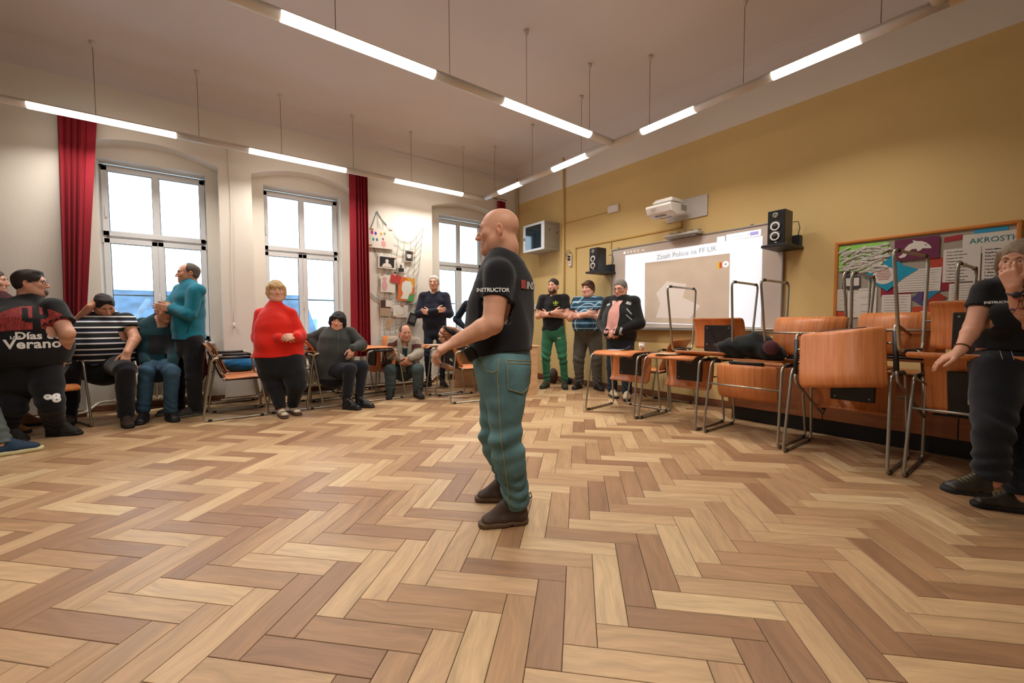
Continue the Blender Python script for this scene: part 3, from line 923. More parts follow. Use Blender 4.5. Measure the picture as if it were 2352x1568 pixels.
# projector on its wall mount
M_PRJ = mat('projector_white', '#E3DED8', 0.4)
M_PRJD = mat('projector_vent', '#9b958c', 0.6)
pj = empty('projector', (-3.27, B, 2.6), 'white short-throw projector mounted above the whiteboard', 'projector')
MB().box((-.21, -.02, -.13), (.385, -.001, .15), bev=.008).build('mount_plate', mat('mount_plate_grey', '#C9C4BF', .5), pj)
MB().box((-.06, -.40, .025), (.06, -.02, .065), bev=.006).build('mount_arm', M_GREYMET, pj)
body = MB(); body.prism([(-.54, -.02), (-.50, -.10), (-.40, -.135), (-.28, -.115), (-.15, -.08), (-.15, .035), (-.54, .01)], .37, lambda a, b, c: (-.185 + c, a, b)); bo = body.build('projector_body', M_PRJ, pj)
bv = bo.modifiers.new('bevel', 'BEVEL'); bv.width = .012; bv.segments = 3
MB().box((-.105, -.50, .035), (.18, -.20, .06), bev=.01).build('top_cover', M_PRJ, pj)
MB().box((-.09, -.48, .062), (.165, -.22, .085), bev=.01).build('top_cover', M_PRJ, pj)
for i in range(9): MB().box((.186, -.30 + .014 * i, -.06), (.189, -.292 + .014 * i, .015)).build('vent_slot', M_PRJD, pj)
MB().box((-.10, -.545, -.04), (-.03, -.541, -.03)).build('maker_mark', M_PRJD, pj)
MB().prism([(-.46, -.128), (-.30, -.128), (-.33, -.118), (-.43, -.118)], .16, lambda a, b, c: (-.10 + c, a, b)).build('lens_window', mat('lens_glass', '#8fa3c9', .1), pj)
# sensor bar under the projector
sb = empty('sensor_bar', (-3.17, B, 2.26), 'grey sensor bar with cables above the whiteboard', 'sensor')
MB().box((-.26, -.16, -.02), (.24, -.02, .02), bev=.012).build('bar_body', mat('sensor_grey', '#B9B3AC', .4), sb)
MB().box((-.22, -.15, -.04), (.2, -.03, -.021), bev=.006).build('bar_base', M_GREYMET, sb)
cab = MB()
for k in range(5): cab.tube([(-.25 + .11 * k + .04 * math.sin(k), -.09, .025), (-.2 + .1 * k, -.06, .045 + .006 * (k % 2)), (-.10 + .08 * k, -.04, .035), (.1 + .03 * k, -.06, .03)], .006, 5)
cab.build('cable', mat('grey_cable', '#6f6a60', .6), sb)
# conduits
M_COND = mat('conduit_yellow', '#C9A050', .7)
cdt = empty('cable_conduit', (0, 0, 0), 'thin painted cable conduits around the left loudspeaker', 'conduit')
for a, b in (((-5.25, 2.38), (-3.25, 2.385)), ((-5.25, .09), (-5.25, 2.38)), ((-4.47, 2.26), (-4.47, 2.38)), ((-3.255, 2.385), (-3.255, 2.47))):
    MB().box((min(a[0], b[0]) - .007, B - .014, min(a[1], b[1]) - .007), (max(a[0], b[0]) + .007, B - .001, max(a[1], b[1]) + .007)).build('conduit_run', M_COND, cdt)
pb = empty('junction_box', (-4.425, B, 2.88), 'small white box with a cable run left of the projector', 'box')
MB().box((-.108, -.03, -.058), (.108, -.001, .058), bev=.006).build('box_cover', M_PRJ, pb)
MB().box((-1.12, -.012, -.03), (-.108, -.001, -.018)).build('conduit_run', M_COND, pb)
for sx in (-.07, .07): MB().lathe([(.006, 0), (.006, .002)], 8, (sx, -.031, .03), Matrix.Rotation(PI / 2, 3, 'X')).build('screw', M_PRJD, pb)
# loudspeakers
M_CONE = mat('speaker_cone_white', '#D9D4CF', .5)
M_SPK = mat('speaker_black', '#151517', .35, bump=(120, .05))
def speaker(x, z, label):
    r = empty('loudspeaker', (x, B - .30, z), label, 'loudspeaker', 'loudspeakers beside the whiteboard')
    MB().box((-.085, -.10, 0), (.085, .10, .36), bev=.006).build('cabinet', M_SPK, r)
    for zz, rr in ((.085, .048), (.19, .048)):
        q = MB().lathe([(rr + .012, 0), (rr + .012, .004), (rr, .005)], 24, (-.01, -.10, zz), Matrix.Rotation(PI / 2, 3, 'X')); w = q.build('woofer_surround', M_BLK, r)
        MB().lathe([(rr, .004), (rr - .004, .007), (rr * .52, .004), (rr * .5, .0035)], 24, (-.01, -.10, zz), Matrix.Rotation(PI / 2, 3, 'X')).build('woofer_cone', M_CONE, r)
        MB().lathe([(rr * .5, .0), (rr * .5, .005), (rr * .3, .009), (.001, .011)], 20, (-.01, -.10, zz), Matrix.Rotation(PI / 2, 3, 'X')).build('dust_cap', M_BLK, r)
    MB().lathe([(.03, 0), (.03, .004), (.02, .006), (.012, .003)], 20, (-.01, -.10, .305), Matrix.Rotation(PI / 2, 3, 'X')).build('tweeter', M_GREYMET, r)
    MB().prism([(-.012, .018), (.012, .018), (0, .04)], .003, lambda a, b, c: (a - .0, -.1005 - c, b)).build('maker_mark', M_CONE, r)
    s = empty('speaker_shelf', (x, B, z), label.replace('loudspeaker', 'shelf carrying the loudspeaker'), 'shelf', 'black speaker shelves')
    MB().box((-.13, -.44, -.032), (.13, -.001, -.002), bev=.004).build('board', M_BLK, s)
    MB().box((-.11, -.09, -.002), (.115, -.002, .12), bev=.004).build('back_bracket', M_BLK, s)
    MB().tube([(.06, -.12, .26), (.09, -.06, .27), (.10, -.04, .2), (.08, -.05, .1)], .004, 5).build('speaker_cable', M_BLK, s)
speaker(-4.49, 1.88, 'black loudspeaker left of the whiteboard')
speaker(-1.92, 1.915, 'black loudspeaker right of the whiteboard')
# wall cabinet for network gear
rk = empty('network_cabinet', (-5.97, B, 2.64), 'grey network cabinet with a dark glass door near the corner', 'cabinet')
M_RACK = mat('rack_grey', '#A9A79F', .45)
q = MB()
for lo, hi in (((-.30, -.36, .235), (.30, -.001, .25)), ((-.30, -.36, -.25), (.30, -.001, -.235)), ((-.30, -.36, -.235), (-.285, -.001, .235)), ((.285, -.36, -.235), (.30, -.001, .235)), ((-.285, -.015, -.235), (.285, -.001, .235))): q.box(lo, hi)
q.build('cabinet_body', M_RACK, rk)
d = MB()
for lo, hi in (((-.30, -.375, .21), (.30, -.361, .25)), ((-.30, -.375, -.25), (.30, -.361, -.21)), ((-.30, -.375, -.21), (-.23, -.361, .21)), ((.215, -.375, -.21), (.30, -.361, .21))): d.box(lo, hi, bev=.003)
dr = d.build('door', mat('rack_door_white', '#C9CBD0', .4), rk)
MB().box((-.23, -.370, -.21), (.215, -.365, .21)).build('door_glass', mat('smoked_glass', '#10222c', .06, spec=.8), dr)
MB().box((-.275, -.385, -.03), (-.25, -.376, .02), bev=.003).build('lock', M_BLK, dr)
for k in range(4): MB().box((.301, -.30 + .09 * k * 0 - .0, .2 - .0), (.303, -.08, .215)).build('side_slot', M_PRJD, rk) if k == 0 else None
for (yy, zz) in ((-.25, .09), (-.06, .06)): MB().box((.301, yy - .008, zz), (.303, yy + .008, zz + .03)).build('side_knob', M_BLK, rk)
MB().box((.301, -.30, -.2), (.303, -.08, -.185)).build('side_slot', M_PRJD, rk)
# power strip with two plugs
ps = empty('power_strip', (-5.38, B, 2.2), 'white wall power strip with two black plugs beside the cabinet', 'power strip')
MB().box((-.025, -.035, -.12), (.035, -.001, .08), bev=.006).build('strip_body', M_PRJ, ps)
for zz in (.045, -.005):
    MB().lathe([(.018, 0), (.018, .03), (.012, .04)], 12, (.0, -.036, zz), Matrix.Rotation(PI / 2, 3, 'X')).build('plug', M_BLK, ps)
    MB().tube(bent([(0, -.07, zz), (-.06, -.07, zz + .03), (-.09, -.04, zz + .08), (-.03, -.03, zz + .13), (.04, -.03, .10)], .03, 4), .004, 5).build('cord', M_BLK, ps)
MB().box((-.008, -.038, -.085), (.012, -.036, -.065)).build('switch', mat('switch_red', '#B02A2A', .4), ps)
so = empty('wall_socket', (-6.36, B, 1.385), 'white wall socket on the yellow wall right of the instructor', 'socket')
MB().box((-.045, -.03, -.05), (.045, -.001, .05), bev=.006).build('socket_plate', M_PRJ, so)
MB().box((.045, -.012, -.01), (.9, -.001, .01)).build('conduit_run', M_COND, so)

# bulletin board
bx0, bx1, bz0, bz1 = -1.475, -.28, 1.02, 1.885
bd = empty('bulletin_board', (0, 0, 0), 'cork board in an orange wooden frame covered with school papers', 'bulletin board')
M_FRAME = mat('orange_frame_wood', '#C98030', .45, var=(12, .1))
MB().box((bx0, B - .018, bz0), (bx1, B - .001, bz1)).build('backing', mat('grey_felt', '#A39A8A', .95, var=(90, .06)), bd)
for lo, hi in (((bx0 - .025, B - .036, bz0 - .025), (bx1 + .025, B - .001, bz0 + .006)), ((bx0 - .025, B - .036, bz1 - .006), (bx1 + .025, B - .001, bz1 + .025)), ((bx0 - .025, B - .036, bz0), (bx0 + .006, B - .001, bz1)), ((bx1 - .006, B - .036, bz0), (bx1 + .025, B - .001, bz1))):
    MB().box(lo, hi, bev=.008).build('frame_edge', M_FRAME, bd)
M_PAP = mat('white_paper', '#D8D2C8', .8); M_INK = mat('printed_ink', '#3b3a3c', .8); M_PINK = mat('red_ink', '#B8474e', .8)
YB = B - .018
def paper(name, pts, col, label, d=.002, cat='paper'):
    o = wall_poly(name, pts, col, None, d, YB); return tag(o, label, cat, 'papers on the bulletin board')
MC = lambda n, c: mat(n, c, .8)
lime = paper('lime_sheet', [(-1.465, 1.60), (-1.10, 1.56), (-1.075, 1.86), (-1.465, 1.86)], MC('lime_card', '#8FD25A'), 'lime green card with white word strips at top left of the board')
r2 = random.Random(3)
for i in range(90):
    cx, cz, a = r2.uniform(-1.43, -1.09), r2.uniform(1.585, 1.83), r2.uniform(-.25, .6)
    w, h = r2.uniform(.035, .06), .008
    c_, s_ = math.cos(a), math.sin(a)
    o = wall_poly('word_strip', [(cx + x * c_ - z * s_, cz + x * s_ + z * c_) for x, z in ((-w, -h), (w, -h), (w, h), (-w, h))], M_PAP, lime, .004 + .0002 * i, YB)
    wall_poly('word_print', [(cx + x * c_ - z * s_, cz + x * s_ + z * c_) for x, z in ((-w * .8, -.0015), (w * .5, -.0015), (w * .5, .0015), (-w * .8, .0015))], MC('strip_print', '#a9ada2'), o, .0056 + .0002 * i, YB)
st = paper('blue_star', [(-1.27, 1.55), (-1.075, 1.38), (-.955, 1.50), (-.86, 1.57), (-.97, 1.62), (-1.04, 1.74), (-1.14, 1.61)], MC('turquoise_card', '#1593B4'), 'turquoise paper star with a round white centre on the board', .010)
wall_poly('round_note', circ(-1.10, 1.535, .085, .085), M_PAP, st, .012, YB)
for i in range(7): wall_poly('note_line', rect(-1.10 - .06 + .012 * abs(i - 3) * .5, 1.585 - .015 * i, -1.10 + .055 - .012 * abs(i - 3) * .5, 1.588 - .015 * i), M_PINK, st, .0145, YB)
pu = paper('purple_card', rect(-1.03, 1.66, -.725, 1.858), MC('purple_card', '#6A2A48'), 'purple card with a white paper dolphin at the top of the board', .013)
dol = [(-1.0, 1.70), (-.985, 1.685), (-.955, 1.69), (-.945, 1.70), (-.935, 1.735), (-.905, 1.76), (-.875, 1.757), (-.87, 1.735), (-.85, 1.74), (-.835, 1.757), (-.80, 1.752), (-.775, 1.75), (-.785, 1.775), (-.81, 1.805), (-.845, 1.825), (-.875, 1.828), (-.905, 1.842), (-.897, 1.82), (-.93, 1.805), (-.955, 1.775), (-.965, 1.735), (-.975, 1.715)]
dl = wall_poly('dolphin_cutout', dol, M_PAP, pu, .016, YB)
wall_poly('eye', circ(-.815, 1.785, .005, .005, 8), M_INK, dl, .018, YB)
paper('red_tag', [(-.70, 1.79), (-.59, 1.80), (-.59, 1.845), (-.70, 1.835)], MC('red_card', '#A33338'), 'small rounded red tag beside the dolphin card')
ak = paper('title_sheet', rect(-.585, 1.665, -.285, 1.835), M_PAP, 'white sheet headed AKROSTICH at the top right of the board', .003)
wall_text('AKROSTICH', .062, -.545, 1.755, MC('teal_ink', '#1f7f86'), ak, 'heading', y=YB, d=.006)
paper('blue_strip', rect(-.52, 1.838, -.33, 1.87), MC('sky_card', '#2F9AC6'), 'blue paper strip above the AKROSTICH sheet', .002)
s1 = paper('verse_sheet', rect(-.70, 1.435, -.475, 1.725), M_PAP, 'left verse sheet with red initials under the AKROSTICH heading', .006)
lines1 = ['Karel s rozečím ken', 'Rázem z toho nastane len', 'Energicky ken měnil', 'Abstraktivní umění', 'Také chatu bez dna dávalo', 'I kolem něho svět chodil', 'Vyběhl ke i svou smetou', 'Inspirací moc čerstvé', 'Tenhle kde se hledá spokojí', 'A taket tvůrčí svobodou']
for i, s in enumerate(lines1):
    wall_text(s[0], .0165, -.68, 1.695 - .0275 * i, M_PINK, s1, 'initial', y=YB, d=.0085, bold=.0004)
    wall_text(s[1:], .0115, -.668, 1.695 - .0275 * i, M_INK, s1, 'verse_line', y=YB, d=.0085, bold=.0004)
s2 = paper('verse_sheet', rect(-.465, 1.425, -.285, 1.715), M_PAP, 'right verse sheet beside the woman in black', .006)
for i, s in enumerate(['Karel a Milena', 'Rybařili do rána.', 'Ejhle, co se přihodilo?', 'Auto jim tam vyhořelo!', 'To spravím! řekl Karel', 'Ino rozlil se kelímek', 'Vrnu házel na pole', 'I Milena ho domů', 'Tak tam sedí', 'A anyelisova nota']):
    wall_text(s[0], .0175, -.45, 1.688 - .0275 * i, [M_PINK, M_INK, M_INK, M_INK, M_PINK, MC('teal_ink', '#1f7f86')][i % 6], s2, 'initial', y=YB, d=.0085, bold=.0006)
    wall_text(s[1:], .0145, -.437, 1.688 - .0275 * i, M_INK, s2, 'verse_line', y=YB, d=.0085, bold=.0006)
paper('red_card', rect(-.80, 1.50, -.70, 1.66), MC('brick_card', '#B04030'), 'brick red card left of the verse sheets', .004)
paper('crimson_card', rect(-1.12, 1.33, -.90, 1.50), MC('crimson_card', '#8E2038'), 'crimson card under the turquoise star', .003)
paper('crimson_card', rect(-.72, 1.36, -.60, 1.50), MC('crimson_card', '#8E2038'), 'crimson strip right of the big white sheet', .003)
def note(name, pts, label, n, d=.007):
    o = paper(name, pts, M_PAP, label, d)
    x0, x1 = min(p[0] for p in pts), max(p[0] for p in pts); z0, z1 = min(p[1] for p in pts), max(p[1] for p in pts)
    for i in range(n):
        zz = z1 - .02 - (z1 - z0 - .04) * i / max(n - 1, 1)
        wall_poly('text_line', rect(x0 + .015, zz, x1 - .02 - .03 * ((i * 7) % 5) / 5, zz + .003), MC('faint_print', '#c9c2b8'), o, d + .0022, YB)
    return o
note('written_sheet', [(-1.01, 1.36), (-.71, 1.365), (-.705, 1.575), (-1.005, 1.57)], 'wide white handwritten sheet in the middle of the board', 9)
note('written_sheet', rect(-1.11, 1.12, -.90, 1.345), 'white sheet below the crimson card', 8)
note('written_sheet', rect(-.655, 1.11, -.43, 1.42), 'big white written sheet behind the shoulder of the woman in black', 14)
note('written_sheet', rect(-1.47, 1.20, -1.385, 1.42), 'small printed sheet at the left edge of the board', 12)
note('written_sheet', rect(-1.38, 1.13, -1.29, 1.40), 'small printed sheet second from the left edge of the board', 10)
note('written_sheet', rect(-1.29, 1.10, -1.15, 1.42), 'blank-looking pale sheet left of the crimson card', 5)
gh = paper('grey_house_card', [(-1.43, 1.42), (-1.28, 1.42), (-1.28, 1.58), (-1.33, 1.60), (-1.43, 1.60)], MC('slate_card', '#3f4148'), 'slate grey card below the lime card', .005)
wall_poly('pasted_text', rect(-1.42, 1.45, -1.29, 1.53), M_PAP, gh, .008, YB)
for nm, pts, c, lb in (('violet_kite', [(-.90, 1.30), (-.85, 1.36), (-.82, 1.36), (-.83, 1.24)], '#574878', 'violet paper triangle of the fan on the board'), ('magenta_kite', [(-.855, 1.362), (-.79, 1.362), (-.828, 1.23)], '#8b1d4f', 'magenta paper triangle of the fan on the board'), ('blue_kite', [(-.80, 1.36), (-.70, 1.37), (-.83, 1.24)], '#2786ad', 'blue paper triangle of the fan on the board'), ('rust_kite', [(-.82, 1.25), (-.725, 1.35), (-.665, 1.30), (-.76, 1.22)], '#9d3524', 'rust red paper kite of the fan on the board')):
    paper(nm, pts, MC(nm + '_card', c), lb, .004 + .001 * len(nm) % .004)
rh = paper('red_heart_card', rect(-.89, 1.03, -.66, 1.225), MC('vermilion_card', '#C2492E'), 'vermilion card with a white paper heart on the board', .004)
hp = []
for i in range(28):
    t = 2 * PI * i / 28
    hp.append((-.77 + .085 * (16 * math.sin(t) ** 3) / 16, 1.13 + .075 * (13 * math.cos(t) - 5 * math.cos(2 * t) - 2 * math.cos(3 * t) - math.cos(4 * t)) / 16))
wall_poly('heart_cutout', hp, M_PAP, rh, .0065, YB)
paper('red_corner_card', rect(-1.47, 1.03, -1.37, 1.19), MC('vermilion_card', '#C2492E'), 'vermilion card at the lower left corner of the board', .003)

# ================================================================== NET OF PICTURES ON THE WINDOW WALL
XN = A + .012
M_NET = mat('blue_net_cord', '#6f8a8c', .9); 
nt_ = MB()
def npt(y, z, d=0.0): return (XN + d, y, z)
rn = random.Random(5)
T0, T1 = [(2.46, 2.92), (2.62, 2.72), (2.80, 2.52), (2.95, 2.47), (3.12, 2.52), (3.27, 2.755)], [(2.32, 2.56), (2.40, 2.30), (2.47, 2.0), (2.52, 1.5), (2.46, 1.2), (2.44, .86)]
NB = 12
def top(s):
    s *= 5; i = min(int(s), 4); f = s - i
    return np.array(T0[i]) * (1 - f) + np.array(T0[i + 1]) * f
def botp(s):
    a, b = np.array((2.47, .88)), np.array((3.10, 1.25))
    return a * (1 - s) + b * s + np.array((0, -.12 * math.sin(PI * s)))
G_ = []
for i in range(8):
    row = []
    for k in range(NB + 1):
        t = k / NB; s = i / 7
        p = top(s) * (1 - t) + botp(s) * t
        pinch = 1 - .35 * math.sin(PI * t) * .4
        row.append((p[0] + rn.uniform(-.02, .02), p[1] + rn.uniform(-.02, .02)))
    G_.append(row)
for i in range(8):
    for k in range(NB + 1):
        a = G_[i][k]
        if i < 7: nt_.tube([npt(*a), npt((a[0] + G_[i + 1][k][0]) / 2, (a[1] + G_[i + 1][k][1]) / 2 - .025), npt(*G_[i + 1][k])], .0026, 4, caps=False)
        if k < NB: nt_.tube([npt(*a), npt(*G_[i][k + 1])], .0026, 4, caps=False)
for a, b in (((2.46, 2.92), (2.32, 2.56)), ((2.32, 2.56), (2.47, 2.15)), ((2.33, 1.58), (2.50, 1.45)), ((2.50, 1.45), (2.72, 1.52)), ((3.21, 1.48), (3.0, 1.40)), ((2.46, 2.92), (2.62, 2.72))):
    nt_.tube([npt(*a), npt((a[0] + b[0]) / 2, (a[1] + b[1]) / 2 - .02), npt(*b)], .006, 5)
nt_.build('fishing_net', M_NET, label='blue-grey fishing net draped on the wall with pictures clipped to it', cat='net')
def hung(name, y0, z0, y1, z1, col, label, tilt=0.0, d=.02):
    cy, cz = (y0 + y1) / 2, (z0 + z1) / 2; c_, s_ = math.cos(tilt), math.sin(tilt)
    def fn(a, b, c): return (XN + d + c, cy + a * c_ - b * s_, cz + a * s_ + b * c_)
    w, h = (y1 - y0) / 2, (z1 - z0) / 2
    q = MB(); q.prism([(-w, -h), (w, -h), (w, h), (-w, h)], .003, fn)
    o = q.build(name, col, label=label, cat='picture', group='pictures clipped to the net')
    o['_n'] = 0
    del o['_n']
    def deco(nm, pts, m, dd=.0035):
        q = MB(); q.prism(pts, .0008, lambda a, b, c: fn(a, b, c + dd)); return q.build(nm, m, o)
    return o, deco, w, h
def pin(y, z, label):
    q = MB().box((XN + .018, y - .03, z - .006), (XN + .032, y + .03, z + .006), Matrix.Identity(3)); q.build('clothespin', mat('pin_wood', '#B5744A', .6), label=label, cat='clothespin', group='clothespins on the net')
o, dc, w, h = hung('drawing', 2.31, 2.32, 2.72, 2.63, M_PAP, 'white sheet with small coloured character drawings at the top of the net')
for k, (yy, zz, c, s) in enumerate(((-.15, .09, '#b0347a', .025), (-.09, .08, '#4a3a8a', .02), (.0, .08, '#c9a32c', .02), (.06, .09, '#8f8f8a', .018), (-.13, -.02, '#3d8a7a', .018), (-.07, -.02, '#2f6f7c', .018), (.04, -.08, '#d99a9a', .04), (.03, .0, '#6d4a3a', .015))):
    dc('doodle', [(yy + s * math.cos(t), zz + 1.4 * s * math.sin(t)) for t in np.linspace(0, 2 * PI, 10)[:-1]], MC('doodle_%d' % k, c))
o, dc, w, h = hung('portrait_print', 2.46, 1.995, 2.755, 2.205, M_PAP, 'framed dark print of a pale bust on the net', -.03)
dc('dark_ground', [(-.125, -.085), (.125, -.085), (.125, .085), (-.125, .085)], MC('print_black', '#1c1b1d'))
dc('pale_bust', [(-.09, -.08), (-.06, -.03), (-.02, -.015), (-.03, .03), (0, .055), (.03, .03), (.02, -.015), (.06, -.03), (.09, -.08)], M_PAP, .0045)
o, dc, w, h = hung('portrait_print', 2.92, 2.14, 3.08, 2.34, M_PAP, 'black and white portrait photograph of a man at upper right of the net', -.05)
dc('dark_ground', [(-.07, -.085), (.07, -.085), (.07, .085), (-.07, .085)], MC('print_grey', '#55524f'))
dc('face_shape', [(.042 * math.cos(t), .01 + .055 * math.sin(t)) for t in np.linspace(0, 2 * PI, 14)[:-1]], MC('print_light', '#cfc9c2'), .0045)
dc('hair_shape', [(-.045, .03), (.045, .03), (.035, .07), (-.035, .07)], MC('print_black', '#1c1b1d'), .0055)
dc('suit_shape', [(-.06, -.084), (.06, -.084), (.03, -.045), (-.03, -.045)], MC('print_black', '#1c1b1d'), .0055)
o, dc, w, h = hung('portrait_print', 2.79, 1.95, 2.91, 2.11, M_PAP, 'small old photograph of a bearded man on the net', .02)
dc('dark_ground', [(-.05, -.075), (.05, -.075), (.05, -.01), (-.05, -.01)], MC('print_black', '#1c1b1d'))
dc('face_shape', [(.022 * math.cos(t), .015 + .035 * math.sin(t)) for t in np.linspace(0, 2 * PI, 12)[:-1]], MC('print_grey', '#55524f'), .0045)
o, dc, w, h = hung('drawing', 2.495, 1.60, 2.745, 1.885, M_PAP, 'white sheet with a pink cat-like drawing on the net', -.04)
dc('pink_figure', [(-.06 + .05 * math.cos(t), -.04 + .085 * math.sin(t)) for t in np.linspace(0, 2 * PI, 14)[:-1]], MC('pink_ink', '#cf9d9d'))
dc('pink_head', [(-.06 + .04 * math.cos(t), .075 + .035 * math.sin(t)) for t in np.linspace(0, 2 * PI, 12)[:-1]], MC('pink_ink', '#cf9d9d'))
o, dc, w, h = hung('small_figure', 2.66, 1.76, 2.84, 1.90, MC('red_figure', '#B23A34'), 'cut-out figure in red with a dark-haired head on the net', -.2, .03)
dc('figure_head', [(-.03 + .025 * math.cos(t), .075 + .03 * math.sin(t)) for t in np.linspace(0, 2 * PI, 12)[:-1]], MC('skin_print', '#c99a84'))
dc('figure_hair', [(-.055, .085), (-.005, .085), (-.012, .112), (-.05, .112)], MC('print_black', '#1c1b1d'), .0045)
o, dc, w, h = hung('collage', 2.79, 1.46, 3.09, 1.865, MC('orange_sheet', '#D06A2F'), 'orange and green collage with a white head outline on the net', -.06, .028)
dc('green_corner', [(.0, -.2), (.14, -.2), (.14, -.06), (.06, -.1)], MC('green_sheet', '#4C9E58')); dc('yellow_corner', [(-.02, .2), (.14, .2), (.14, .02), (.08, .1)], MC('ochre_sheet', '#D39A3A'))
dc('head_outline', [(-.10, -.17), (-.06, -.08), (-.09, 0), (-.08, .1), (-.02, .15), (.07, .14), (.11, .06), (.10, -.04), (.05, -.09), (.03, -.17)], MC('pale_sheet', '#D9DAD0'), .0045)
o, dc, w, h = hung('postcard', 2.475, 1.20, 2.665, 1.475, MC('sepia_card', '#a8917a'), 'brown and black book cover picture low on the net', -.03)
dc('dark_ground', [(-.085, .0), (.085, .0), (.085, .125), (-.085, .125)], MC('print_brown', '#4a2f22')); dc('note_slip', [(.0, .02), (.1, .02), (.1, .13), (.0, .13)], M_PAP, .0055)
o, dc, w, h = hung('drawing', 2.70, 1.18, 2.965, 1.39, M_PAP, 'white sheet with a faint round clock drawing on the net', -.01)
for r_ in (.075,):
    q = MB(); dc('clock_ring', [(r_ * math.cos(t), r_ * math.sin(t)) for t in np.linspace(0, 2 * PI, 20)[:-1]], MC('faint_ring', '#bdb6ad')); dc('clock_face', [(.07 * math.cos(t), .07 * math.sin(t)) for t in np.linspace(0, 2 * PI, 20)[:-1]], M_PAP, .0045)
o, dc, w, h = hung('dark_card', 2.97, 1.04, 3.12, 1.25, MC('print_black', '#1c1b1d'), 'tilted black printed card behind the man in the beige jacket', -.35)
for i in range(4): dc('text_line', [(-.05, .05 - .03 * i), (.05, .05 - .03 * i), (.05, .056 - .03 * i), (-.05, .056 - .03 * i)], M_PAP)
o, dc, w, h = hung('wooden_slip', 2.60, .99, 2.66, 1.17, MC('slip_wood', '#b99770'), 'small slanting wooden slip hanging low on the net', -.35)
for (y, z, l) in ((2.36, 2.62, 'clothespin at the top left corner of the character drawings'), (2.68, 2.64, 'clothespin at the top right corner of the character drawings'), (2.33, 2.36, 'clothespin at the lower left corner of the character drawings'), (2.74, 2.18, 'clothespin right of the pale bust print'), (2.94, 2.13, 'clothespin left below the portrait photograph'), (3.09, 2.30, 'clothespin right of the portrait photograph'), (2.52, 1.90, 'clothespin above the pink drawing'), (2.86, 1.39, 'clothespin above the clock drawing'), (2.56, 1.50, 'clothespin above the brown book cover picture'), (2.72, 1.20, 'clothespin at the lower left of the clock drawing')):
    pin(y, z, l)
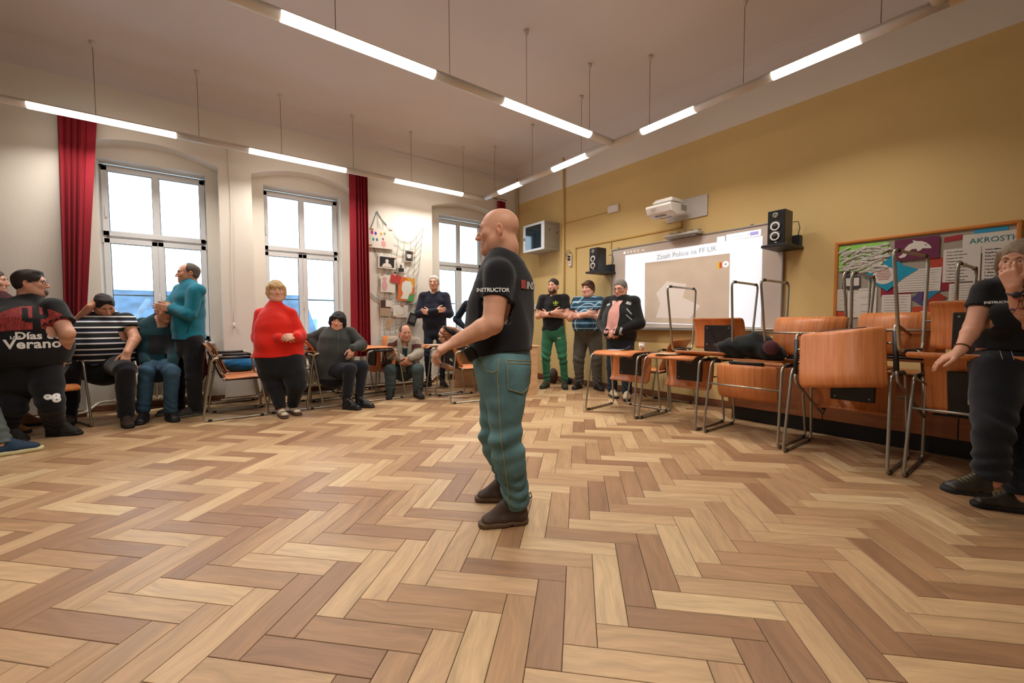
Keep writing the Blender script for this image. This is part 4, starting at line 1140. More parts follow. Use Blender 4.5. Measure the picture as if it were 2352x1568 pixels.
# ================================================================== FIGURES: implicit surfaces meshed with surface nets
def V3(*a): return np.array(a, float)
def unit(v):
    v = np.asarray(v, float); return v / (np.linalg.norm(v) + 1e-12)
class Vol:
    def __init__(s, lo, hi, h):
        s.h = h
        s.lo = np.asarray(lo, float) - 3 * h
        n = np.ceil((np.asarray(hi, float) - s.lo) / h).astype(int) + 4
        s.ax = [(s.lo[i] + h * np.arange(n[i])).astype(np.float32) for i in range(3)]
        s.D = np.full(n, 0.5, np.float32)
    def reg(s, lo, hi):
        sl = []
        for i in range(3):
            a = int(np.clip(np.floor((lo[i] - s.lo[i]) / s.h), 0, len(s.ax[i]))); b = int(np.clip(np.ceil((hi[i] - s.lo[i]) / s.h) + 1, 0, len(s.ax[i])))
            sl.append(slice(a, b))
        X = s.ax[0][sl[0]][:, None, None]; Y = s.ax[1][sl[1]][None, :, None]; Z = s.ax[2][sl[2]][None, None, :]
        return tuple(sl), X, Y, Z
    def _put(s, sl, d, k, sub):
        a = s.D[sl]
        if a.size == 0: return
        if sub:
            d = -d
            if k > 0:
                h = np.clip(.5 - .5 * (a - d) / k, 0, 1); s.D[sl] = a * (1 - h) + d * h + k * h * (1 - h)
            else: s.D[sl] = np.maximum(a, d)
        else:
            if k > 0:
                h = np.clip(.5 + .5 * (d - a) / k, 0, 1); s.D[sl] = d * (1 - h) + a * h - k * h * (1 - h)
            else: s.D[sl] = np.minimum(a, d)
    def cap(s, p, q, r0, r1=None, k=.02, sub=False):
        r1 = r0 if r1 is None else r1
        p, q = np.asarray(p, float), np.asarray(q, float)
        m = max(r0, r1) + k + 2 * s.h
        sl, X, Y, Z = s.reg(np.minimum(p, q) - m, np.maximum(p, q) + m)
        b = q - p; bb = b @ b + 1e-12
        x, y, z = X - p[0], Y - p[1], Z - p[2]
        t = np.clip((x * b[0] + y * b[1] + z * b[2]) / bb, 0, 1)
        d = np.sqrt((x - b[0] * t) ** 2 + (y - b[1] * t) ** 2 + (z - b[2] * t) ** 2) - (r0 + (r1 - r0) * t)
        s._put(sl, d, k, sub); return s
    def chain(s, pts, rr, k=.02):
        for i in range(len(pts) - 1): s.cap(pts[i], pts[i + 1], rr[i], rr[i + 1], k if i == 0 else min(k, .012))
        return s
    def ell(s, c, r, R=None, k=.02, sub=False):
        c, r = np.asarray(c, float), np.asarray(r, float)
        m = max(r) + k + 2 * s.h
        sl, X, Y, Z = s.reg(c - m, c + m)
        x, y, z = X - c[0], Y - c[1], Z - c[2]
        if R is not None:
            R = np.asarray(R, float)       # rows: local axes
            x, y, z = (R[i][0] * x + R[i][1] * y + R[i][2] * z for i in range(3))
        k0 = np.sqrt((x / r[0]) ** 2 + (y / r[1]) ** 2 + (z / r[2]) ** 2) + 1e-6
        k1 = np.sqrt((x / r[0] ** 2) ** 2 + (y / r[1] ** 2) ** 2 + (z / r[2] ** 2) ** 2) + 1e-6
        s._put(sl, k0 * (k0 - 1) / k1, k, sub); return s
    def ecap(s, p, q, side, ra, rb, k=.02, sub=False):
        """elliptic tapered capsule; side = lateral axis, ra/rb = (lateral, depth) radii"""
        p, q = np.asarray(p, float), np.asarray(q, float)
        m = max(*ra, *rb) + k + 2 * s.h
        sl, X, Y, Z = s.reg(np.minimum(p, q) - m, np.maximum(p, q) + m)
        b = q - p; L = np.linalg.norm(b) + 1e-9; ax = b / L
        sd = unit(np.asarray(side) - ax * (np.asarray(side) @ ax)); dp = np.cross(ax, sd)
        x, y, z = X - p[0], Y - p[1], Z - p[2]
        a = x * ax[0] + y * ax[1] + z * ax[2]
        t = np.clip(a / L, 0, 1)
        l = x * sd[0] + y * sd[1] + z * sd[2]; f = x * dp[0] + y * dp[1] + z * dp[2]
        rx = ra[0] + (rb[0] - ra[0]) * t; ry = ra[1] + (rb[1] - ra[1]) * t
        e = a - t * L
        mn = np.minimum(rx, ry)
        k0 = np.sqrt((l / rx) ** 2 + (f / ry) ** 2 + (e / mn) ** 2) + 1e-6
        k1 = np.sqrt((l / rx ** 2) ** 2 + (f / ry ** 2) ** 2 + (e / mn ** 2) ** 2) + 1e-6
        s._put(sl, k0 * (k0 - 1) / k1, k, sub); return s
    def loft(s, st, side, k=.03, off=0.0):
        for a, b in zip(st[:-1], st[1:]):
            s.ecap(a[0], b[0], side, (a[1] + off, a[2] + off), (b[1] + off, b[2] + off), k)
        return s
    def cut(s, p, n):
        """remove the half space on the side of n"""
        n = unit(n); p = np.asarray(p, float)
        d = (s.ax[0][:, None, None] - p[0]) * n[0] + (s.ax[1][None, :, None] - p[1]) * n[1] + (s.ax[2][None, None, :] - p[2]) * n[2]
        s.D = np.maximum(s.D, d.astype(np.float32)); return s
    def cut_near(s, p, n, c, rad):
        """half-space cut limited to a vertical cylinder of radius rad around c"""
        n = unit(n); p = np.asarray(p, float)
        sl, X, Y, Z = s.reg((c[0] - rad, c[1] - rad, -9), (c[0] + rad, c[1] + rad, 9))
        d = (X - p[0]) * n[0] + (Y - p[1]) * n[1] + (Z - p[2]) * n[2]
        rr = np.sqrt((X - c[0]) ** 2 + (Y - c[1]) ** 2) - rad
        s.D[sl] = np.maximum(s.D[sl], np.minimum(d, -rr)).astype(np.float32); return s
    def folds(s, amp, freq, seed, aniso=(1, 1, 1), mask=None):
        r = np.random.RandomState(seed)
        I = np.nonzero(np.abs(s.D) < 3 * s.h + amp)
        P = [s.ax[i][I[i]] * aniso[i] for i in range(3)]
        w = np.zeros(len(I[0]), np.float32)
        ph = np.zeros_like(w)
        for i in range(3):
            d = r.normal(size=3); d /= np.linalg.norm(d)
            ph += .8 * np.sin(freq * .55 * (P[0] * d[0] + P[1] * d[1] + P[2] * d[2]) + r.uniform(0, 6))
        for i in range(5):
            d = r.normal(size=3); d /= np.linalg.norm(d); f = freq * r.uniform(.6, 1.7)
            w += np.sin(f * (P[0] * d[0] + P[1] * d[1] + P[2] * d[2]) + r.uniform(0, 6) + 1.3 * ph) / 3.0
        w = np.sign(w) * np.abs(w) ** .8
        if mask is not None: w = w * mask(s.ax[0][I[0]], s.ax[1][I[1]], s.ax[2][I[2]])
        s.D[I] += amp * w; return s
    def rings(s, c, ax, rad, amp, freq, seed):
        """bunched wrinkles around a joint: waves along axis ax within radius rad of c"""
        r = np.random.RandomState(seed); c = np.asarray(c, float); ax = unit(ax)
        I = np.nonzero(np.abs(s.D) < 3 * s.h + amp)
        x, y, z = s.ax[0][I[0]] - c[0], s.ax[1][I[1]] - c[1], s.ax[2][I[2]] - c[2]
        g = np.exp(-(x * x + y * y + z * z) / (rad * rad))
        t = x * ax[0] + y * ax[1] + z * ax[2]
        o = np.cross(ax, r.normal(size=3)); o = unit(o)
        l = x * o[0] + y * o[1] + z * o[2]
        s.D[I] += amp * g * np.sin(freq * (t + .6 * l) + 2.2 * np.sin(12 * l + r.uniform(0, 6))); return s
    def mesh(s):
        D = s.D; h = s.h
        ins = D < 0
        n = D.shape
        c = [ins[i:n[0] - 1 + i, j:n[1] - 1 + j, k:n[2] - 1 + k] for i in (0, 1) for j in (0, 1) for k in (0, 1)]
        cnt = np.zeros(c[0].shape, np.int8)
        for q in c: cnt += q
        act = (cnt > 0) & (cnt < 8)
        I = np.nonzero(act)
        N = len(I[0])
        if N == 0: return np.zeros((0, 3)), np.zeros((0, 4), int)
        idx = np.full(act.shape, -1, np.int32); idx[I] = np.arange(N)
        acc = np.zeros((N, 3), np.float64); num = np.zeros(N)
        off = [(i, j, k) for i in (0, 1) for j in (0, 1) for k in (0, 1)]
        val = {o: D[I[0] + o[0], I[1] + o[1], I[2] + o[2]] for o in off}
        for a in off:
            for ax_ in range(3):
                if a[ax_] == 1: continue
                b = list(a); b[ax_] = 1; b = tuple(b)
                va, vb = val[a], val[b]
                m = (va < 0) != (vb < 0)
                t = np.where(m, va / (va - vb + 1e-20), 0)
                p = np.zeros((N, 3)); p[:] = a; p[:, ax_] = t
                acc[m] += p[m]; num[m] += 1
        Vv = acc / num[:, None]
        Vv = np.stack([I[i] + Vv[:, i] for i in range(3)], 1) * h + s.lo
        F = []
        for ax_ in range(3):
            a1, a2 = [(1, 2), (2, 0), (0, 1)][ax_]
            slA = [slice(None)] * 3; slB = [slice(None)] * 3
            slA[ax_] = slice(0, n[ax_] - 1); slB[ax_] = slice(1, n[ax_])
            A_, B_ = ins[tuple(slA)], ins[tuple(slB)]
            e = A_ != B_
            E_ = np.nonzero(e)
            ok = (E_[a1] > 0) & (E_[a2] > 0) & (E_[a1] < n[a1] - 1) & (E_[a2] < n[a2] - 1)
            E_ = [q[ok] for q in E_]
            fl_ = A_[tuple(E_)]
            def at(d1, d2):
                q = [E_[0].copy(), E_[1].copy(), E_[2].copy()]; q[a1] = q[a1] + d1; q[a2] = q[a2] + d2
                return idx[tuple(q)]
            q = np.stack([at(-1, -1), at(0, -1), at(0, 0), at(-1, 0)], 1)
            q[~fl_] = q[~fl_][:, ::-1]
            F.append(q)
        F = np.concatenate(F)
        F = F[(F >= 0).all(1)]
        return Vv, F
def np_mesh(name, Vv, F, m, parent, tint=None):
    me = bpy.data.meshes.new(name)
    me.vertices.add(len(Vv)); me.vertices.foreach_set('co', np.asarray(Vv, np.float32).ravel())
    me.loops.add(F.size); me.loops.foreach_set('vertex_index', F.astype(np.int32).ravel())
    me.polygons.add(len(F)); me.polygons.foreach_set('loop_start', np.arange(0, F.size, 4, dtype=np.int32)); me.polygons.foreach_set('loop_total', np.full(len(F), 4, np.int32))
    me.update(calc_edges=True)
    me.polygons.foreach_set('use_smooth', np.ones(len(F), bool))
    if tint is not None:
        a = me.color_attributes.new('tint', 'FLOAT_COLOR', 'POINT'); a.data.foreach_set('color', np.asarray(tint, np.float32).ravel())
    me.materials.append(m)
    o = bpy.data.objects.new(name, me); COL.objects.link(o)
    if parent is not None: o.parent = parent
    return o
def smooth_mesh(Vv, F, it=1, lam=.5):
    for _ in range(it):
        acc = np.zeros_like(Vv); num = np.zeros(len(Vv))
        for i in range(4):
            a, b = F[:, i], F[:, (i + 1) % 4]
            np.add.at(acc, a, Vv[b]); np.add.at(num, a, 1); np.add.at(acc, b, Vv[a]); np.add.at(num, b, 1)
        Vv = Vv + lam * (acc / np.maximum(num, 1)[:, None] - Vv)
    return Vv

# ---- heads (local: x right, y forward, z up, centre at eye level, chin -0.118, crown +0.118)
def head_vol(h, kind='man', mouth=0.0):
    v = Vol((-.11, -.14, -.30), (.11, .14, .145), h)
    fat = {'man': 0, 'fat': 1.0, 'woman': .1, 'slim': -.35, 'bull': .5}[kind]
    v.ell((0, -.018, .034), (.076, .098, .084), k=0)
    v.ell((0, .028, -.02), (.064 + .006 * fat, .068, .092), k=.03)
    for s in (-1, 1):
        v.cap((s * (.050 + .007 * fat), -.01, -.045), (s * (.036 + .008 * fat), .03, -.088), .024 + .006 * fat, .022 + .006 * fat, .03)
        v.cap((s * (.036 + .008 * fat), .03, -.088), (s * .012, .068, -.102), .02 + .006 * fat, .018, .025)
        v.ell((s * .043, .055, -.022), (.024 + .004 * fat, .026, .024), k=.022)
        v.ell((s * .047, .025, -.06), (.02 + .010 * fat, .03, .03), k=.02)
    v.ell((0, .072, -.1), (.022, .018, .017), k=.02)
    v.cap((-.034, .078, .022), (.034, .078, .022), .013, k=.018)
    for s in (-1, 1): v.ell((s * .031, .100, .003), (.018, .0145, .0115), k=.012, sub=True)
    v.chain([(0, .084, .012), (0, .102, -.018), (0, .113, -.036)], [.0085, .0095, .0105], .014)
    for s in (-1, 1): v.ell((s * .0125, .101, -.038), (.0085, .011, .008), k=.008)
    v.ell((0, .072, -.07), (.034, .022, .024), k=.015)
    v.cap((-.021, .083, -.0665), (.021, .083, -.0665), .0055, k=.008); v.cap((-.008, .0905, -.0645), (.008, .0905, -.0645), .0058, k=.006)
    if mouth > 0: v.ell((0, .094, -.074), (.019, .016, .005 + mouth), k=.004, sub=True)
    else: v.cap((-.023, .096, -.0715), (.023, .096, -.0715), .0028, k=.004, sub=True)
    v.cap((-.016, .083, -.0785 - mouth), (.016, .083, -.0785 - mouth), .0065, k=.008); v.ell((0, .088, -.079 - mouth), (.014, .007, .006), k=.006)
    for s in (-1, 1):
        c = math.cos(.35); n = math.sin(.35)
        R = [(c, s * n, 0), (-s * n, c, 0), (0, 0, 1)]
        v.ell((s * .082, -.014, -.008), (.008, .02, .032), R, k=.008)
        v.ell((s * .089, -.012, -.002), (.006, .011, .018), R, k=.004, sub=True)
        v.ell((s * .0835, -.006, -.012), (.004, .006, .008), k=.004)
    nr = .056 + .012 * fat if kind != 'woman' else .048
    v.ecap((0, -.028, -.06), (0, -.045, -.27), (1, 0, 0), (nr, nr * 1.02), (nr * 1.12, nr * 1.1), .035)
    if kind in ('fat', 'bull'): v.ell((0, .03, -.112), (.05, .045, .028), k=.03)
    if kind == 'bull':
        v.ell((0, -.062, -.085), (.056, .048, .055), k=.03); v.cap((-.035, -.112, -.052), (.035, -.112, -.052), .0035, k=.012, sub=True)
    return v
HEADS = {}
def head_mesh(kind, h=.0034, mouth=0.0):
    key = (kind, h, mouth)
    if key not in HEADS:
        Vv, F = head_vol(h, kind, mouth).mesh(); HEADS[key] = (smooth_mesh(Vv, F, 1, .4), F)
    return HEADS[key]
def skin_tint(Vl, skin, stubble=None):
    """albedo variation in head-local coordinates: lips, nose, ears, beard shadow"""
    c = np.ones((len(Vl), 4)); c[:, :3] = skin
    x, y, z = Vl.T
    def mixc(m, col):
        m = np.clip(m, 0, 1)[:, None]; c[:, :3] = c[:, :3] * (1 - m) + np.array(col) * m
    sk = np.array(skin)
    lips = np.exp(-((x / .022) ** 4 + ((z + .0725) / .0095) ** 4)) * (y > .07)
    mixc(.75 * lips, sk * np.array((.80, .50, .48)))
    mixc(.35 * np.exp(-((x / .02) ** 2 + ((z + .035) / .02) ** 2)) * (y > .08), sk * np.array((1.0, .68, .62)))
    mixc(.35 * (np.abs(x) > .078) * (z > -.06), sk * np.array((1.0, .62, .55)))
    mixc(.22 * np.exp(-(((np.abs(x) - .043) / .022) ** 2 + ((z + .025) / .022) ** 2)) * (y > .03), sk * np.array((1.0, .65, .6)))
    if stubble: 
        m = np.clip((-.045 - z) / .02, 0, 1) * np.clip((y + .01) / .03, 0, 1) * (z > -.135)
        mixc(stubble[1] * m, stubble[0])
    return c
def cran(v, t, k=0.0):
    v.ell((0, -.018, .034), (.076 + t, .098 + t, .084 + t), k=k)
def hair_vol(style, h=.0042):
    v = Vol((-.125, -.15, -.16), (.125, .14, .16), h)
    if style in ('short', 'grey_short', 'buzz', 'crop'):
        t = {'short': .012, 'grey_short': .010, 'buzz': .005, 'crop': .008}[style]
        cran(v, t)
        v.ell((0, -.03, -.01), (.079 + t * .6, .078 + t, .07), k=.015)
        if style == 'short': v.ell((0, .045, .095), (.05, .04, .022), k=.02)
        v.ell((0, .112, -.012), (.082, .068, .088), k=.010, sub=True)          # face
        for s in (-1, 1): v.ell((s * .09, .04, -.035), (.045, .045, .05), k=.01, sub=True); v.ell((s * .095, -.012, -.02), (.03, .024, .036), k=.005, sub=True)
        v.cut((0, 0, -.075), (0, 0, -1)); v.ell((0, .05, -.10), (.13, .10, .075), k=.01, sub=True)
    elif style == 'receding':
        cran(v, .006); v.ell((0, -.03, -.01), (.080, .08, .07), k=.012)
        v.ell((0, .10, .05), (.075, .115, .085), k=.02, sub=True)
        for s in (-1, 1): v.ell((s * .095, -.012, -.02), (.03, .024, .036), k=.005, sub=True)
        v.ell((0, .06, -.06), (.13, .085, .09), k=.01, sub=True); v.cut((0, 0, -.075), (0, 0, -1))
    elif style == 'white_side':
        cran(v, .010); v.ell((0, -.03, .0), (.085, .085, .075), k=.012)
        v.ell((0, .105, .005), (.078, .06, .082), k=.012, sub=True)
        for s in (-1, 1): v.ell((s * .095, -.012, -.025), (.03, .026, .034), k=.005, sub=True)
        v.ell((0, .06, -.09), (.13, .085, .09), k=.01, sub=True); v.cut((0, 0, -.08), (0, 0, -1))
    elif style == 'mop':
        cran(v, .018); v.ell((0, -.03, -.015), (.094, .09, .085), k=.02); v.cap((-.045, .075, .075), (.045, .08, .068), .022, k=.02)
        v.ell((0, .122, -.02), (.074, .066, .082), k=.008, sub=True)
        for s in (-1, 1): v.ell((s * .085, .05, -.05), (.03, .035, .04), k=.01, sub=True)
        v.ell((0, .07, -.12), (.12, .11, .06), k=.01, sub=True); v.cut((0, 0, -.10), (0, 0, -1))
    elif style == 'bob':
        cran(v, .019); 
        for s in (-1, 1): v.chain([(s * .075, .02, .03), (s * .088, .015, -.03), (s * .078, .01, -.085)], [.032, .026, .017], .03)
        v.ell((0, -.055, -.03), (.085, .06, .075), k=.03)
        v.chain([(-.06, .07, .06), (-.03, .088, .045), (.03, .088, .045), (.06, .07, .06)], [.022, .019, .019, .022], .02)
        v.ell((0, .115, -.035), (.060, .055, .068), k=.006, sub=True)
        v.cut((0, 0, -.105), (0, 0, -1))
    elif style == 'layered':
        cran(v, .024); v.ell((0, -.05, -.01), (.098, .075, .085), k=.03)
        for s in (-1, 1): v.chain([(s * .08, .02, .03), (s * .09, .0, -.03), (s * .085, -.03, -.075)], [.03, .026, .012], .03)
        v.chain([(-.055, .078, .06), (-.02, .095, .045), (.03, .092, .052), (.06, .07, .06)], [.024, .02, .021, .022], .02)
        v.ell((0, .125, -.03), (.064, .07, .082), k=.006, sub=True)
        v.ell((0, -.02, -.15), (.12, .06, .05), k=.02, sub=True); v.cut((0, 0, -.11), (0, 0, -1))
    elif style == 'tied':
        cran(v, .010); v.ell((0, -.03, -.02), (.084, .085, .07), k=.02)
        v.ell((0, .118, -.03), (.068, .07, .10), k=.006, sub=True)
        for s in (-1, 1): v.chain([(s * .074, .045, .05), (s * .084, .035, -.03), (s * .078, .03, -.12)], [.016, .012, .006], .02)
    elif style == 'beard':
        v.ell((0, .032, -.075), (.066, .062, .062), k=0)
        v.ell((0, .072, -.105), (.03, .026, .026), k=.02)
        v.ell((0, .02, .02), (.1, .14, .067), k=.008, sub=True); v.ell((0, .095, -.07), (.017, .03, .009), k=.004, sub=True)
        v.cut((0, .0, 0), (0, -1, 0)); v.ell((0, .0, -.15), (.1, .06, .045), k=.01, sub=True)
    elif style == 'goatee':
        v.ell((0, .070, -.088), (.032, .034, .036), k=0); v.cap((-.028, .082, -.055), (.028, .082, -.055), .009, k=.01)
        v.ell((0, .095, -.072), (.018, .03, .008), k=.004, sub=True); v.cut((0, .04, 0), (0, -1, 0))
    v.folds(.0032, 80, sum(map(ord, style)) % 97, (1, 1, .4))
    return v
HAIRS = {}
def hair_mesh(style):
    if style not in HAIRS: HAIRS[style] = hair_vol(style).mesh()
    return HAIRS[style]

# ---- hand primitives
def hand(v, wr, d, pn, thumb, curl=.5, sc=1.0, spread=.12, tcurl=.4, k=.008, rad=1.0):
    """wr wrist, d finger direction, pn direction the palm faces, thumb = side (+1/-1 along d x pn)"""
    d = unit(d); pn = unit(np.asarray(pn) - d * (np.asarray(pn) @ d)); w = np.cross(d, pn) * thumb      # w points to the thumb side
    wr = np.asarray(wr, float)
    offs = (.030, .010, -.010, -.029)
    kl = (.086, .090, .086, .077); fl = (.072, .080, .075, .058); fr = (.0093, .0096, .0092, .0082)
    pn0 = pn
    for i in range(4):
        kn = wr + sc * (d * kl[i] + w * offs[i])
        v.cap(wr + sc * (w * offs[i] * .62 + d * .01), kn, .0150 * sc * rad, .0125 * sc * rad, .012 if i == 0 else k * 1.5)
        dd = unit(d + w * spread * (1.4 - i) * .5); pc = pn0; p = kn
        for j, f in enumerate((.46, .30, .24)):
            a = curl * (.75, 1.0, .75)[j] * (1 + .07 * (i - 1.2))
            dd, pc = dd * math.cos(a) + pc * math.sin(a), pc * math.cos(a) - dd * math.sin(a)
            q = p + sc * fl[i] * f * dd * 1.12
            v.cap(p, q, sc * rad * fr[i] * (1.0, .94, .86)[j], sc * rad * fr[i] * (.94, .86, .72)[j], k * .6)
            p = q
    pn = pn0
    b = wr + sc * (d * .022 + w * .022 + pn * .004)
    t1 = unit(w * (.85 - .3 * tcurl) + d * .75 + pn * (.15 + .5 * tcurl)); p1 = b + sc * .046 * t1
    t2 = unit(t1 * .7 + d * .6 + pn * tcurl * .4 - w * .3 * tcurl); p2 = p1 + sc * .034 * t2; t3 = unit(t2 + d * .25 - w * .2 * tcurl); p3 = p2 + sc * .026 * t3
    v.cap(b, p1, .0165 * sc * rad, .0118 * sc * rad, .012); v.cap(p1, p2, .0112 * sc * rad, .0102 * sc * rad, k * .6); v.cap(p2, p3, .0100 * sc * rad, .0075 * sc * rad, k * .5)
def arm_vol(sh, el, wr, hd, h=.0042, r=(.052, .044, .042, .029), full=True):
    """bare arm with hand; hd = dict for hand()"""
    pts = np.array([sh, el, wr]); 
    tip = np.asarray(wr) + unit(hd['d']) * .21 * hd.get('sc', 1)
    pts = np.vstack([pts, tip]) if full else np.vstack([el + (np.asarray(wr) - el) * .35, wr, tip])
    v = Vol(pts.min(0) - .085, pts.max(0) + .085, h)
    sh, el, wr = (np.asarray(q, float) for q in (sh, el, wr))
    if full:
        v.chain([sh, sh + (el - sh) * .5, el], [r[0], r[0] * .97, r[1]], .02)
    m = el + (wr - el) * .28
    v.chain([el, m, wr], [r[1] * .96, r[2], r[3]], .018)
    side = np.cross(unit(hd['d']), unit(hd['pn']))
    v.ecap(el + (wr - el) * .85, wr + unit(hd['d']) * .03, side, (r[3] * 1.08, r[3] * .82), (.034 * hd.get('sc', 1), .017 * hd.get('sc', 1)), .015)
    hand(v, wr, **hd)
    return v

# ---- shoes (local: toe +y, heel at y=-0.10, sole on z=0)
SHOE = {}
def shoe_mesh(kind, part, h=.006):
    key = (kind, part)
    if key in SHOE: return SHOE[key]
    v = Vol((-.075, -.135, -.012), (.075, .21, .24), h)
    def foot(r, z, k=.02):
        v.ecap((0, -.075, z), (0.0, .03, z), (1, 0, 0), (.036 * r, .03), (.045 * r, .03), k); v.ecap((0, .03, z), (.004, .125, z * .8), (1, 0, 0), (.045 * r, .03), (.040 * r, .024), k)
    if part == 'sole':
        for sx in (0,):
            v.cap((0, -.072, .016), (0, .03, .016), .040, .047, 0); v.cap((0, .03, .016), (.004, .125, .018), .047, .042, .01)
        v.cut((0, 0, .030 if kind != 'slipper' else .024), (0, 0, 1)); v.cut((0, 0, .0), (0, 0, -1))
        if kind in ('boot', 'shoe'): v.cap((-.08, -.012, 0), (.08, -.012, 0), .009, k=.004, sub=True)
    else:
        foot(1.0, .042)
        if kind == 'boot': v.chain([(0, -.055, .06), (0, -.060, .13), (0, -.058, .165)], [.045, .046, .049], .03); v.cap((0, .09, .05), (0, .02, .10), .026, .036, .03)
        elif kind == 'ankle': v.chain([(0, -.055, .06), (0, -.060, .13), (0, -.058, .19)], [.042, .042, .046], .03); v.cap((0, .09, .045), (0, .0, .10), .022, .034, .03)
        elif kind in ('shoe', 'sneaker'): v.chain([(0, -.06, .05), (0, -.065, .085)], [.040, .040], .02); v.cap((0, .09, .045), (0, .0, .085), .024, .033, .03); v.ell((0, -.055, .125), (.032, .045, .035), k=.006, sub=True)
        v.cut((0, 0, .022), (0, 0, -1))
        if kind == 'boot': v.cut((0, 0, .175), (0, 0, 1))
        if kind == 'ankle': v.cut((0, 0, .185), (0, 0, 1))
        if kind == 'slipper':
            v.cut((0, .005, 0), (0, -1, 0)); v.cut((0, .095, 0), (0, 1, 0))
    SHOE[key] = v.mesh(); return SHOE[key]
M_LACE = mat('dark_lace', '#2b2620', .8)
def place(Vv, o, R, s=1.0): return (Vv * s) @ np.asarray(R).T + np.asarray(o)
def add_shoe(root, kind, pos, fwd, up, mu, ms, sc=1.0, ml=None, sideflip=1):
    f = unit(fwd); u = unit(np.asarray(up) - f * (np.asarray(up) @ f)); r = np.cross(f, u)
    R = np.stack([r * sideflip, f, u], 1)
    Vv, F = shoe_mesh(kind, 'upper'); F2 = F if sideflip > 0 else F[:, ::-1]
    o = np_mesh('shoe', place(Vv, pos, R, sc), F2, mu, root)
    Vv, F = shoe_mesh(kind, 'sole'); F2 = F if sideflip > 0 else F[:, ::-1]
    np_mesh('sole', place(Vv, pos, R, sc), F2, ms, o)
    if kind in ('boot', 'shoe', 'sneaker'):
        q = MB()
        for i in range(5):
            y, z = .085 - .021 * i, .078 + (.0125 * i if kind == 'boot' else .0095 * i)
            pts = [V3(-.024, y, z - .012), V3(0, y + .006, z + .002), V3(.024, y, z - .012)]
            q.tube([place(p[None], pos, R, sc)[0] for p in pts], .0035 * sc, 5)
        q.build('laces', ml or M_LACE, o)
    return o

# ---- projecting prints on clothing
def bvh_of(o):
    me = o.data; n = len(me.vertices)
    co = np.zeros(n * 3, np.float32); me.vertices.foreach_get('co', co); co = co.reshape(-1, 3)
    return BVHTree.FromPolygons([tuple(p) for p in co], [tuple(p.vertices) for p in me.polygons])
def project(bvh, pts, d, off=.0025, back=.5):
    """pts (N,3) root-local, shoot along d onto the cloth"""
    d = Vector(d).normalized(); out = []
    for p in pts:
        hit, nrm, i, dist = bvh.ray_cast(Vector(p) - d * back, d, back * 2.5)
        if hit is None:
            hit, nrm, i, dist = bvh.find_nearest(Vector(p))
        if nrm.dot(d) > 0: nrm = -nrm
        out.append(tuple(hit + nrm * off))
    return out
def cloth_text(garment, bvh, body, size, c, ux, uz, d, m, name='lettering', bold=0.0, off=.0025, align='CENTER', shear=0.0, spacing=1.0, arch=0.0):
    me = text_mesh(body, size, 0, align, bold, shear, spacing)
    bm = bmesh.new(); bm.from_mesh(me); bmesh.ops.triangulate(bm, faces=bm.faces)
    bmesh.ops.subdivide_edges(bm, edges=[e for e in bm.edges if e.calc_length() > size * .16], cuts=2, use_grid_fill=False)
    bmesh.ops.triangulate(bm, faces=bm.faces); bm.to_mesh(me); bm.free()
    ux, uz, c = unit(ux), unit(uz), np.asarray(c, float)
    P = [c + ux * v.co.x + uz * (v.co.y + arch * v.co.x ** 2) for v in me.vertices]
    for v, q in zip(me.vertices, project(bvh, P, d, off)): v.co = q
    me.materials.append(m)
    return link(name, me, None, garment)
def cloth_patch(garment, bvh, poly, c, ux, uz, d, m, name, off=.0025, n=10, thick=0):
    """polygon (a,b) filled with a grid, projected on the cloth"""
    bm = bmesh.new(); vs = [bm.verts.new((a, b, 0)) for a, b in poly]; f = bm.faces.new(vs)
    L = max(max(p[0] for p in poly) - min(p[0] for p in poly), max(p[1] for p in poly) - min(p[1] for p in poly))
    for _ in range(2):
        bmesh.ops.triangulate(bm, faces=bm.faces); bmesh.ops.subdivide_edges(bm, edges=[e for e in bm.edges if e.calc_length() > L / n], cuts=1)
    bmesh.ops.triangulate(bm, faces=bm.faces)
    bmesh.ops.subdivide_edges(bm, edges=[e for e in bm.edges if e.calc_length() > L / n], cuts=1); bmesh.ops.triangulate(bm, faces=bm.faces)
    me = bpy.data.meshes.new(name); bm.to_mesh(me); bm.free()
    ux, uz, c = unit(ux), unit(uz), np.asarray(c, float)
    for v, q in zip(me.vertices, project(bvh, [c + ux * v.co.x + uz * v.co.y for v in me.vertices], d, off)): v.co = q
    me.materials.append(m); me.update()
    return link(name, me, None, garment, True)
def cloth_line(garment, bvh, pts, c, ux, uz, d, m, r=.0016, name='seam', off=.001):
    ux, uz, c = unit(ux), unit(uz), np.asarray(c, float)
    P = []
    for a, b in zip(pts[:-1], pts[1:]):
        k = max(2, int(math.hypot(b[0] - a[0], b[1] - a[1]) / .02))
        P += [(a[0] + (b[0] - a[0]) * i / k, a[1] + (b[1] - a[1]) * i / k) for i in range(k)]
    P.append(pts[-1])
    q = project(bvh, [c + ux * a + uz * b for a, b in P], d, off)
    return MB().tube(q, r, 5).build(name, m, garment)

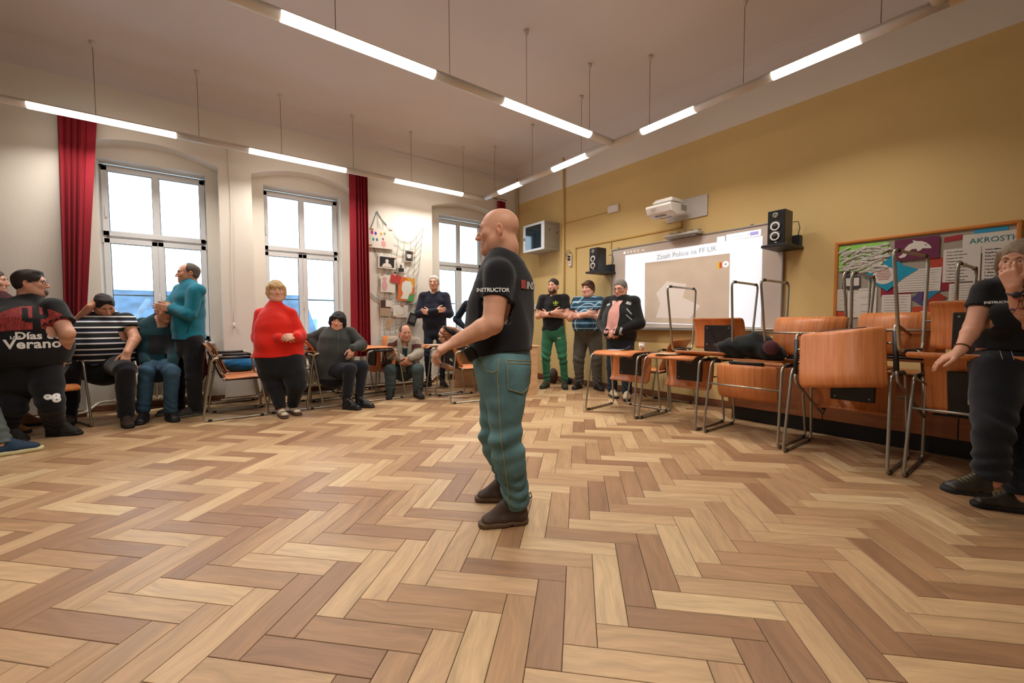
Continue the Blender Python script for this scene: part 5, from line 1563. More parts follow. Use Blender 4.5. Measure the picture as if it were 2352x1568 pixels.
# ---- the person builder
def skin_mat(name, col):
    m = mat(name, col, .5, attr='tint', var=(140, .05), bump=(500, .06), spec=.4)
    b = m.node_tree.nodes['Principled BSDF']
    b.inputs['Subsurface Weight'].default_value = .12
    b.inputs['Subsurface Radius'].default_value = (.012, .005, .003)
    return m
M_SKIN = skin_mat('skin', '#C98E72')
M_EYEW = mat('eye_white', '#D8D2CC', .3); M_IRIS = mat('iris', '#39424a', .3)
def frame(fwd, up=(0, 0, 1)):
    f = unit(fwd); u = unit(np.asarray(up, float) - f * (np.asarray(up, float) @ f)); r = np.cross(f, u)
    return np.stack([r, f, u], 1)
def rot_head(fwd, pitch=0.0, roll=0.0):
    R = frame(fwd); p, q = math.radians(pitch), math.radians(roll)
    Rp = np.array([[1, 0, 0], [0, math.cos(p), -math.sin(p)], [0, math.sin(p), math.cos(p)]])
    Rr = np.array([[math.cos(q), 0, math.sin(q)], [0, 1, 0], [-math.sin(q), 0, math.cos(q)]])
    return R @ Rr @ Rp
def add_head(parts, root, c, R, sc, skin, kind='man', hair=None, haircol='#4a3528', beard=None, beardcol=None, brow='#4a3528', stubble=None, glasses=None, mouth=0.0, h=.0034, eyes=True):
    Vv, F = head_mesh(kind, h, mouth)
    parts.append((place(Vv, c, R, sc), F, skin_tint(Vv, lin(skin), stubble)))
    P = lambda p: place(np.array([p], float), c, R, sc)[0]
    hair_list = []
    if hair: hair_list.append(('hair', hair, haircol))
    if beard: hair_list.append(('beard', beard, beardcol or haircol))
    for nm, st, col in hair_list:
        hv, hf = hair_mesh(st)
        hm = mat('hair_' + (col if isinstance(col, str) else 'x').lstrip('#'), col, .75, var=(90, .35), bump=(220, .6), stretch=(1, 1, .25))
        np_mesh(nm, place(hv, c, R, sc), hf, hm, root)
    if eyes:
        for s in (-1, 1):
            q = MB(); q.lathe([(.001, -.0115), (.006, -.0098), (.0098, -.006), (.0115, 0), (.0098, .006), (.0085, .0078)], 12)
            q.cur = 1; q.lathe([(.0058, .0098), (.003, .0111), (.0008, .0115)], 12); q.cur = 0; q.lathe([(.0085, .0078), (.0058, .0098)], 12, caps=False)
            B3 = np.stack([R[:, 0], -R[:, 2], R[:, 1]], 1)
            q.v = [tuple(place(np.array([p], float), P((s * .031, .0765, .003)), B3, sc)[0]) for p in q.v]
            q.build('eye', [M_EYEW, M_IRIS], root)
            b = MB(); b.tube([P((s * .014, .093, .020)), P((s * .030, .093, .0275)), P((s * .048, .078, .021))], [.0035 * sc, .0042 * sc, .002 * sc], 6)
            b.build('eyebrow', mat('brow_' + brow.lstrip('#'), brow, .8), root)
    if glasses:
        g = MB(); gm = mat('glasses_' + glasses.lstrip('#'), glasses, .35)
        for s in (-1, 1):
            g.tube([P((s * .032 + .023 * math.cos(t), .098 - .012 * abs(math.cos(t)) * (1 if math.cos(t) * s > 0 else 0), .0 + .017 * math.sin(t))) for t in np.linspace(0, 2 * PI, 17)[:-1]], .0022 * sc, 5, closed=True)
            g.tube([P((s * .055, .088, .006)), P((s * .080, .05, .006)), P((s * .084, -.01, .003))], .0022 * sc, 5)
        g.tube([P((-.010, .104, .003)), P((0, .108, .006)), P((.010, .104, .003))], .0022 * sc, 5)
        g.build('glasses', gm, root)
    return P
def merge(parts):
    Vs, Fs, Ts, n = [], [], [], 0
    for Vv, F, T in parts:
        Vs.append(Vv); Fs.append(F + n); Ts.append(T); n += len(Vv)
    return np.concatenate(Vs), np.concatenate(Fs), np.concatenate(Ts)
def flat_tint(n, skin):
    c = np.ones((n, 4)); c[:, :3] = lin(skin); return c
def cloth(name, col, var=(14, .10), bump=(260, .25), rough=.9, sheen=.15): return mat(name, col, rough, var=var, bump=bump, sheen=sheen, spec=.25)
# ================================================================== PEOPLE
def UP(): return V3(0, 0, 1)
def view(u, v): return unit(ray(u, v))
def hor(d): return unit(np.cross(d, V3(0, 0, 1)))
VIEW_U = 1176
def axes(u):
    """right / up / away directions as seen along the line of sight to column u"""
    global VIEW_U
    VIEW_U = u
    f = ray(u, 740); f[2] = 0; f = unit(f); return hor(f), UP(), f
def facing(a, t):
    """horizontal direction: a to the right, t towards the camera, along the current line of sight"""
    f = ray(VIEW_U, 740); f[2] = 0; f = unit(f); return unit(a * hor(f) - t * f)
def lathe_ring(name, c, R, rx, ry, r, m, parent, tilt=0.0, n=28):
    q = MB(); q.tube([np.asarray(c) + R[:, 0] * rx * math.cos(t) + R[:, 1] * ry * math.sin(t) + R[:, 2] * (tilt * math.sin(t)) for t in np.linspace(0, 2 * PI, n + 1)[:-1]], r, 6, closed=True)
    return q.build(name, m, parent)
def W_FAR(o): return o.get('h', .0085) > .006
def person(label, xy, R, J, st, o):
    """J joints and st torso stations (centre, lateral, depth) relative to the root; R columns right/forward/up of the torso"""
    root = empty('person', (xy[0], xy[1], 0), label, 'person')
    sd = R[:, 0]; skin = o.get('skin', '#D3A088')
    h = o.get('h', .0085); ha = o.get('ha', .0045)
    parts = []
    hd = dict(o['head']); hc = J['head']; HR = hd.pop('R'); hs = hd.pop('sc', 1.0)
    pf = add_head(parts, root, hc, HR, hs, skin, **hd)
    # hidden torso and limbs carry the visible skin parts
    pts = np.array([s[0] for s in st] + [J[k] for k in ('hipL', 'hipR', 'knL', 'knR', 'anL', 'anR')])
    v = Vol(pts.min(0) - .3, pts.max(0) + .3, .017)
    v.loft(st, sd, .03, -.022)
    neck = hc + HR[:, 2] * (-.15 * hs) + HR[:, 1] * (-.03 * hs)
    v.cap(st[-1][0], neck, .05, .045, .03)
    lr = o.get('lr', (.085, .06, .055, .042))
    for s in 'LR': v.chain([J['hip' + s], J['kn' + s], J['kn' + s] + (J['an' + s] - J['kn' + s]) * .35, J['an' + s]], [lr[0] * .8, lr[1] * .8, lr[2] * .8, lr[3] * .7], .03)
    Vv, F = v.mesh(); parts.append((Vv, F, flat_tint(len(Vv), skin)))
    top = o['top']; ar = o.get('ar', (.05, .043, .041, .029))
    for s in 'LR':
        if ('hand' + s) in o:
            v = arm_vol(J['sh' + s], J['el' + s], J['wr' + s], o['hand' + s], ha, ar, top['sleeve'] == 'short'); Vv, F = v.mesh()
            parts.append((Vv, F, flat_tint(len(Vv), skin)))
    Vv, F, T = merge(parts)
    np_mesh('body', Vv, F, M_SKIN, root, T)
    # upper garment
    pts = np.array([s[0] for s in st] + [J[k + s] for k in ('sh', 'el', 'wr') for s in 'LR' if (k + s) in J])
    rmax = max(max(s[1], s[2]) for s in st) + .06
    v = Vol(pts.min(0) - rmax * .9, pts.max(0) + np.array([rmax * .9, rmax * .9, .10]), h)
    of = top.get('off', .012)
    v.loft(st, sd, .03, of)
    for e in top.get('blobs', ()): v.ell(e[0], e[1], R.T, k=.09)
    sr = top.get('sr', (ar[0] + .016, ar[1] + .018, ar[2] + .016, ar[3] + .014))
    for s in 'LR':
        sh, el, wr = J['sh' + s], J['el' + s], J['wr' + s]
        v.cap(st[-1][0] * .75 + sh * .25, sh, .045, sr[0] * .92, .035)
        if top['sleeve'] == 'short':
            f = top.get('sf', .55); e = sh + (el - sh) * f
            w = Vol(v.lo + 3 * h, v.lo + 3 * h, h) if False else None
            v.cap(sh, sh + (el - sh) * (f + .04), sr[0], sr[0] * top.get('flare', 1.04), .03)
            ax = unit(el - sh)
            # sleeve opening
            L_ = Vol.__new__(Vol)
            m = .12
            sl, X, Y, Z = v.reg(e - m, e + m + 0)
            dd = (X - e[0]) * ax[0] + (Y - e[1]) * ax[1] + (Z - e[2]) * ax[2]
            rad = np.sqrt(np.maximum((X - e[0]) ** 2 + (Y - e[1]) ** 2 + (Z - e[2]) ** 2 - dd ** 2, 0))
            near = np.maximum(dd, rad - sr[0] * 1.25)
            a_ = v.D[sl]; v.D[sl] = np.where((rad < sr[0] * 1.3), np.maximum(a_, dd), a_)
        else:
            v.chain([sh, el, wr - unit(wr - el) * top.get('cuff', .01)], [sr[0], sr[1], sr[3]], .03)
            m = el + (wr - el) * .3; v.chain([el, m, wr - unit(wr - el) * .015], [sr[1], sr[2], sr[3]], .02)
    for c in top.get('cuts', ()): v.cut(*c)
    nk = st[-1][0]
    v.cap(nk - HR[:, 2] * 0 , neck, top.get('nr', .058), top.get('nr', .058) * .95, .03)
    v.cut_near(neck + UP() * (top.get('neck', -.035) - (.03 if W_FAR(o) else 0)), unit(UP() + R[:, 1] * top.get('vneck', .35)), neck, top.get('nr', .058) + .022)
    if top.get('folds', .004): v.folds(top.get('folds', .004), top.get('ff', 26), top.get('seed', 1), (1, 1, .7))
    for s in 'LR':
        if top['sleeve'] == 'long': v.rings(J['el' + s], J['wr' + s] - J['sh' + s], .10, .005, 75, 3)
    Vv, F = v.mesh(); Vv = smooth_mesh(Vv, F, 1, .4)
    shirt = np_mesh(top.get('name', 'shirt'), Vv, F, top['mat'], root)
    # lower garment
    bo = o['bottom']
    pts = np.array([st[0][0], st[1][0]] + [J[k] for k in ('hipL', 'hipR', 'knL', 'knR', 'anL', 'anR')])
    v = Vol(pts.min(0) - .27, pts.max(0) + .27, h)
    nb = bo.get('nst', 2)
    v.loft(st[:nb + 1], sd, .03, bo.get('off', .006))
    for s in 'LR':
        hp, kn, an = J['hip' + s], J['kn' + s], J['an' + s]
        v.chain([hp, hp + (kn - hp) * .45, kn, kn + (an - kn) * .35, an + unit(kn - an) * bo.get('hem', .0)], [lr[0], (lr[0] + lr[1]) / 2 + .006, lr[1], lr[2], lr[3]], .04)
    for c in bo.get('cuts', ()): v.cut(*c)
    v.folds(bo.get('folds', .004), bo.get('ff', 22), bo.get('seed', 2), (1, 1, .8))
    for s in 'LR':
        v.rings(J['kn' + s], J['an' + s] - J['hip' + s], .12, bo.get('kw', .005), 60, 5 + (s == 'L'))
        v.rings(J['an' + s] + unit(J['kn' + s] - J['an' + s]) * .07, J['an' + s] - J['kn' + s], .09, bo.get('aw', .006), 90, 8 + (s == 'L'))
    for s in 'LR':
        an, kn = J['an' + s], J['kn' + s]; ax = unit(an - kn)
        sl, X, Y, Z = v.reg(an - .13, an + .13)
        dd = (X - an[0]) * ax[0] + (Y - an[1]) * ax[1] + (Z - an[2]) * ax[2]
        rad2 = (X - an[0]) ** 2 + (Y - an[1]) ** 2 + (Z - an[2]) ** 2 - dd ** 2
        v.D[sl] = np.where(rad2 < .011, np.maximum(v.D[sl], dd - bo.get('drop', .02)), v.D[sl])
    Vv, F = v.mesh(); Vv = smooth_mesh(Vv, F, 1, .4)
    pants = np_mesh('trousers', Vv, F, bo['mat'], root)
    # shoes
    if 'shoes' in o:
        kd, mu, ms = o['shoes'][:3]; sc = o.get('shoe_sc', 1.0); ml = o['shoes'][3] if len(o['shoes']) > 3 else None
        for s, fl_ in (('L', -1), ('R', 1)):
            f = J['toe' + s]; fp = J['foot' + s]
            add_shoe(root, kd, fp, f, J.get('fup' + s, UP()), mu, ms, sc, ml, fl_)
    return root, shirt, pants, pf, neck
def stand(H, fdir, w=1.0, belly=0.0, shw=.185, feet=((-.11, .0, .25), (.11, .0, -.25)), hipw=.095, lean=0.0):
    """standing figure of height H; returns J, st, R in root axes"""
    s = H / 1.75; R = frame(fdir)
    P = lambda x, y, z: R @ V3(x, y, z)
    J = {'head': P(0, .02 + lean, H - .118)}
    for k, sg, ft in (('L', -1, feet[0]), ('R', 1, feet[1])):
        J['hip' + k] = P(sg * hipw * w ** .5, 0, .90 * s); J['an' + k] = P(ft[0], ft[1] - .045, .095)
        J['kn' + k] = P(ft[0] * .75 + sg * hipw * .25, ft[1] * .5 + .03, .49 * s)
        J['foot' + k] = P(ft[0], ft[1], 0); J['toe' + k] = R @ V3(math.sin(-ft[2]) * 1.0, math.cos(ft[2]), 0)
        J['sh' + k] = P(sg * shw, lean * .8 - .005, 1.425 * s)
        J['el' + k] = P(sg * (shw + .07), lean, 1.13 * s); J['wr' + k] = P(sg * (shw + .06), .06, .88 * s)
    z = lambda q: q * s
    st = [(P(0, 0, z(.87)), .155 * w, .115 * w), (P(0, .0, z(.95)), .17 * w, .13 * w), (P(0, .015 + belly * .45, z(1.06)), .158 * w + belly * .25, .118 * w + belly * .55), (P(0, .01 + belly * .3 + lean * .5, z(1.2)), .165 * w + belly * .1, .12 * w + belly * .35),
          (P(0, lean * .8, z(1.33)), .172 * w, .115 * w), (P(0, lean * .9 - .01, z(1.425)), .13 * w, .085 * w), (P(0, lean - .015, z(1.475)), .065, .06)]
    return J, st, R
def crossed(J, R, H, f=.0, z0=1.14, out=.27, reach=.10, fw=.20):
    s = H / 1.75; P = lambda x, y, z: R @ V3(x, y, z)
    J['elR'] = P(out, .05 + f, z0 * s - .02); J['elL'] = P(-out, .06 + f, z0 * s - .01)
    J['wrR'] = P(-reach * .6, fw + .045 + f, (z0 + .035) * s); J['wrL'] = P(reach * .6, fw + f, (z0 + .0) * s)
    hR = dict(d=R @ V3(-1, -.25, .12), pn=R @ V3(-.2, -1, .1), thumb=1, curl=.35, tcurl=.2)
    hL = dict(d=R @ V3(1, -.15, .25), pn=R @ V3(.2, -1, .1), thumb=-1, curl=.3, tcurl=.2)
    return hL, hR
def hand_fix(hd, want):
    """choose the thumb side so that the thumb points along want"""
    w = np.cross(unit(hd['d']), unit(hd['pn'])); hd['thumb'] = 1 if w @ np.asarray(want) > 0 else -1; return hd

# ---------------------------------------------------------------- the instructor
M_BTEE = cloth('black_cotton', '#15161A', var=(10, .15), bump=(500, .15))
M_DENIM = mat('washed_green_blue_denim', '#5A7C80', .85, var=(6, .5), bump=(420, .4), spec=.25)
M_BOOTB = mat('brown_boot_leather', '#3F2E22', .7, var=(20, .2), bump=(150, .2)); M_SOLEB = mat('tan_boot_sole', '#5b452f', .7, var=(40, .2))
M_PRINT = mat('white_print', '#D9D9D6', .7)
def instructor():
    axes(1150)
    W = 2.33; g = ground(1150, 1185); root = V3(g[0], g[1], 0)
    p = lambda u, v, dd=0.0: at_depth(u, v, W - dd) - root
    tf = facing(-1, -.20); R = frame(tf)
    J = dict(head=p(1143, 531, .0), shL=p(1146, 628, .185), elL=p(1131, 744, .235), wrL=p(1049, 784, .235), shR=p(1156, 626, -.19), elR=p(1130, 742, -.25), wrR=p(1062, 776, -.17),
             hipL=p(1166, 855, .095), hipR=p(1152, 855, -.10), knL=p(1160, 1012, .11), knR=p(1133, 1002, -.13))
    for s, (u, v_) in (('L', (1168, 1203)), ('R', (1152, 1147))):
        f = ground(u, v_) - root; J['foot' + s] = f
    J['toeL'] = facing(-1, .16); J['toeR'] = facing(-1, .10)
    J['anL'] = J['footL'] - J['toeL'] * .045 + UP() * .135; J['anR'] = J['footR'] - J['toeR'] * .045 + UP() * .135
    S = lambda u, v_, rx, ry: (p(u, v_), rx, ry)
    st = [S(1158, 880, .165, .140), S(1155, 835, .178, .148), S(1150, 795, .178, .155), S(1147, 752, .18, .168), S(1150, 700, .185, .162), S(1158, 652, .19, .145), S(1158, 615, .15, .10), S(1152, 590, .07, .07)]
    hl = hand_fix(dict(d=-CR * .88 - CU * .42 + CF * .05, pn=-CU * .75 + CF * .30 + CR * .35, thumb=-1, curl=.62, sc=1.08, spread=.05, tcurl=.5), CF)
    hr = hand_fix(dict(d=-CR * .9 + CU * .2, pn=-CF * .9 - CU * .3, thumb=1, curl=.95, sc=1.05, spread=.05, tcurl=.7), CU)
    hemz = p(1140, 806)[2]
    o = dict(skin='#D09A7E', h=.0058, ha=.0034, ar=(.060, .052, .051, .033), lr=(.103, .086, .082, .072),
             head=dict(R=rot_head(facing(-1, -.05), -2, 0), sc=1.03, kind='bull', stubble=(lin('#a9765c'), .3), brow='#b98d6c', mouth=.004, h=.0026),
             handL=hl, handR=hr,
             top=dict(mat=M_BTEE, sleeve='short', sf=.50, off=.010, sr=(.078, .07, .06, .05), flare=.93, folds=.008, ff=17, seed=11, cuts=[(p(1140, 808), unit(-UP() + tf * -.12))], nr=.064, neck=.0, vneck=.25),
             bottom=dict(mat=M_DENIM, cuts=[(p(1150, 799), UP())], folds=.007, ff=15, seed=4, kw=.013, aw=.014, drop=.045, off=.004),
             shoes=('boot', M_BOOTB, M_SOLEB, mat('olive_lace', '#3a3a26', .8)), shoe_sc=1.0)
    ro, shirt, pants, pf, neck = person('bald man in a black instructor T-shirt and jeans standing in the middle of the room', root, R, J, st, o)
    # lettering
    b = bvh_of(shirt)
    cloth_text(shirt, b, 'INSTRUCTOR', .027, p(1131, 670, .3), CR, CU + CR * .04, view(1131, 670), M_PRINT, 'sleeve_lettering', bold=.0009, off=.003, spacing=.98)
    cloth_text(shirt, b, 'INSTRUCTOR', .052, p(1214, 662, .115), R[:, 0], CU, tf * 1.0, M_PRINT, 'back_lettering', bold=.0014, off=.004, align='LEFT', spacing=.95)
    cloth_patch(shirt, b, rect(-.012, -.022, .012, .022), p(1202, 649, .2), CR, CU, CF, mat('red_logo_print', '#B0463E', .7), 'back_logo', .004, 4)
    lathe_ring('collar', neck + UP() * -.018 + R[:, 1] * .0, frame(tf, UP() + tf * .3), .070, .074, .010, M_BTEE, shirt)
    # belt with holster and loops
    bl = MB_belt(st, 2, R, .012, .038)
    bl.build('belt', mat('black_belt', '#191513', .5), pants)
    bp = bvh_of(pants)
    M_ST = mat('yellow_stitch', '#a8935a', .8)
    x0, z0 = 0, 0
    c = p(1192, 858, .3)
    pk = [(-.062, .06), (.064, .052), (.060, -.075), (.018, -.11), (-.055, -.085)]
    cloth_patch(pants, bp, pk, c, CR, CU, CF, M_DENIM, 'back_pocket', .004, 8)
    cloth_line(pants, bp, pk + [pk[0]], c, CR, CU, CF, M_ST, .0016, 'pocket_stitch', .0055)
    cloth_line(pants, bp, [(-.062, .045), (.064, .037)], c, CR, CU, CF, M_ST, .0016, 'pocket_stitch', .0055)
    cloth_line(pants, bp, [(.0, .0), (-.008, -.1), (.0, -.25), (.01, -.42), (.03, -.55), (.045, -.68), (.05, -.78)], p(1145, 825, .3), CR, CU, CF, M_ST, .0018, 'side_seam', .002)
    cloth_line(pants, bp, [(-.09, .03), (-.085, .0), (-.06, -.022), (-.02, -.03), (.0, -.02)], p(1140, 845, .3), CR, CU, CF, M_ST, .0016, 'pocket_edge', .002)
    # pulled loop on the heel of the near boot
    f = J['footL']; t = J['toeL']
    MB().tube([f - t * .100 + UP() * .15, f - t * .125 + UP() * .165, f - t * .13 + UP() * .14, f - t * .103 + UP() * .125], .004, 6).build('boot_loop', M_SOLEB, ro)
    hb = p(1080, 812, .14)
    MB().box((-.026, -.018, -.04), (.026, .018, .035), Matrix([list(q) for q in np.stack([-CR, CF, CU], 1)]) @ Matrix.Rotation(.5, 3, 'Y'), tuple(hb), bev=.008).build('holster', M_BLK, ro)
    # black training stick held behind the forearm
    a, e = p(1062, 781, -.14) + root, p(1019, 749, -.10) + root
    q = MB(); q.tube([a, a + (e - a) * .6, e], [.016, .017, .008], 8)
    q.build('training_stick', M_BLK, label='short black training stick poking out past the forearm of the instructor', cat='stick')
def MB_belt(st, i, R, off, hgt):
    c, rx, ry = st[i]; q = MB(); n = 40; vs, fs = [], []
    for t in np.linspace(0, 2 * PI, n + 1)[:-1]:
        for (dz, dr) in ((-hgt / 2, 0), (hgt / 2, 0), (hgt / 2, .004), (-hgt / 2, .004)):
            vs.append(c + R[:, 0] * (rx + off + dr) * math.cos(t) + R[:, 1] * (ry + off + dr) * math.sin(t) + R[:, 2] * dz)
    for k in range(n):
        l = (k + 1) % n
        for j in range(4): fs.append((4 * k + j, 4 * l + j, 4 * l + (j + 1) % 4, 4 * k + (j + 1) % 4))
    q.add(vs, fs, True); return q
instructor()
# ---------------------------------------------------------------- everybody else
M_NAVY = cloth('navy_knit', '#15182A'); M_BLKT = cloth('black_tee', '#131417'); M_BLKP = cloth('black_trousers', '#111318', var=(8, .12))
M_DKJ = mat('dark_blue_denim', '#1D2B3C', .85, var=(9, .3), bump=(420, .3)); M_SHOEB = mat('black_shoe_leather', '#141416', .45, bump=(120, .1)); M_SOLEK = mat('black_rubber', '#0e0e10', .7)
def foot_at(J, s, f, toe, up=None):
    J['foot' + s] = np.asarray(f, float); J['toe' + s] = unit(toe)
    if up is not None: J['fup' + s] = up
def watch(root, c, ax, r=.03, m='#16181c', face='#2b3550', side=None):
    R = frame(ax); q = MB(); q.tube([c + R[:, 0] * r * math.cos(t) + R[:, 2] * r * math.sin(t) for t in np.linspace(0, 2 * PI, 21)[:-1]], .0055, 6, closed=True); q.build('watch', mat('watch_strap_' + m.lstrip('#'), m, .5), root)
    if side is not None:
        sd = unit(side - R[:, 1] * (side @ R[:, 1])); f = c + sd * (r + .004); F_ = frame(R[:, 1], sd)
        k = MB(); k.lathe([(.017, -.004), (.018, .004), (.015, .006)], 16); k.v = [tuple(f + F_[:, 0] * p[0] + F_[:, 1] * p[1] + F_[:, 2] * p[2]) for p in k.v]; k.build('watch_face', mat('watch_dial_' + face.lstrip('#'), face, .3), root)

# man with the printed black shirt, far left
def printed_shirt_man():
    CR, CU, CF = axes(70)
    W = 4.0; g = ground(95, 1010); root = V3(g[0], g[1], 0)
    p = lambda u, v, dd=0.0: at_depth(u, v, W - dd) - root
    tf = facing(.22, 1); R = frame(tf)
    J = dict(head=p(72, 650, -.02), shL=p(122, 708, -.02), elL=p(155, 765, .02), wrL=p(146, 815, -.08), shR=p(10, 706, .04), elR=p(-30, 768, .06), wrR=p(-16, 832, .10),
             hipL=p(104, 850), hipR=p(36, 850, .02), knL=p(116, 925, .06), knR=p(32, 935, .10))
    foot_at(J, 'L', ground(140, 1000) - root, facing(.75, .6)); foot_at(J, 'R', ground(25, 1012) - root, facing(.55, .75))
    for s in 'LR': J['an' + s] = J['foot' + s] - J['toe' + s] * .045 + UP() * .12
    S = lambda u, v_, rx, ry, dd=0.0: (p(u, v_, dd), rx, ry)
    st = [S(66, 870, .225, .18), S(66, 838, .265, .21), S(66, 795, .295, .25, .05), S(65, 755, .275, .23, .05), S(66, 724, .21, .16, .01), S(70, 704, .12, .10), S(70, 688, .07, .07)]
    o = dict(skin='#D09C84', ar=(.066, .056, .052, .035), lr=(.125, .098, .086, .076), h=.008,
             head=dict(R=rot_head(facing(1, .28), 3, 0), sc=1.02, kind='fat', hair='short', haircol='#2c211b', beard='goatee', beardcol='#6b5a4c', brow='#2c211b', glasses='#15171c'),
             handL=dict(d=-UP() + R[:, 1] * -.3, pn=R[:, 0], thumb=1, curl=.3), handR=dict(d=-UP() + R[:, 1] * .2, pn=-R[:, 0], thumb=1, curl=.4),
             top=dict(mat=M_BLKT, sleeve='short', sf=.62, sr=(.095, .08, .07, .05), flare=1.0, off=.012, cuts=[(p(76, 836), -UP())], folds=.005, seed=21, neck=-.01),
             bottom=dict(mat=M_BLKP, nst=2, cuts=[(p(76, 822), UP())], folds=.007, seed=22, kw=.01, aw=.012, drop=.03), shoes=('boot', mat('black_boot_suede', '#1c1a17', .8, bump=(160, .3)), M_SOLEK), shoe_sc=1.08)
    ro, sh, pa, pf, nk = person('heavy man with glasses in a black shirt printed with a red desert sunset', root, R, J, st, o)
    b = bvh_of(sh); d = -R[:, 1]
    ux = R[:, 0] * -1; c = p(72, 728, .45)
    M_DES = mat('red_desert_print', '#8A2E2C', .85, var=(26, .75), stretch=(3, 3, .5)); M_DES2 = mat('purple_desert_print', '#6d2343', .85, var=(26, .6), stretch=(3, 3, .5))
    d = view(70, 760); d[2] = 0; d = unit(d); ux = hor(d)
    arch = [(-.26, -.13)] + [(-.265 + .53 * t, -.13 + .235 * math.sin(PI * min(max(t * .9 + .05, 0), 1)) ** .6) for t in np.linspace(0.02, .98, 18)] + [(.26, -.12), (.1, -.10), (-.1, -.115)]
    cloth_patch(sh, b, arch, c, ux, UP(), d, M_DES, 'sunset_print', .003, 12)
    for k, (x, w, z0, z1) in enumerate(((.03, .026, -.12, .10), (-.035, .02, -.03, .085), (.09, .018, .0, .095))):
        cloth_patch(sh, b, [(x - w, z0), (x + w, z0), (x + w * .8, z1), (x - w * .8, z1)], c, ux, UP(), d, M_BLKT, 'cactus_print', .0045, 6)
    for (x0, x1, z) in ((-.04, .03, -.02), (.03, .095, .01)): cloth_patch(sh, b, rect(x0, z - .022, x1, z + .014), c, ux, UP(), d, M_BLKT, 'cactus_print', .0046, 6)
    cloth_text(sh, b, 'LOS', .036, p(34, 780, .45), ux, UP() + ux * .02, d, M_PRINT, 'shirt_lettering', bold=.0012, off=.004)
    cloth_text(sh, b, 'Días de', .092, p(90, 781, .45), ux, UP(), d, M_PRINT, 'shirt_lettering', bold=.0028, off=.004)
    cloth_text(sh, b, 'Verano', .112, p(78, 803, .45), ux, UP(), d, M_PRINT, 'shirt_lettering', bold=.0034, off=.004, spacing=1.04)
    lathe_ring('collar', nk + UP() * -.03, R, .075, .08, .008, M_BLKT, sh)
    bp = bvh_of(pa)
    cloth_text(pa, bp, '98', .10, p(124, 932, .3), ux, UP() + ux * -.05, d, M_PRINT, 'trouser_number', bold=.006, off=.004)
    q = MB_belt(st, 1, R, .016, .010); q.build('hem_line', mat('grey_piping', '#8d8c84', .8), sh)
printed_shirt_man()

# man behind him (only edge of head, maroon shirt and tan boots show) and the leg entering at the very left
def maroon_man():
    CR, CU, CF = axes(10)
    W = 4.42; g = at_depth(30, 960, W); root = V3(g[0], g[1], 0); H = 1.74
    J, st, R = stand(H, facing(.9, .5), 1.15, .05)
    J['head'] = at_depth(-16, 645, W) - root
    hl = dict(d=-UP(), pn=R[:, 0], thumb=1, curl=.4); hr = dict(d=-UP(), pn=-R[:, 0], thumb=1, curl=.4)
    for s, k in (('L', 72), ('R', 40)): foot_at(J, s, ground(k, 968 if s == 'L' else 985) - root + V3(.25, 0, 0), facing(.8, .5)); J['an' + s] = J['foot' + s] - J['toe' + s] * .045 + UP() * .12
    sh = at_depth(-10, 700, W) - root
    for q in range(len(st)):
        t = q / (len(st) - 1); st[q] = (st[q][0] + (J['head'] - R @ V3(0, .02, H - .118)) * t, st[q][1], st[q][2])
    for k in ('shL', 'shR', 'elL', 'elR', 'wrL', 'wrR'): J[k] = J[k] + (J['head'] - R @ V3(0, .02, H - .118)) * .8
    o = dict(head=dict(R=rot_head(facing(1, .35), 0, 0), sc=1.0, hair='grey_short', haircol='#55504c'), handL=hl, handR=hr, top=dict(mat=cloth('maroon_jersey', '#3d0f1c'), sleeve='long', cuts=[(R @ V3(0, 0, .90), -UP())]),
             bottom=dict(mat=M_BLKP, cuts=[(R @ V3(0, 0, 1.0), UP())]), shoes=('boot', mat('tan_boot_suede', '#8a5a2e', .8, bump=(160, .3)), M_SOLEK), shoe_sc=1.05)
    person('man in a maroon top and tan boots mostly hidden behind the heavy man', root, R, J, st, o)
maroon_man()
def edge_man():
    CR, CU, CF = axes(-40)
    g = ground(-88, 1030); root = V3(g[0], g[1], 0); H = 1.72
    J, st, R = stand(H, facing(1, .15), 1.1)
    foot_at(J, 'R', ground(22, 1043) - root, facing(1, .05)); foot_at(J, 'L', ground(-120, 1030) - root, facing(.9, .3))
    for s in 'LR': J['an' + s] = J['foot' + s] - J['toe' + s] * .045 + UP() * .10; J['kn' + s] = J['an' + s] * .5 + J['hip' + s] * .5 + R[:, 1] * .03
    hl = dict(d=-UP(), pn=R[:, 0], thumb=1, curl=.4); hr = dict(d=-UP(), pn=-R[:, 0], thumb=1, curl=.4)
    o = dict(head=dict(R=rot_head(facing(1, .2)), sc=1.0, hair='short', haircol='#3b2c22'), handL=hl, handR=hr, top=dict(mat=M_BLKT, sleeve='long', cuts=[(R @ V3(0, 0, .90), -UP())]),
             bottom=dict(mat=mat('grey_jeans', '#4a5250', .9, var=(9, .25)), cuts=[(R @ V3(0, 0, 1.0), UP())], aw=.012), shoes=('sneaker', mat('navy_sneaker', '#13304a', .8, bump=(200, .2)), mat('cream_sole', '#cdc79a', .6)), shoe_sc=1.18, lr=(.095, .078, .072, .066))
    person('person at the left edge of the picture in grey jeans and a navy sneaker', root, R, J, st, o)
edge_man()

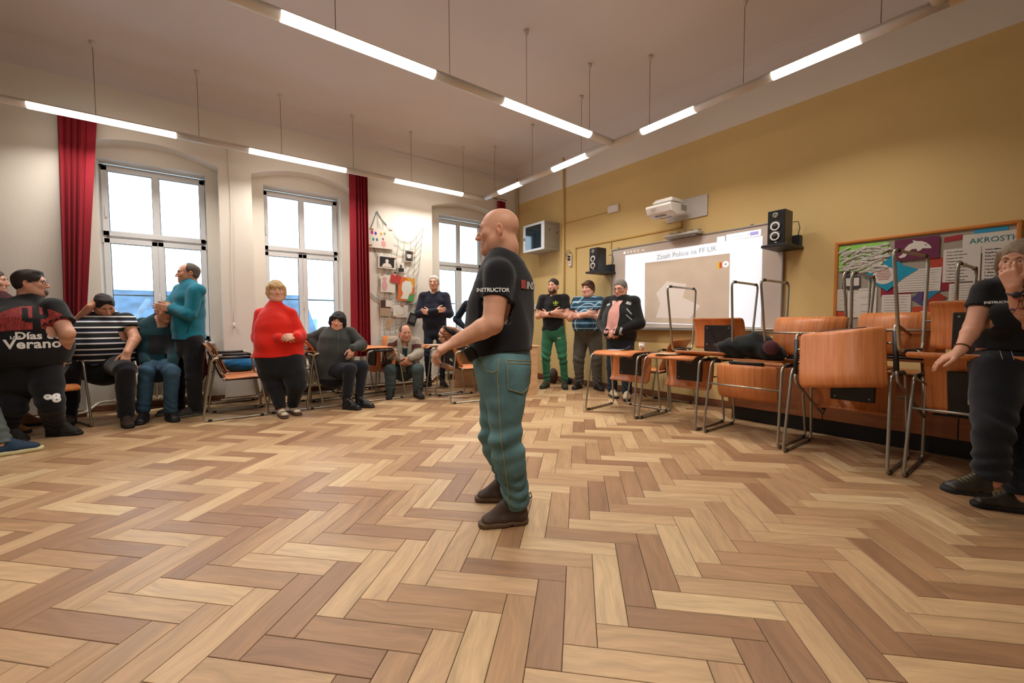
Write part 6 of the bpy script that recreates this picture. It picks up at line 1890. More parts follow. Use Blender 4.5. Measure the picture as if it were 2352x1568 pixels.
# seated man in the striped polo, hand on his forehead
def stripe_mat(name, cols, axis, period, ramp):
    m = bpy.data.materials.new(name); m.use_nodes = True
    nt = m.node_tree; N, L = nt.nodes, nt.links; b = N['Principled BSDF']; b.inputs['Roughness'].default_value = .9
    tc = N.new('ShaderNodeTexCoord'); sp = N.new('ShaderNodeSeparateXYZ'); L.new(tc.outputs['Object'], sp.inputs[0])
    mu = N.new('ShaderNodeMath'); mu.operation = 'MULTIPLY'; mu.inputs[1].default_value = 1 / period; L.new(sp.outputs[axis], mu.inputs[0])
    fr = N.new('ShaderNodeMath'); fr.operation = 'FRACT'; L.new(mu.outputs[0], fr.inputs[0])
    cr = N.new('ShaderNodeValToRGB'); cr.color_ramp.interpolation = 'CONSTANT'
    e = cr.color_ramp.elements; e[0].position = 0; e[0].color = (*lin(cols[0]), 1); e[1].position = ramp[1]; e[1].color = (*lin(cols[1]), 1)
    for q in range(2, len(cols)): x = e.new(ramp[q]); x.color = (*lin(cols[q]), 1)
    L.new(fr.outputs[0], cr.inputs[0]); L.new(cr.outputs[0], b.inputs['Base Color']); return m
def striped_man():
    CR, CU, CF = axes(240)
    W = 4.78; g = ground(250, 970); root = V3(g[0], g[1], 0); root = V3(*(at_depth(240, 950, W)[:2]), 0)
    p = lambda u, v, dd=0.0: at_depth(u, v, W - dd) - root
    tf = facing(.15, 1); R = frame(tf)
    J = dict(head=p(240, 702, .10), shR=p(192, 738, .0), elR=p(170, 750, .14), wrR=p(207, 704, .20), shL=p(290, 736, -.02), elL=p(310, 778, .06), wrL=p(292, 809, .22),
             hipR=p(218, 832, .02), hipL=p(262, 832, .02), knR=p(166, 846, .30), knL=p(288, 850, .36), anR=p(158, 930, .22), anL=p(289, 937, .26))
    foot_at(J, 'R', J['anR'] * V3(1, 1, 0) + facing(-.1, 1) * .05, facing(-.25, 1)); foot_at(J, 'L', J['anL'] * V3(1, 1, 0) + facing(.05, 1) * .05, facing(.08, 1))
    for s in 'LR': J['an' + s][2] = .12
    S = lambda u, v_, rx, ry, dd=0.0: (p(u, v_, dd), rx, ry)
    st = [S(240, 845, .22, .19, .02), S(240, 822, .26, .22, .04), S(240, 795, .28, .24, .06), S(241, 768, .265, .21, .05), S(243, 745, .22, .15, .02), S(244, 732, .12, .09, .02), S(243, 722, .065, .065, .04)]
    M_STR = stripe_mat('striped_polo', ('#0f1116', '#d9d9d6', '#1b2c5c', '#0f1116', '#d9d9d6'), 2, .118, (0, .40, .53, .62, .87))
    o = dict(skin='#CC957A', h=.008, ar=(.060, .052, .050, .034), lr=(.115, .09, .08, .07),
             head=dict(R=rot_head(facing(.25, 1), -32, 6), sc=1.0, kind='fat', hair='short', haircol='#241d1a', brow='#241d1a'),
             handR=dict(d=CR * .55 + CU * .8, pn=CR * .6 - CU * .3 + CF * .6, thumb=1, curl=1.0, tcurl=.6), handL=dict(d=-CU * .85 - CF * .35 - CR * .2, pn=CF * .9 - CU * .2, thumb=1, curl=.12, spread=.5, tcurl=.1),
             top=dict(mat=M_STR, sleeve='short', sf=.5, sr=(.085, .07, .06, .05), off=.012, cuts=[(p(240, 832), -UP())], folds=.006, seed=31, neck=-.02),
             bottom=dict(mat=M_BLKP, nst=1, folds=.006, seed=32, kw=.010, drop=.02), shoes=('shoe', mat('brown_shoe_mesh', '#3b2c25', .8, var=(50, .4)), M_SOLEK), shoe_sc=1.08)
    hand_fix(o['handR'], CU); hand_fix(o['handL'], -CR)
    ro, sh, pa, pf, nk = person('seated man in a striped polo shirt holding a hand to his forehead', root, R, J, st, o)
    lathe_ring('collar', nk + UP() * -.045, R, .085, .085, .016, mat('dark_collar', '#12141a', .9), sh)
striped_man()

# man in dark green fleece seated behind the teal fleece
def green_fleece_man():
    CR, CU, CF = axes(360)
    W = 5.0; root = V3(*(at_depth(352, 950, W)[:2]), 0)
    p = lambda u, v, dd=0.0: at_depth(u, v, W - dd) - root
    R = frame(facing(.2, 1))
    J = dict(head=p(380, 714, .05), shR=p(330, 744, 0), elR=p(331, 800, .06), wrR=p(334, 833, .22), shL=p(392, 748, -.05), elL=p(402, 800, 0), wrL=p(395, 840, .2), hipR=p(350, 838), hipL=p(382, 838), knR=p(337, 852, .36), knL=p(395, 856, .34), anR=p(329, 934, .30), anL=p(392, 930, .25))
    foot_at(J, 'R', J['anR'] * V3(1, 1, 0) + facing(-.1, 1) * .05, facing(-.15, 1)); foot_at(J, 'L', J['anL'] * V3(1, 1, 0), facing(.2, 1))
    for s in 'LR': J['an' + s][2] = .12
    S = lambda u, v_, rx, ry, dd=0.0: (p(u, v_, dd), rx, ry)
    st = [S(364, 848, .17, .15), S(364, 828, .18, .15), S(362, 800, .18, .15), S(361, 770, .185, .14), S(362, 750, .16, .11), S(366, 738, .10, .08), S(370, 730, .07, .065)]
    o = dict(head=dict(R=rot_head(facing(.3, 1), -15), sc=1.0, hair='receding', haircol='#7b736c'), handR=hand_fix(dict(d=-CU * .85 - CF * .3 - CR * .1, pn=CF * .9, thumb=1, curl=.2, spread=.3), -CR), handL=hand_fix(dict(d=-CU * .8 - CF * .3, pn=CF * .9, thumb=1, curl=.3), CR),
             top=dict(mat=cloth('dark_teal_fleece', '#173B45'), sleeve='long', name='jacket', cuts=[(p(364, 838), -UP())], neck=-.01, nr=.062, sr=(.075, .068, .06, .045)), bottom=dict(mat=mat('blue_jeans', '#2B4C63', .88, var=(9, .35), bump=(420, .3)), nst=1, drop=.02, kw=.008), shoes=('shoe', M_SHOEB, M_SOLEK), shoe_sc=1.1, lr=(.09, .075, .068, .062))
    ro, sh, pa, pf, nk = person('seated man in a dark green fleece and jeans with his hand on his knee', root, R, J, st, o)
    b = bvh_of(sh); cloth_patch(sh, b, [(-.10, -.14), (.12, -.14), (.11, .08), (-.09, .08)], p(366, 785, .3), hor(view(366, 785)), UP(), view(366, 785), cloth('charcoal_panel', '#23282b'), 'chest_panel', .004, 8)
green_fleece_man()

# standing man in the teal fleece
def teal_man():
    CR, CU, CF = axes(430)
    W = 5.0; g = ground(425, 952); root = V3(*(at_depth(425, 950, W)[:2]), 0); H = 1.80
    p = lambda u, v, dd=0.0: at_depth(u, v, W - dd) - root
    R = frame(facing(-1, .35))
    J = dict(head=p(432, 628, 0), shL=p(452, 668, .10), elL=p(434, 722, .20), wrL=p(392, 708, .16), shR=p(416, 668, -.16), elR=p(382, 716, .02), wrR=p(404, 705, .14),
             hipL=p(445, 785, .06), hipR=p(420, 785, -.07), knL=p(445, 868, .09), knR=p(408, 866, -.06))
    foot_at(J, 'L', ground(438, 956) - root, facing(-.95, .3)); foot_at(J, 'R', ground(400, 950) - root, facing(-.95, .35))
    for s in 'LR': J['an' + s] = J['foot' + s] - J['toe' + s] * .045 + UP() * .11
    S = lambda u, v_, rx, ry: (p(u, v_), rx, ry)
    st = [S(436, 800, .155, .13), S(435, 778, .165, .14), S(432, 750, .165, .14), S(432, 715, .17, .145), S(434, 685, .175, .13), S(437, 664, .13, .095), S(436, 651, .065, .065)]
    o = dict(skin='#D29C82', head=dict(R=rot_head(facing(-1, .12), 0), sc=1.02, kind='man', hair='receding', haircol='#5d524a', brow='#6b5748', stubble=(lin('#9a8072'), .3)),
             handL=hand_fix(dict(d=-CR * .9 - CF * .3 + CU * .1, pn=CF, thumb=1, curl=.4), CU), handR=hand_fix(dict(d=CR * .9 + CU * .2 - CF * .2, pn=CF, thumb=1, curl=.4), CU),
             top=dict(mat=cloth('teal_fleece', '#17748C', var=(14, .12)), sleeve='long', name='fleece', cuts=[(p(436, 779), -UP())], sr=(.08, .068, .062, .046), folds=.006, seed=41, neck=.01, vneck=.1, nr=.066),
             bottom=dict(mat=cloth('charcoal_trousers', '#15181d'), nst=1, cuts=[(p(436, 768), UP())], kw=.006, drop=.03), shoes=('shoe', mat('grey_trail_shoe', '#2c2a28', .8, var=(40, .4)), mat('grey_sole', '#56524c', .7), mat('red_lace', '#9c3a36', .8)), shoe_sc=1.1, lr=(.098, .08, .074, .068))
    ro, sh, pa, pf, nk = person('man in a teal fleece standing in profile with folded arms', root, R, J, st, o)
    b = bvh_of(sh); cloth_line(sh, b, [(0, .07), (-.02, 0), (-.03, -.04)], p(437, 757, .3), hor(view(437, 757)), UP(), view(437, 757), M_BLK, .004, 'pocket_zip', .001)
teal_man()

# blonde woman in red
def red_woman():
    CR, CU, CF = axes(640)
    W = 5.03; root = V3(*(at_depth(652, 950, W)[:2]), 0)
    p = lambda u, v, dd=0.0: at_depth(u, v, W - dd) - root
    R = frame(facing(.12, 1))
    J = dict(head=p(634, 668, .02), shR=p(601, 721, 0), elR=p(594, 776, .04), wrR=p(645, 775, .24), shL=p(668, 721, 0), elL=p(684, 772, .02), wrL=p(680, 772, .20),
             hipR=p(622, 832), hipL=p(668, 832), knR=p(632, 885, .04), knL=p(680, 882, .02))
    foot_at(J, 'R', ground(650, 958) - root + V3(-.03, 0, 0), facing(.25, 1)); foot_at(J, 'L', ground(677, 950) - root, facing(.3, 1))
    for s in 'LR': J['an' + s] = J['foot' + s] - J['toe' + s] * .055 + UP() * .085
    S = lambda u, v_, rx, ry, dd=0.0: (p(u, v_, dd), rx, ry)
    st = [S(642, 845, .225, .18), S(642, 822, .262, .21), S(641, 785, .245, .21, .03), S(638, 752, .215, .19, .04), S(635, 728, .18, .13, .02), S(634, 709, .10, .08), S(634, 697, .055, .055)]
    o = dict(skin='#DDAE96', h=.008, ar=(.055, .048, .044, .028), lr=(.148, .115, .085, .055),
             head=dict(R=rot_head(facing(.15, 1), 0), sc=.98, kind='fat', hair='bob', haircol='#C9A878', brow='#8a6a50'),
             handR=hand_fix(dict(d=CR * .95 - CU * .1 - CF * .25, pn=CF * .8 - CU * .5, thumb=1, curl=.55, sc=.95), CU), handL=hand_fix(dict(d=-CR * .95 - CU * .12 - CF * .3, pn=CF * .8 - CU * .5, thumb=1, curl=.5, sc=.95), CU),
             top=dict(mat=cloth('red_blouse', '#D8200F', var=(9, .10), rough=.75), sleeve='long', cuff=.045, name='blouse', cuts=[(p(642, 819), -UP())], sr=(.072, .082, .078, .05), folds=.011, ff=18, seed=51, neck=-.05, vneck=.6),
             bottom=dict(mat=M_BLKP, nst=1, cuts=[(p(642, 812), UP())], folds=.004, kw=.004, aw=.004, drop=.0, hem=.0))
    ro, sh, pa, pf, nk = person('blonde woman in a bright red blouse standing with clasped hands', root, R, J, st, o)
    M_SLIP = mat('beige_slipper', '#8a7455', .7); M_SOCK = mat('white_sock', '#cfc3b3', .9)
    for s, fl_ in (('L', -1), ('R', 1)):
        f = J['foot' + s]; t = J['toe' + s]; add_shoe(ro, 'slipper', f, t, UP(), M_SLIP, mat('brown_slipper_sole', '#4b3524', .7), .95, None, fl_)
        v = Vol(f + V3(-.2, -.2, -.02), f + V3(.2, .2, .2), .006); v.ecap(f - t * .06 + UP() * .05, f + t * .10 + UP() * .042, np.cross(t, UP()), (.032, .026), (.036, .018), .02); v.cap(f - t * .055 + UP() * .05, f - t * .06 + UP() * .13, .034, .036, .03); v.cut(f + UP() * .025, -UP())
        Vv, F = v.mesh(); np_mesh('sock', Vv, F, M_SOCK, ro)
        MB().lathe([(.008, 0), (.008, .006), (.004, .008)], 10, tuple(f + t * .05 + UP() * .069)).build('buckle', mat('gold_buckle', '#b59a5a', .3, .8), ro)
    watch(ro, J['wrL'], J['wrL'] - J['elL'], .031, '#6e1f1a')
red_woman()

# dark-haired woman in the grey cardigan, sitting
def cardigan_woman():
    CR, CU, CF = axes(778)
    W = 5.55; root = V3(*(at_depth(775, 900, W)[:2]), 0)
    p = lambda u, v, dd=0.0: at_depth(u, v, W - dd) - root
    R = frame(facing(.45, 1))
    J = dict(head=p(776, 738, .05), shR=p(744, 764, .0), elR=p(712, 778, .05), wrR=p(735, 805, .10), shL=p(806, 764, -.05), elL=p(830, 792, -.02), wrL=p(809, 800, .20), hipR=p(752, 850, .0), hipL=p(784, 846, -.05), knR=p(803, 848, .26), knL=p(832, 842, .14), anR=p(797, 918, .22), anL=p(826, 912, .10))
    foot_at(J, 'R', J['anR'] * V3(1, 1, 0) + facing(.6, .6) * .05, facing(.7, .6)); foot_at(J, 'L', J['anL'] * V3(1, 1, 0) + facing(.6, .6) * .05, facing(.75, .55))
    for s in 'LR': J['an' + s][2] = .16
    S = lambda u, v_, rx, ry, dd=0.0: (p(u, v_, dd), rx, ry)
    st = [S(765, 858, .20, .19), S(766, 836, .215, .20), S(770, 806, .205, .19, .02), S(773, 782, .195, .155, .02), S(775, 768, .16, .11), S(776, 760, .10, .08), S(776, 755, .06, .06)]
    o = dict(skin='#D5A189', head=dict(R=rot_head(facing(-.15, 1), -2, -8), sc=.96, kind='woman', hair='layered', haircol='#15131a', brow='#1d1a1c'), ar=(.05, .043, .038, .026), lr=(.105, .085, .068, .056),
             handR=hand_fix(dict(d=CR * .7 - CU * .6, pn=-CU * .5 + CF * .6, thumb=1, curl=.6, sc=.92), CF), handL=hand_fix(dict(d=-CU * .95 - CR * .25 - CF * .1, pn=CF * .8 - CR * .4, thumb=1, curl=.35, sc=.92), -CR),
             top=dict(mat=cloth('grey_knit_cardigan', '#3A3E3C', var=(60, .2), bump=(140, .6)), sleeve='long', cuff=.05, name='cardigan', cuts=[(p(765, 868), -UP())], sr=(.075, .07, .062, .048), folds=.006, seed=61, neck=-.005, nr=.062),
             bottom=dict(mat=cloth('dark_blue_trousers', '#141922'), nst=1, kw=.004, aw=.003, drop=.0), shoes=('ankle', M_SHOEB, M_SOLEK), shoe_sc=1.0)
    ro, sh, pa, pf, nk = person('dark-haired woman in a grey knitted cardigan sitting with an arm over the chair', root, R, J, st, o)
    b = bvh_of(sh); cloth_line(sh, b, [(0, .03), (.0, -.02), (-.01, -.32)], p(777, 768, .3), hor(view(777, 768)), UP(), view(777, 768), mat('zip_metal', '#77776f', .4, .6), .003, 'zip', .001)
    lathe_ring('collar', nk + UP() * -.028, R, .075, .075, .018, cloth('grey_knit_cardigan', '#3A3E3C'), sh)
cardigan_woman()

# man in the beige jacket, sitting bent forward
def beige_man():
    CR, CU, CF = axes(930)
    W = 6.45; root = V3(*(at_depth(925, 890, W)[:2]), 0)
    p = lambda u, v, dd=0.0: at_depth(u, v, W - dd) - root
    R = frame(facing(.15, 1))
    J = dict(head=p(931, 764, .20), shR=p(902, 784, .1), elR=p(899, 815, .22), wrR=p(924, 824, .36), shL=p(957, 788, .08), elL=p(962, 814, .20), wrL=p(941, 822, .36), hipR=p(912, 848, 0), hipL=p(942, 848, 0), knR=p(897, 850, .38), knL=p(960, 848, .36), anR=p(897, 893, .30), anL=p(960, 889, .28))
    foot_at(J, 'R', J['anR'] * V3(1, 1, 0) + facing(0, 1) * .05, facing(-.1, 1)); foot_at(J, 'L', J['anL'] * V3(1, 1, 0) + facing(0, 1) * .05, facing(.35, 1))
    for s in 'LR': J['an' + s][2] = .12
    S = lambda u, v_, rx, ry, dd=0.0: (p(u, v_, dd), rx, ry)
    st = [S(927, 852, .17, .15), S(927, 838, .175, .15), S(928, 820, .175, .15, .04), S(929, 803, .18, .145, .08), S(930, 789, .16, .12, .11), S(930, 781, .10, .085, .13), S(931, 777, .065, .065, .15)]
    o = dict(skin='#C68E76', head=dict(R=rot_head(facing(.25, 1), -6), sc=1.02, kind='man', hair='receding', haircol='#4a3b30', brow='#4a3b30', stubble=(lin('#8a6a5a'), .3)), lr=(.095, .085, .078, .072),
             handR=hand_fix(dict(d=CR * .7 - CU * .7 - CF * .2, pn=CR * .6 + CF * .6, thumb=1, curl=.5), CU), handL=hand_fix(dict(d=-CR * .7 - CU * .7 - CF * .2, pn=-CR * .6 + CF * .6, thumb=1, curl=.5), CU),
             top=dict(mat=cloth('beige_wool_jacket', '#9a9184', var=(40, .2), bump=(160, .5)), sleeve='long', cuff=.07, name='jacket', cuts=[(p(927, 850), -UP())], sr=(.082, .075, .066, .055), folds=.007, seed=71, neck=.0, nr=.066),
             bottom=dict(mat=mat('green_grey_jeans', '#3c4a4c', .88, var=(9, .3)), nst=1, drop=.03, kw=.006, aw=.006), shoes=('boot', mat('dark_grey_boot', '#232120', .8), M_SOLEK), shoe_sc=1.05)
    ro, sh, pa, pf, nk = person('man in a beige jacket with brown shoulder patches sitting with folded hands', root, R, J, st, o)
    b = bvh_of(sh); M_PAT = cloth('brown_patch', '#4a221c')
    for u in (901, 957): cloth_patch(sh, b, rect(-.07, -.05, .07, .05), p(u, 781, .3), CR, CU, CF - CU * .9, M_PAT, 'shoulder_patch', .004, 7)
    cloth_patch(sh, b, [(-.05, .08), (.05, .08), (.02, -.16), (-.02, -.16)], p(930, 800, .4), CR, CU, CF, cloth('dark_teal_shirt', '#12262c'), 'inner_shirt', .005, 8)
beige_man()

# standing row at the back
def simple(label, u, vf, W, H, fd, hfd, w, belly, style, opts, hpitch=0, feet=None, shw=.185, z0=1.14):
    axes(u)
    root = V3(*(at_depth(u, vf, W)[:2]), 0)
    J, st, R = stand(H, facing(*fd), w, belly, shw, feet or ((-.13, 0, .3), (.13, 0, -.3)))
    s = H / 1.75
    if style == 'crossed': opts['handL'], opts['handR'] = crossed(J, R, H, belly * .6, z0, out=.25 + .06 * (w - 1), fw=.19 + .06 * (w - 1))
    elif style == 'clasp':
        for k, sg in (('L', -1), ('R', 1)):
            J['el' + k] = R @ V3(sg * .25 * w, .03, 1.12 * s); J['wr' + k] = R @ V3(sg * .055, .24 + belly * .6, .985 * s)
        opts['handR'] = dict(d=R @ V3(-.85, .1, -.4), pn=R @ V3(-.3, -.9, -.2), thumb=1, curl=.6); opts['handL'] = dict(d=R @ V3(.85, .2, -.4), pn=R @ V3(.3, -.9, -.2), thumb=1, curl=.6)
        hand_fix(opts['handR'], UP()); hand_fix(opts['handL'], UP())
    elif style == 'hip':
        for k, sg in (('L', -1), ('R', 1)):
            J['el' + k] = R @ V3(sg * .38, -.04, 1.16 * s); J['wr' + k] = R @ V3(sg * .21, .06, 1.02 * s)
            opts['hand' + k] = hand_fix(dict(d=R @ V3(-sg * .7, .3, -.6), pn=R @ V3(-sg * .8, 0, .3), thumb=1, curl=.5), R @ V3(0, -1, 0))
    opts['head']['R'] = rot_head(facing(*hfd), hpitch)
    for k in 'LR': J['an' + k] = J['foot' + k] - unit(J['toe' + k]) * .045 + UP() * .10
    opts['top'].setdefault('cuts', [(R @ V3(0, 0, opts['top'].pop('hem', .92) * s), -UP())])
    opts['bottom'].setdefault('cuts', [(R @ V3(0, 0, 1.0 * s), UP())]); opts['bottom'].setdefault('nst', 2)
    r = person(label, root, R, J, st, opts)
    return r + (root, R, J, st, s)
ro, sh, pa, pf, nk, root, R, J, st, s = simple('white-haired man in a navy sweater with folded arms beside the net', 1000, 882, 7.22, 1.88, (-.1, 1), (-.25, 1), 1.08, .05, 'crossed',
    dict(skin='#D4A18A', head=dict(sc=1.0, kind='slim', hair='white_side', haircol='#b9b2aa', brow='#9a9088'), top=dict(mat=M_NAVY, sleeve='long', name='sweater', sr=(.078, .07, .062, .046), folds=.006, seed=81, hem=.90, neck=-.03), bottom=dict(mat=M_DKJ, folds=.006, kw=.008), shoes=('shoe', M_SHOEB, M_SOLEK), shoe_sc=1.05), z0=1.16)
watch(ro, J['wrR'] + unit(J['elR'] - J['wrR']) * .03, J['wrR'] - J['elR'], .036, '#16181c')
simple('bald man in a dark navy sweater with hands on hips half hidden by the instructor', 1096, 876, 7.5, 1.73, (-.2, 1), (-.3, 1), 1.05, .03, 'hip',
    dict(skin='#CC9A84', head=dict(sc=1.0, kind='man', hair='receding', haircol='#8d857c'), top=dict(mat=cloth('dark_petrol_knit', '#101E2E'), sleeve='long', name='sweater', hem=.92, neck=-.02), bottom=dict(mat=mat('grey_blue_jeans', '#3a444c', .88, var=(9, .3))), shoes=('shoe', mat('dark_grey_shoe', '#1f2022', .7), M_SOLEK)))
# man in the green trousers
ro, sh, pa, pf, nk, root, R, J, st, s = simple('bearded man in a black T-shirt and green trousers with folded arms', 1271, 886, 7.0, 1.80, (-.25, 1), (-.5, 1), 1.0, 0, 'crossed',
    dict(skin='#D6A28A', head=dict(sc=1.0, kind='slim', hair='crop', haircol='#2a1f1a', beard='beard', beardcol='#4a2a1c', brow='#2a1f1a'), ar=(.055, .046, .044, .03), lr=(.095, .072, .06, .05),
         top=dict(mat=M_BLKT, sleeve='short', sf=.6, sr=(.078, .065, .06, .05), hem=.93, folds=.006, seed=91, neck=-.03), bottom=dict(mat=cloth('green_joggers', '#2F6B4C', var=(10, .12)), folds=.009, kw=.012, aw=.012, drop=.0), shoes=('sneaker', mat('olive_sneaker', '#2b2e1c', .8), mat('olive_sole', '#1d1f16', .7)), shoe_sc=1.08), feet=((-.19, .0, .3), (.12, .05, -.15)), z0=1.17)
b = bvh_of(sh); M_LIME = mat('lime_print', '#a9b81f', .7); c = J['shL'] * .35 + J['shR'] * .0 + st[4][0] * .65 + R[:, 1] * .3 + UP() * -.01
for poly in ([(-.006, -.02), (.006, -.02), (.012, .03), (0, .045), (-.012, .03)], [(-.012, -.02), (-.035, .0), (-.04, .025), (-.018, .01)], [(.012, -.02), (.035, .0), (.04, .025), (.018, .01)], [(-.03, -.035), (.03, -.035), (.03, -.028), (-.03, -.028)]):
    cloth_patch(sh, b, poly, c, R[:, 0], UP(), -R[:, 1], M_LIME, 'chest_logo', .004, 3)
watch(ro, J['wrR'] + unit(J['elR'] - J['wrR']) * .05, J['wrR'] - J['elR'], .037, '#1a1c20', side=R[:, 1])
bpa = bvh_of(pa); cloth_text(pa, bpa, 'TNF', .03, R @ V3(-.12, .4, .82), R[:, 0], UP(), -R[:, 1], M_PRINT, 'trouser_mark', bold=.001, off=.004)
for k in 'LR':
    MB().lathe([(.040, 0), (.041, .05), (.038, .06)], 14, tuple(J['an' + k] + UP() * -.03)).build('sock', mat('white_sock', '#cfc3b3', .9), ro)
# man in the plaid shirt
def plaid_mat():
    m = bpy.data.materials.new('blue_plaid'); m.use_nodes = True
    nt = m.node_tree; N, L = nt.nodes, nt.links; b = N['Principled BSDF']; b.inputs['Roughness'].default_value = .9
    tc = N.new('ShaderNodeTexCoord'); mp = N.new('ShaderNodeMapping'); mp.inputs['Rotation'].default_value = (0, 0, -YAW); L.new(tc.outputs['Object'], mp.inputs[0])
    sp = N.new('ShaderNodeSeparateXYZ'); L.new(mp.outputs[0], sp.inputs[0])
    out = None
    base = lin('#2C6E93'); tot = None
    def band(sock, period, lo, hi, ph):
        a = N.new('ShaderNodeMath'); a.operation = 'MULTIPLY_ADD'; a.inputs[1].default_value = 1 / period; a.inputs[2].default_value = ph; L.new(sock, a.inputs[0])
        f = N.new('ShaderNodeMath'); f.operation = 'FRACT'; L.new(a.outputs[0], f.inputs[0])
        g = N.new('ShaderNodeMath'); g.operation = 'LESS_THAN'; g.inputs[1].default_value = hi; L.new(f.outputs[0], g.inputs[0])
        return g.outputs[0]
    prev = None
    for (ax, per, wid, ph, col, fac) in (('X', .085, .45, .0, '#0E2236', .75), ('Z', .085, .45, .1, '#0E2236', .75), ('X', .085, .10, .3, '#C9D6DA', .8), ('Z', .085, .10, .4, '#C9D6DA', .8), ('X', .0425, .06, .7, '#7FB0BE', .5)):
        g = band(sp.outputs[ax], per, 0, wid, ph)
        mu = N.new('ShaderNodeMath'); mu.operation = 'MULTIPLY'; mu.inputs[1].default_value = fac; L.new(g, mu.inputs[0])
        mx = N.new('ShaderNodeMix'); mx.data_type = 'RGBA'; L.new(mu.outputs[0], mx.inputs[0])
        if prev is None: mx.inputs[6].default_value = (*base, 1)
        else: L.new(prev, mx.inputs[6])
        mx.inputs[7].default_value = (*lin(col), 1); prev = mx.outputs[2]
    L.new(prev, b.inputs['Base Color']); return m
M_PLAID = plaid_mat()
ro, sh, pa, pf, nk, root, R, J, st, s = simple('man in a blue plaid shirt and grey trousers with folded arms', 1350, 893, 6.85, 1.74, (-.3, 1), (-.6, 1), 1.18, .13, 'crossed',
    dict(skin='#DAA592', head=dict(sc=1.02, kind='fat', hair='mop', haircol='#5a3a26', brow='#5a3a26'), ar=(.064, .056, .052, .034), lr=(.115, .09, .08, .07),
         top=dict(mat=M_PLAID, sleeve='short', sf=.62, sr=(.088, .075, .07, .05), hem=.955, folds=.006, seed=101, neck=-.03), bottom=dict(mat=cloth('grey_cotton_trousers', '#57534C', var=(10, .12)), folds=.009, kw=.012, aw=.016, drop=.04), shoes=('shoe', M_SHOEB, M_SOLEK), shoe_sc=1.05), feet=((-.17, .0, .7), (.16, .02, -.1)), z0=1.18)
q = MB_belt(st, 1, R, .02, .035); q.build('belt', mat('black_belt', '#191513', .5), pa)
lathe_ring('collar', nk + UP() * -.045, R, .085, .085, .014, M_PLAID, sh)
# man in the black jacket
M_JACK = cloth('black_softshell', '#121416', var=(9, .12))
ro, sh, pa, pf, nk, root, R, J, st, s = simple('smiling man with glasses in a black jacket over a pink shirt', 1424, 908, 6.05, 1.68, (-.45, 1), (-.5, 1), 1.15, .10, 'clasp',
    dict(skin='#D6A08A', head=dict(sc=1.02, kind='fat', hair='grey_short', haircol='#6f6a66', brow='#4a4440', glasses='#4c3a30'), lr=(.098, .08, .074, .068),
         top=dict(mat=M_JACK, sleeve='long', name='jacket', sr=(.092, .082, .072, .055), off=.03, hem=.86, folds=.008, ff=18, seed=111, neck=-.02, nr=.075), bottom=dict(mat=M_DKJ, folds=.006, kw=.008, aw=.01, drop=.03), shoes=('sneaker', mat('beige_canvas_shoe', '#B7A88F', .85), mat('black_shoe_sole', '#191a1b', .7), mat('white_lace', '#cfc8ba', .8)), shoe_sc=1.12), hpitch=-10, feet=((-.13, .06, .35), (.12, -.02, .75)))
b = bvh_of(sh); c0 = R @ V3(0, .5, 1.18 * s)
cloth_patch(sh, b, [(-.045, .24), (.035, .24), (.075, .10), (.085, -.20), (-.075, -.20), (-.085, .05)], c0, R[:, 0], UP(), -R[:, 1], cloth('pink_polo', '#C79088', var=(20, .06)), 'shirt_front', .006, 10)
for x in (-.05, .04): cloth_patch(sh, b, [(x - .03, .25), (x + .03, .25), (x + .0, .17)], c0, R[:, 0], UP(), -R[:, 1], cloth('pink_collar', '#D2A59c'), 'collar', .009, 5)
M_REF = mat('grey_reflective', '#a9aaa8', .5)
for (x, z, w, hh, t) in ((-.16, .215, .035, .02, .3), (-.18, .10, .05, .005, .9), (-.19, .02, .045, .005, .9), (-.13, -.17, .012, .05, .2), (.13, .20, .03, .015, -.3)):
    cth, sth = math.cos(t), math.sin(t)
    cloth_patch(sh, b, [(x + a * cth - bb * sth, z + a * sth + bb * cth) for a, bb in ((-w, -hh), (w, -hh), (w, hh), (-w, hh))], c0, R[:, 0], UP(), -R[:, 1], M_REF, 'reflective_trim', .005, 5)

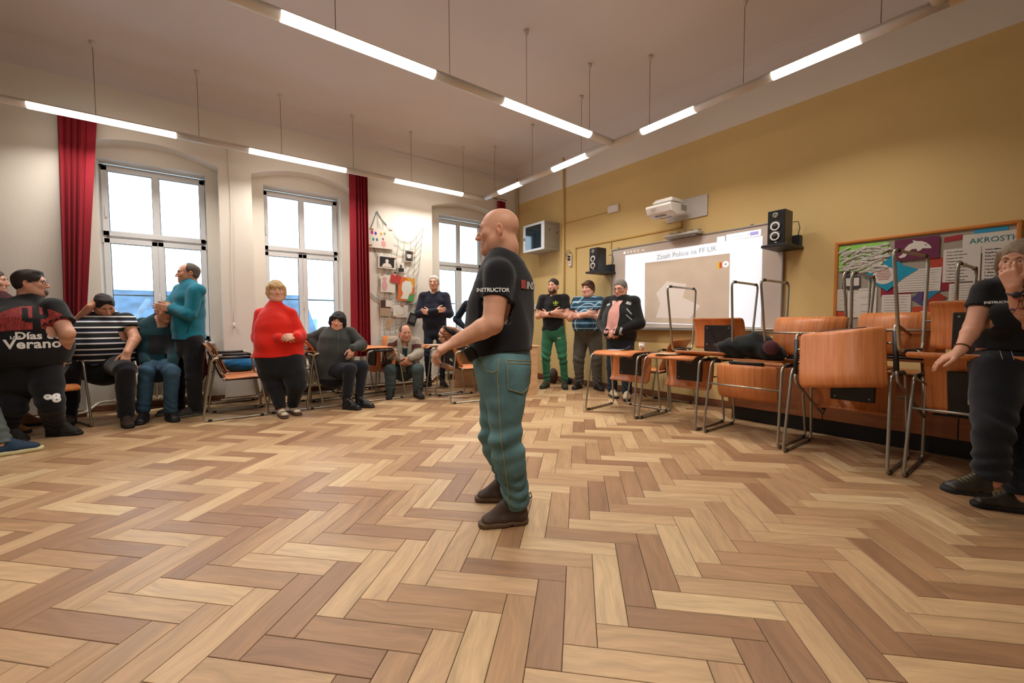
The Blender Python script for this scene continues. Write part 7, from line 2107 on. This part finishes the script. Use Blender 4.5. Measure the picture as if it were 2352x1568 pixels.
# woman in black at the right edge
def black_woman():
    CR, CU, CF = axes(2310)
    W = 2.52; root = V3(*(at_depth(2275, 1150, W)[:2]), 0)
    p = lambda u, v, dd=0.0: at_depth(u, v, W - dd) - root
    R = frame(facing(.05, 1))
    J = dict(head=p(2343, 597, .08), shR=p(2266, 668, .0), elR=p(2236, 750, .02), wrR=p(2204, 808, .06), shL=p(2372, 668, -.02), elL=p(2352, 742, .14), wrL=p(2328, 657, .22),
             hipR=p(2292, 850, .03), hipL=p(2350, 850, -.03), knR=p(2283, 985, .14), knL=p(2340, 985, .06), anR=p(2252, 1092, .10), anL=p(2330, 1108, .0))
    foot_at(J, 'R', p(2240, 1118, .10), facing(-.55, 1) - UP() * 0, UP() * 1 + facing(-.5, 1) * -.0); foot_at(J, 'L', ground(2318, 1172) - root, facing(-.85, .35))
    J['footR'] = p(2228, 1133, .14); J['toeR'] = unit(facing(-.65, .9) + UP() * .10); J['fupR'] = unit(UP() + facing(.6, -.6) * .55)
    J['anR'] = J['footR'] - J['toeR'] * .06 + J['fupR'] * .10; J['anL'] = J['footL'] - J['toeL'] * .05 + UP() * .10
    S = lambda u, v_, rx, ry, dd=0.0: (p(u, v_, dd), rx, ry)
    st = [S(2322, 885, .165, .13), S(2320, 840, .175, .135), S(2317, 785, .15, .115), S(2318, 735, .16, .125, .03), S(2321, 700, .168, .115, .02), S(2325, 665, .115, .08), S(2332, 643, .055, .055, .02)]
    o = dict(skin='#CC957A', h=.0065, ha=.0036, ar=(.049, .043, .041, .026), lr=(.112, .09, .08, .075),
             head=dict(R=rot_head(facing(-.35, 1), -10, -4), sc=.95, kind='woman', hair='tied', haircol='#8a7660', brow='#6a5443', h=.0028),
             handR=hand_fix(dict(d=-CR * .75 - CU * .5 - CF * .1, pn=-CU * .7 + CR * .4 + CF * .3, thumb=1, curl=.35, sc=.92, tcurl=.0), -CF), handL=hand_fix(dict(d=-CR * .28 + CU * .9 - CF * .05, pn=CF * .95 + CR * .3, thumb=1, curl=.62, sc=.92, spread=.08, tcurl=.3), CR),
             top=dict(mat=M_BLKT, sleeve='short', sf=.50, sr=(.066, .06, .05, .05), flare=1.08, off=.010, cuts=[(p(2320, 800), -UP())], blobs=[(p(2292, 725, .09), (.07, .06, .07)), (p(2340, 725, .09), (.07, .06, .07))], folds=.005, seed=121, neck=-.02),
             bottom=dict(mat=M_BLKP, nst=1, cuts=[(p(2320, 795), UP())], folds=.008, ff=16, kw=.012, aw=.014, drop=.0), shoes=('sneaker', mat('black_gold_sneaker', '#241f17', .5), M_SOLEK, mat('gold_lace', '#77663a', .5, .3)), shoe_sc=1.0)
    ro, sh, pa, pf, nk = person('woman in black covering her mouth with a hand at the right edge', root, R, J, st, o)
    b = bvh_of(sh); cloth_text(sh, b, 'INSTRUCTOR', .018, p(2293, 697, .4), hor(view(2293, 697)), UP(), view(2293, 697), M_PRINT, 'chest_lettering', bold=.0006, off=.003)
    wc = J['wrL'] + unit(J['elL'] - J['wrL']) * .035
    watch(ro, wc, J['wrL'] - J['elL'], .031, '#16181c', '#22324a', -CF)
    lathe_ring('bracelet', J['wrR'] + unit(J['elR'] - J['wrR']) * .035, frame(np.cross(J['wrR'] - J['elR'], CF), J['wrR'] - J['elR']), .033, .031, .005, mat('bronze_bracelet', '#6b4226', .4, .5), ro)
    bb = bvh_of([c for c in ro.children if c.name.startswith('body')][0])
    M_T1 = mat('tattoo_dark', '#3a3432', .6); M_T2 = mat('tattoo_rose', '#a3504a', .6); M_T3 = mat('tattoo_violet', '#6d4a66', .6)
    vd = view(2338, 700); hx = hor(vd); vu = unit(np.cross(hx, vd)); c = J['elL'] * .45 + J['wrL'] * .55 - vd * .2
    cloth_line(ro, bb, [(-.03, -.08), (.0, -.02), (.008, .05)], c, hx, vu, vd, M_T1, .0014, 'tattoo_line', .0004); cloth_line(ro, bb, [(.03, -.07), (.012, .0), (.02, .06)], c, hx, vu, vd, M_T1, .0014, 'tattoo_line', .0004)
    cloth_line(ro, bb, [(-.03, -.05), (.035, -.075)], c, hx, vu, vd, M_T1, .0012, 'tattoo_line', .0004)
    for (x, z, r_, m) in ((-.008, .03, .012, M_T2), (.006, .012, .011, M_T2), (.018, .04, .010, M_T1), (-.02, -.035, .011, M_T3), (.012, -.03, .010, M_T2)):
        cloth_patch(ro, bb, circ(x, z, r_, r_ * .8, 9), c, hx, vu, vd, m, 'tattoo_flower', .0006, 3)
    bp = bvh_of(pa)
    for x in (-.03, .012): cloth_line(pa, bp, [(x, .0), (x + .012, -.05)], p(2315, 806, .4), hor(view(2315, 806)), UP(), view(2315, 806), mat('cord_tip', '#8e8d88', .6), .0022, 'drawstring', .002)
black_woman()
# ================================================================== SMALL THINGS
def soft(name, blobs, h, m, label, cat, amp=.008, seed=1, floor=None, group=None):
    P = np.array([b[0] for b in blobs]); r = max(max(b[1]) for b in blobs)
    v = Vol(P.min(0) - r - .03, P.max(0) + r + .03, h)
    for c, rr in blobs: v.ell(c, rr, k=.06)
    v.folds(amp, 30, seed)
    if floor is not None: v.cut((0, 0, floor), (0, 0, -1))
    Vv, F = v.mesh(); o = np_mesh(name, Vv, F, m, None); return tag(o, label, cat, group)
cu = empty('paper_cup', (-3.12, 4.33, .742), 'white paper cup with small prints on the front desk', 'cup')
MB().lathe([(.026, 0), (.036, .095), (.034, .095), (.025, .004)], 20).build('cup_wall', mat('cup_paper', '#E3DED6', .6), cu)
MB().tube([(.0365 * math.cos(t), .0365 * math.sin(t), .096) for t in np.linspace(0, 2 * PI, 21)[:-1]], .0025, 6, closed=True).build('rim', mat('cup_paper', '#E3DED6', .6), cu)
for k, (a, z, c) in enumerate(((-1.0, .05, '#b03a30'), (-.6, .035, '#3c7a4a'), (-1.4, .06, '#3d3a38'), (-.9, .025, '#c98a3a'))):
    r_ = .0265 + .0105 * z / .095
    MB().lathe([(.006, 0), (.006, .0015)], 10, (r_ * math.cos(a), r_ * math.sin(a), z), Matrix.Rotation(a, 3, 'Z') @ Matrix.Rotation(PI / 2, 3, 'Y')).build('cup_print', mat('cup_print_%d' % k, c, .6), cu)
def leaf(name, c, w, d, rot, m, label, lift=.02):
    q = MB(); n = 8; R = Matrix.Rotation(rot, 3, 'Z'); vs, fs = [], []
    for i in range(n + 1):
        t = i / n
        for s_ in (-.5, .5):
            for th in (0, .0015):
                p_ = R @ Vector((w * (t - .5), d * s_, lift * max(0, t - .5) ** 2 * 4 + th)); vs.append((p_.x + c[0], p_.y + c[1], p_.z + c[2]))
    for i in range(n):
        a = 4 * i; b = a + 4
        fs += [(a + 1, a + 3, b + 3, b + 1), (a, b, b + 2, a + 2), (a, a + 1, b + 1, b), (a + 2, b + 2, b + 3, a + 3)]
    fs += [(0, 2, 3, 1), (4 * n, 4 * n + 1, 4 * n + 3, 4 * n + 2)]
    q.add(vs, fs, True); return q.build(name, m, label=label, cat='paper')
leaf('notepad', (-3.36, 4.20, .7425), .26, .19, .5, mat('grey_paper', '#A9A6B4', .8), 'grey notepad with a curled page beside the paper cup', .05)
leaf('magazine', (-2.62, 4.13, .7425), .28, .20, .3, mat('magazine_print', '#B9A98E', .6, var=(12, .5)), 'open magazine lying on the second front desk', .01)
leaf('paper_sheet', (-5.95, 2.98, .7425), .21, .29, .2, M_PAP, 'white paper sheet on the desk by the hand of the instructor', .004)
soft('coat', [((-1.98, 4.22, .83), (.16, .13, .10)), ((-1.80, 4.26, .86), (.16, .14, .13)), ((-1.64, 4.22, .82), (.13, .13, .09))], .010, cloth('black_coat_cloth', '#111413'), 'black coat heaped on the desk under the whiteboard', 'coat', .012, 5, .743)
soft('scarf', [((-1.60, 4.11, .86), (.07, .04, .06))], .008, cloth('plum_lining', '#4a2229'), 'plum coloured lining showing from the heaped coat', 'scarf', .006, 6)
soft('sports_bag', [((-6.60, .44, .56), (.16, .16, .10)), ((-6.55, .52, .55), (.14, .12, .09))], .010, cloth('blue_bag_cloth', '#0F5C8C'), 'blue bag lying on the chair by the window pier', 'bag', .010, 7, .47)
soft('jacket', [((-6.42, .05, .62), (.13, .06, .24)), ((-6.44, .04, .86), (.13, .07, .09))], .011, cloth('dark_red_jacket', '#5e1218'), 'dark red jacket hung over a chair back behind the empty chair', 'jacket', .010, 8)
soft('satchel', [((-5.52, 5.08, .13), (.11, .07, .14))], .009, mat('brown_leather_bag', '#3d281b', .6), 'brown bag on the floor between the green trousers', 'bag', .005, 9, .002)
soft('shoulder_bag', [((-5.28, 5.22, .06), (.10, .06, .06))], .009, cloth('black_bag_cloth', '#15151a'), 'small black bag on the floor beside the grey trousers', 'bag', .005, 10, .002)
soft('handbag', [((-5.02, 3.98, .84), (.10, .07, .10))], .009, cloth('grey_bag_cloth', '#9c9a94'), 'pale grey bag standing on the teacher desk', 'bag', .006, 11, .742)
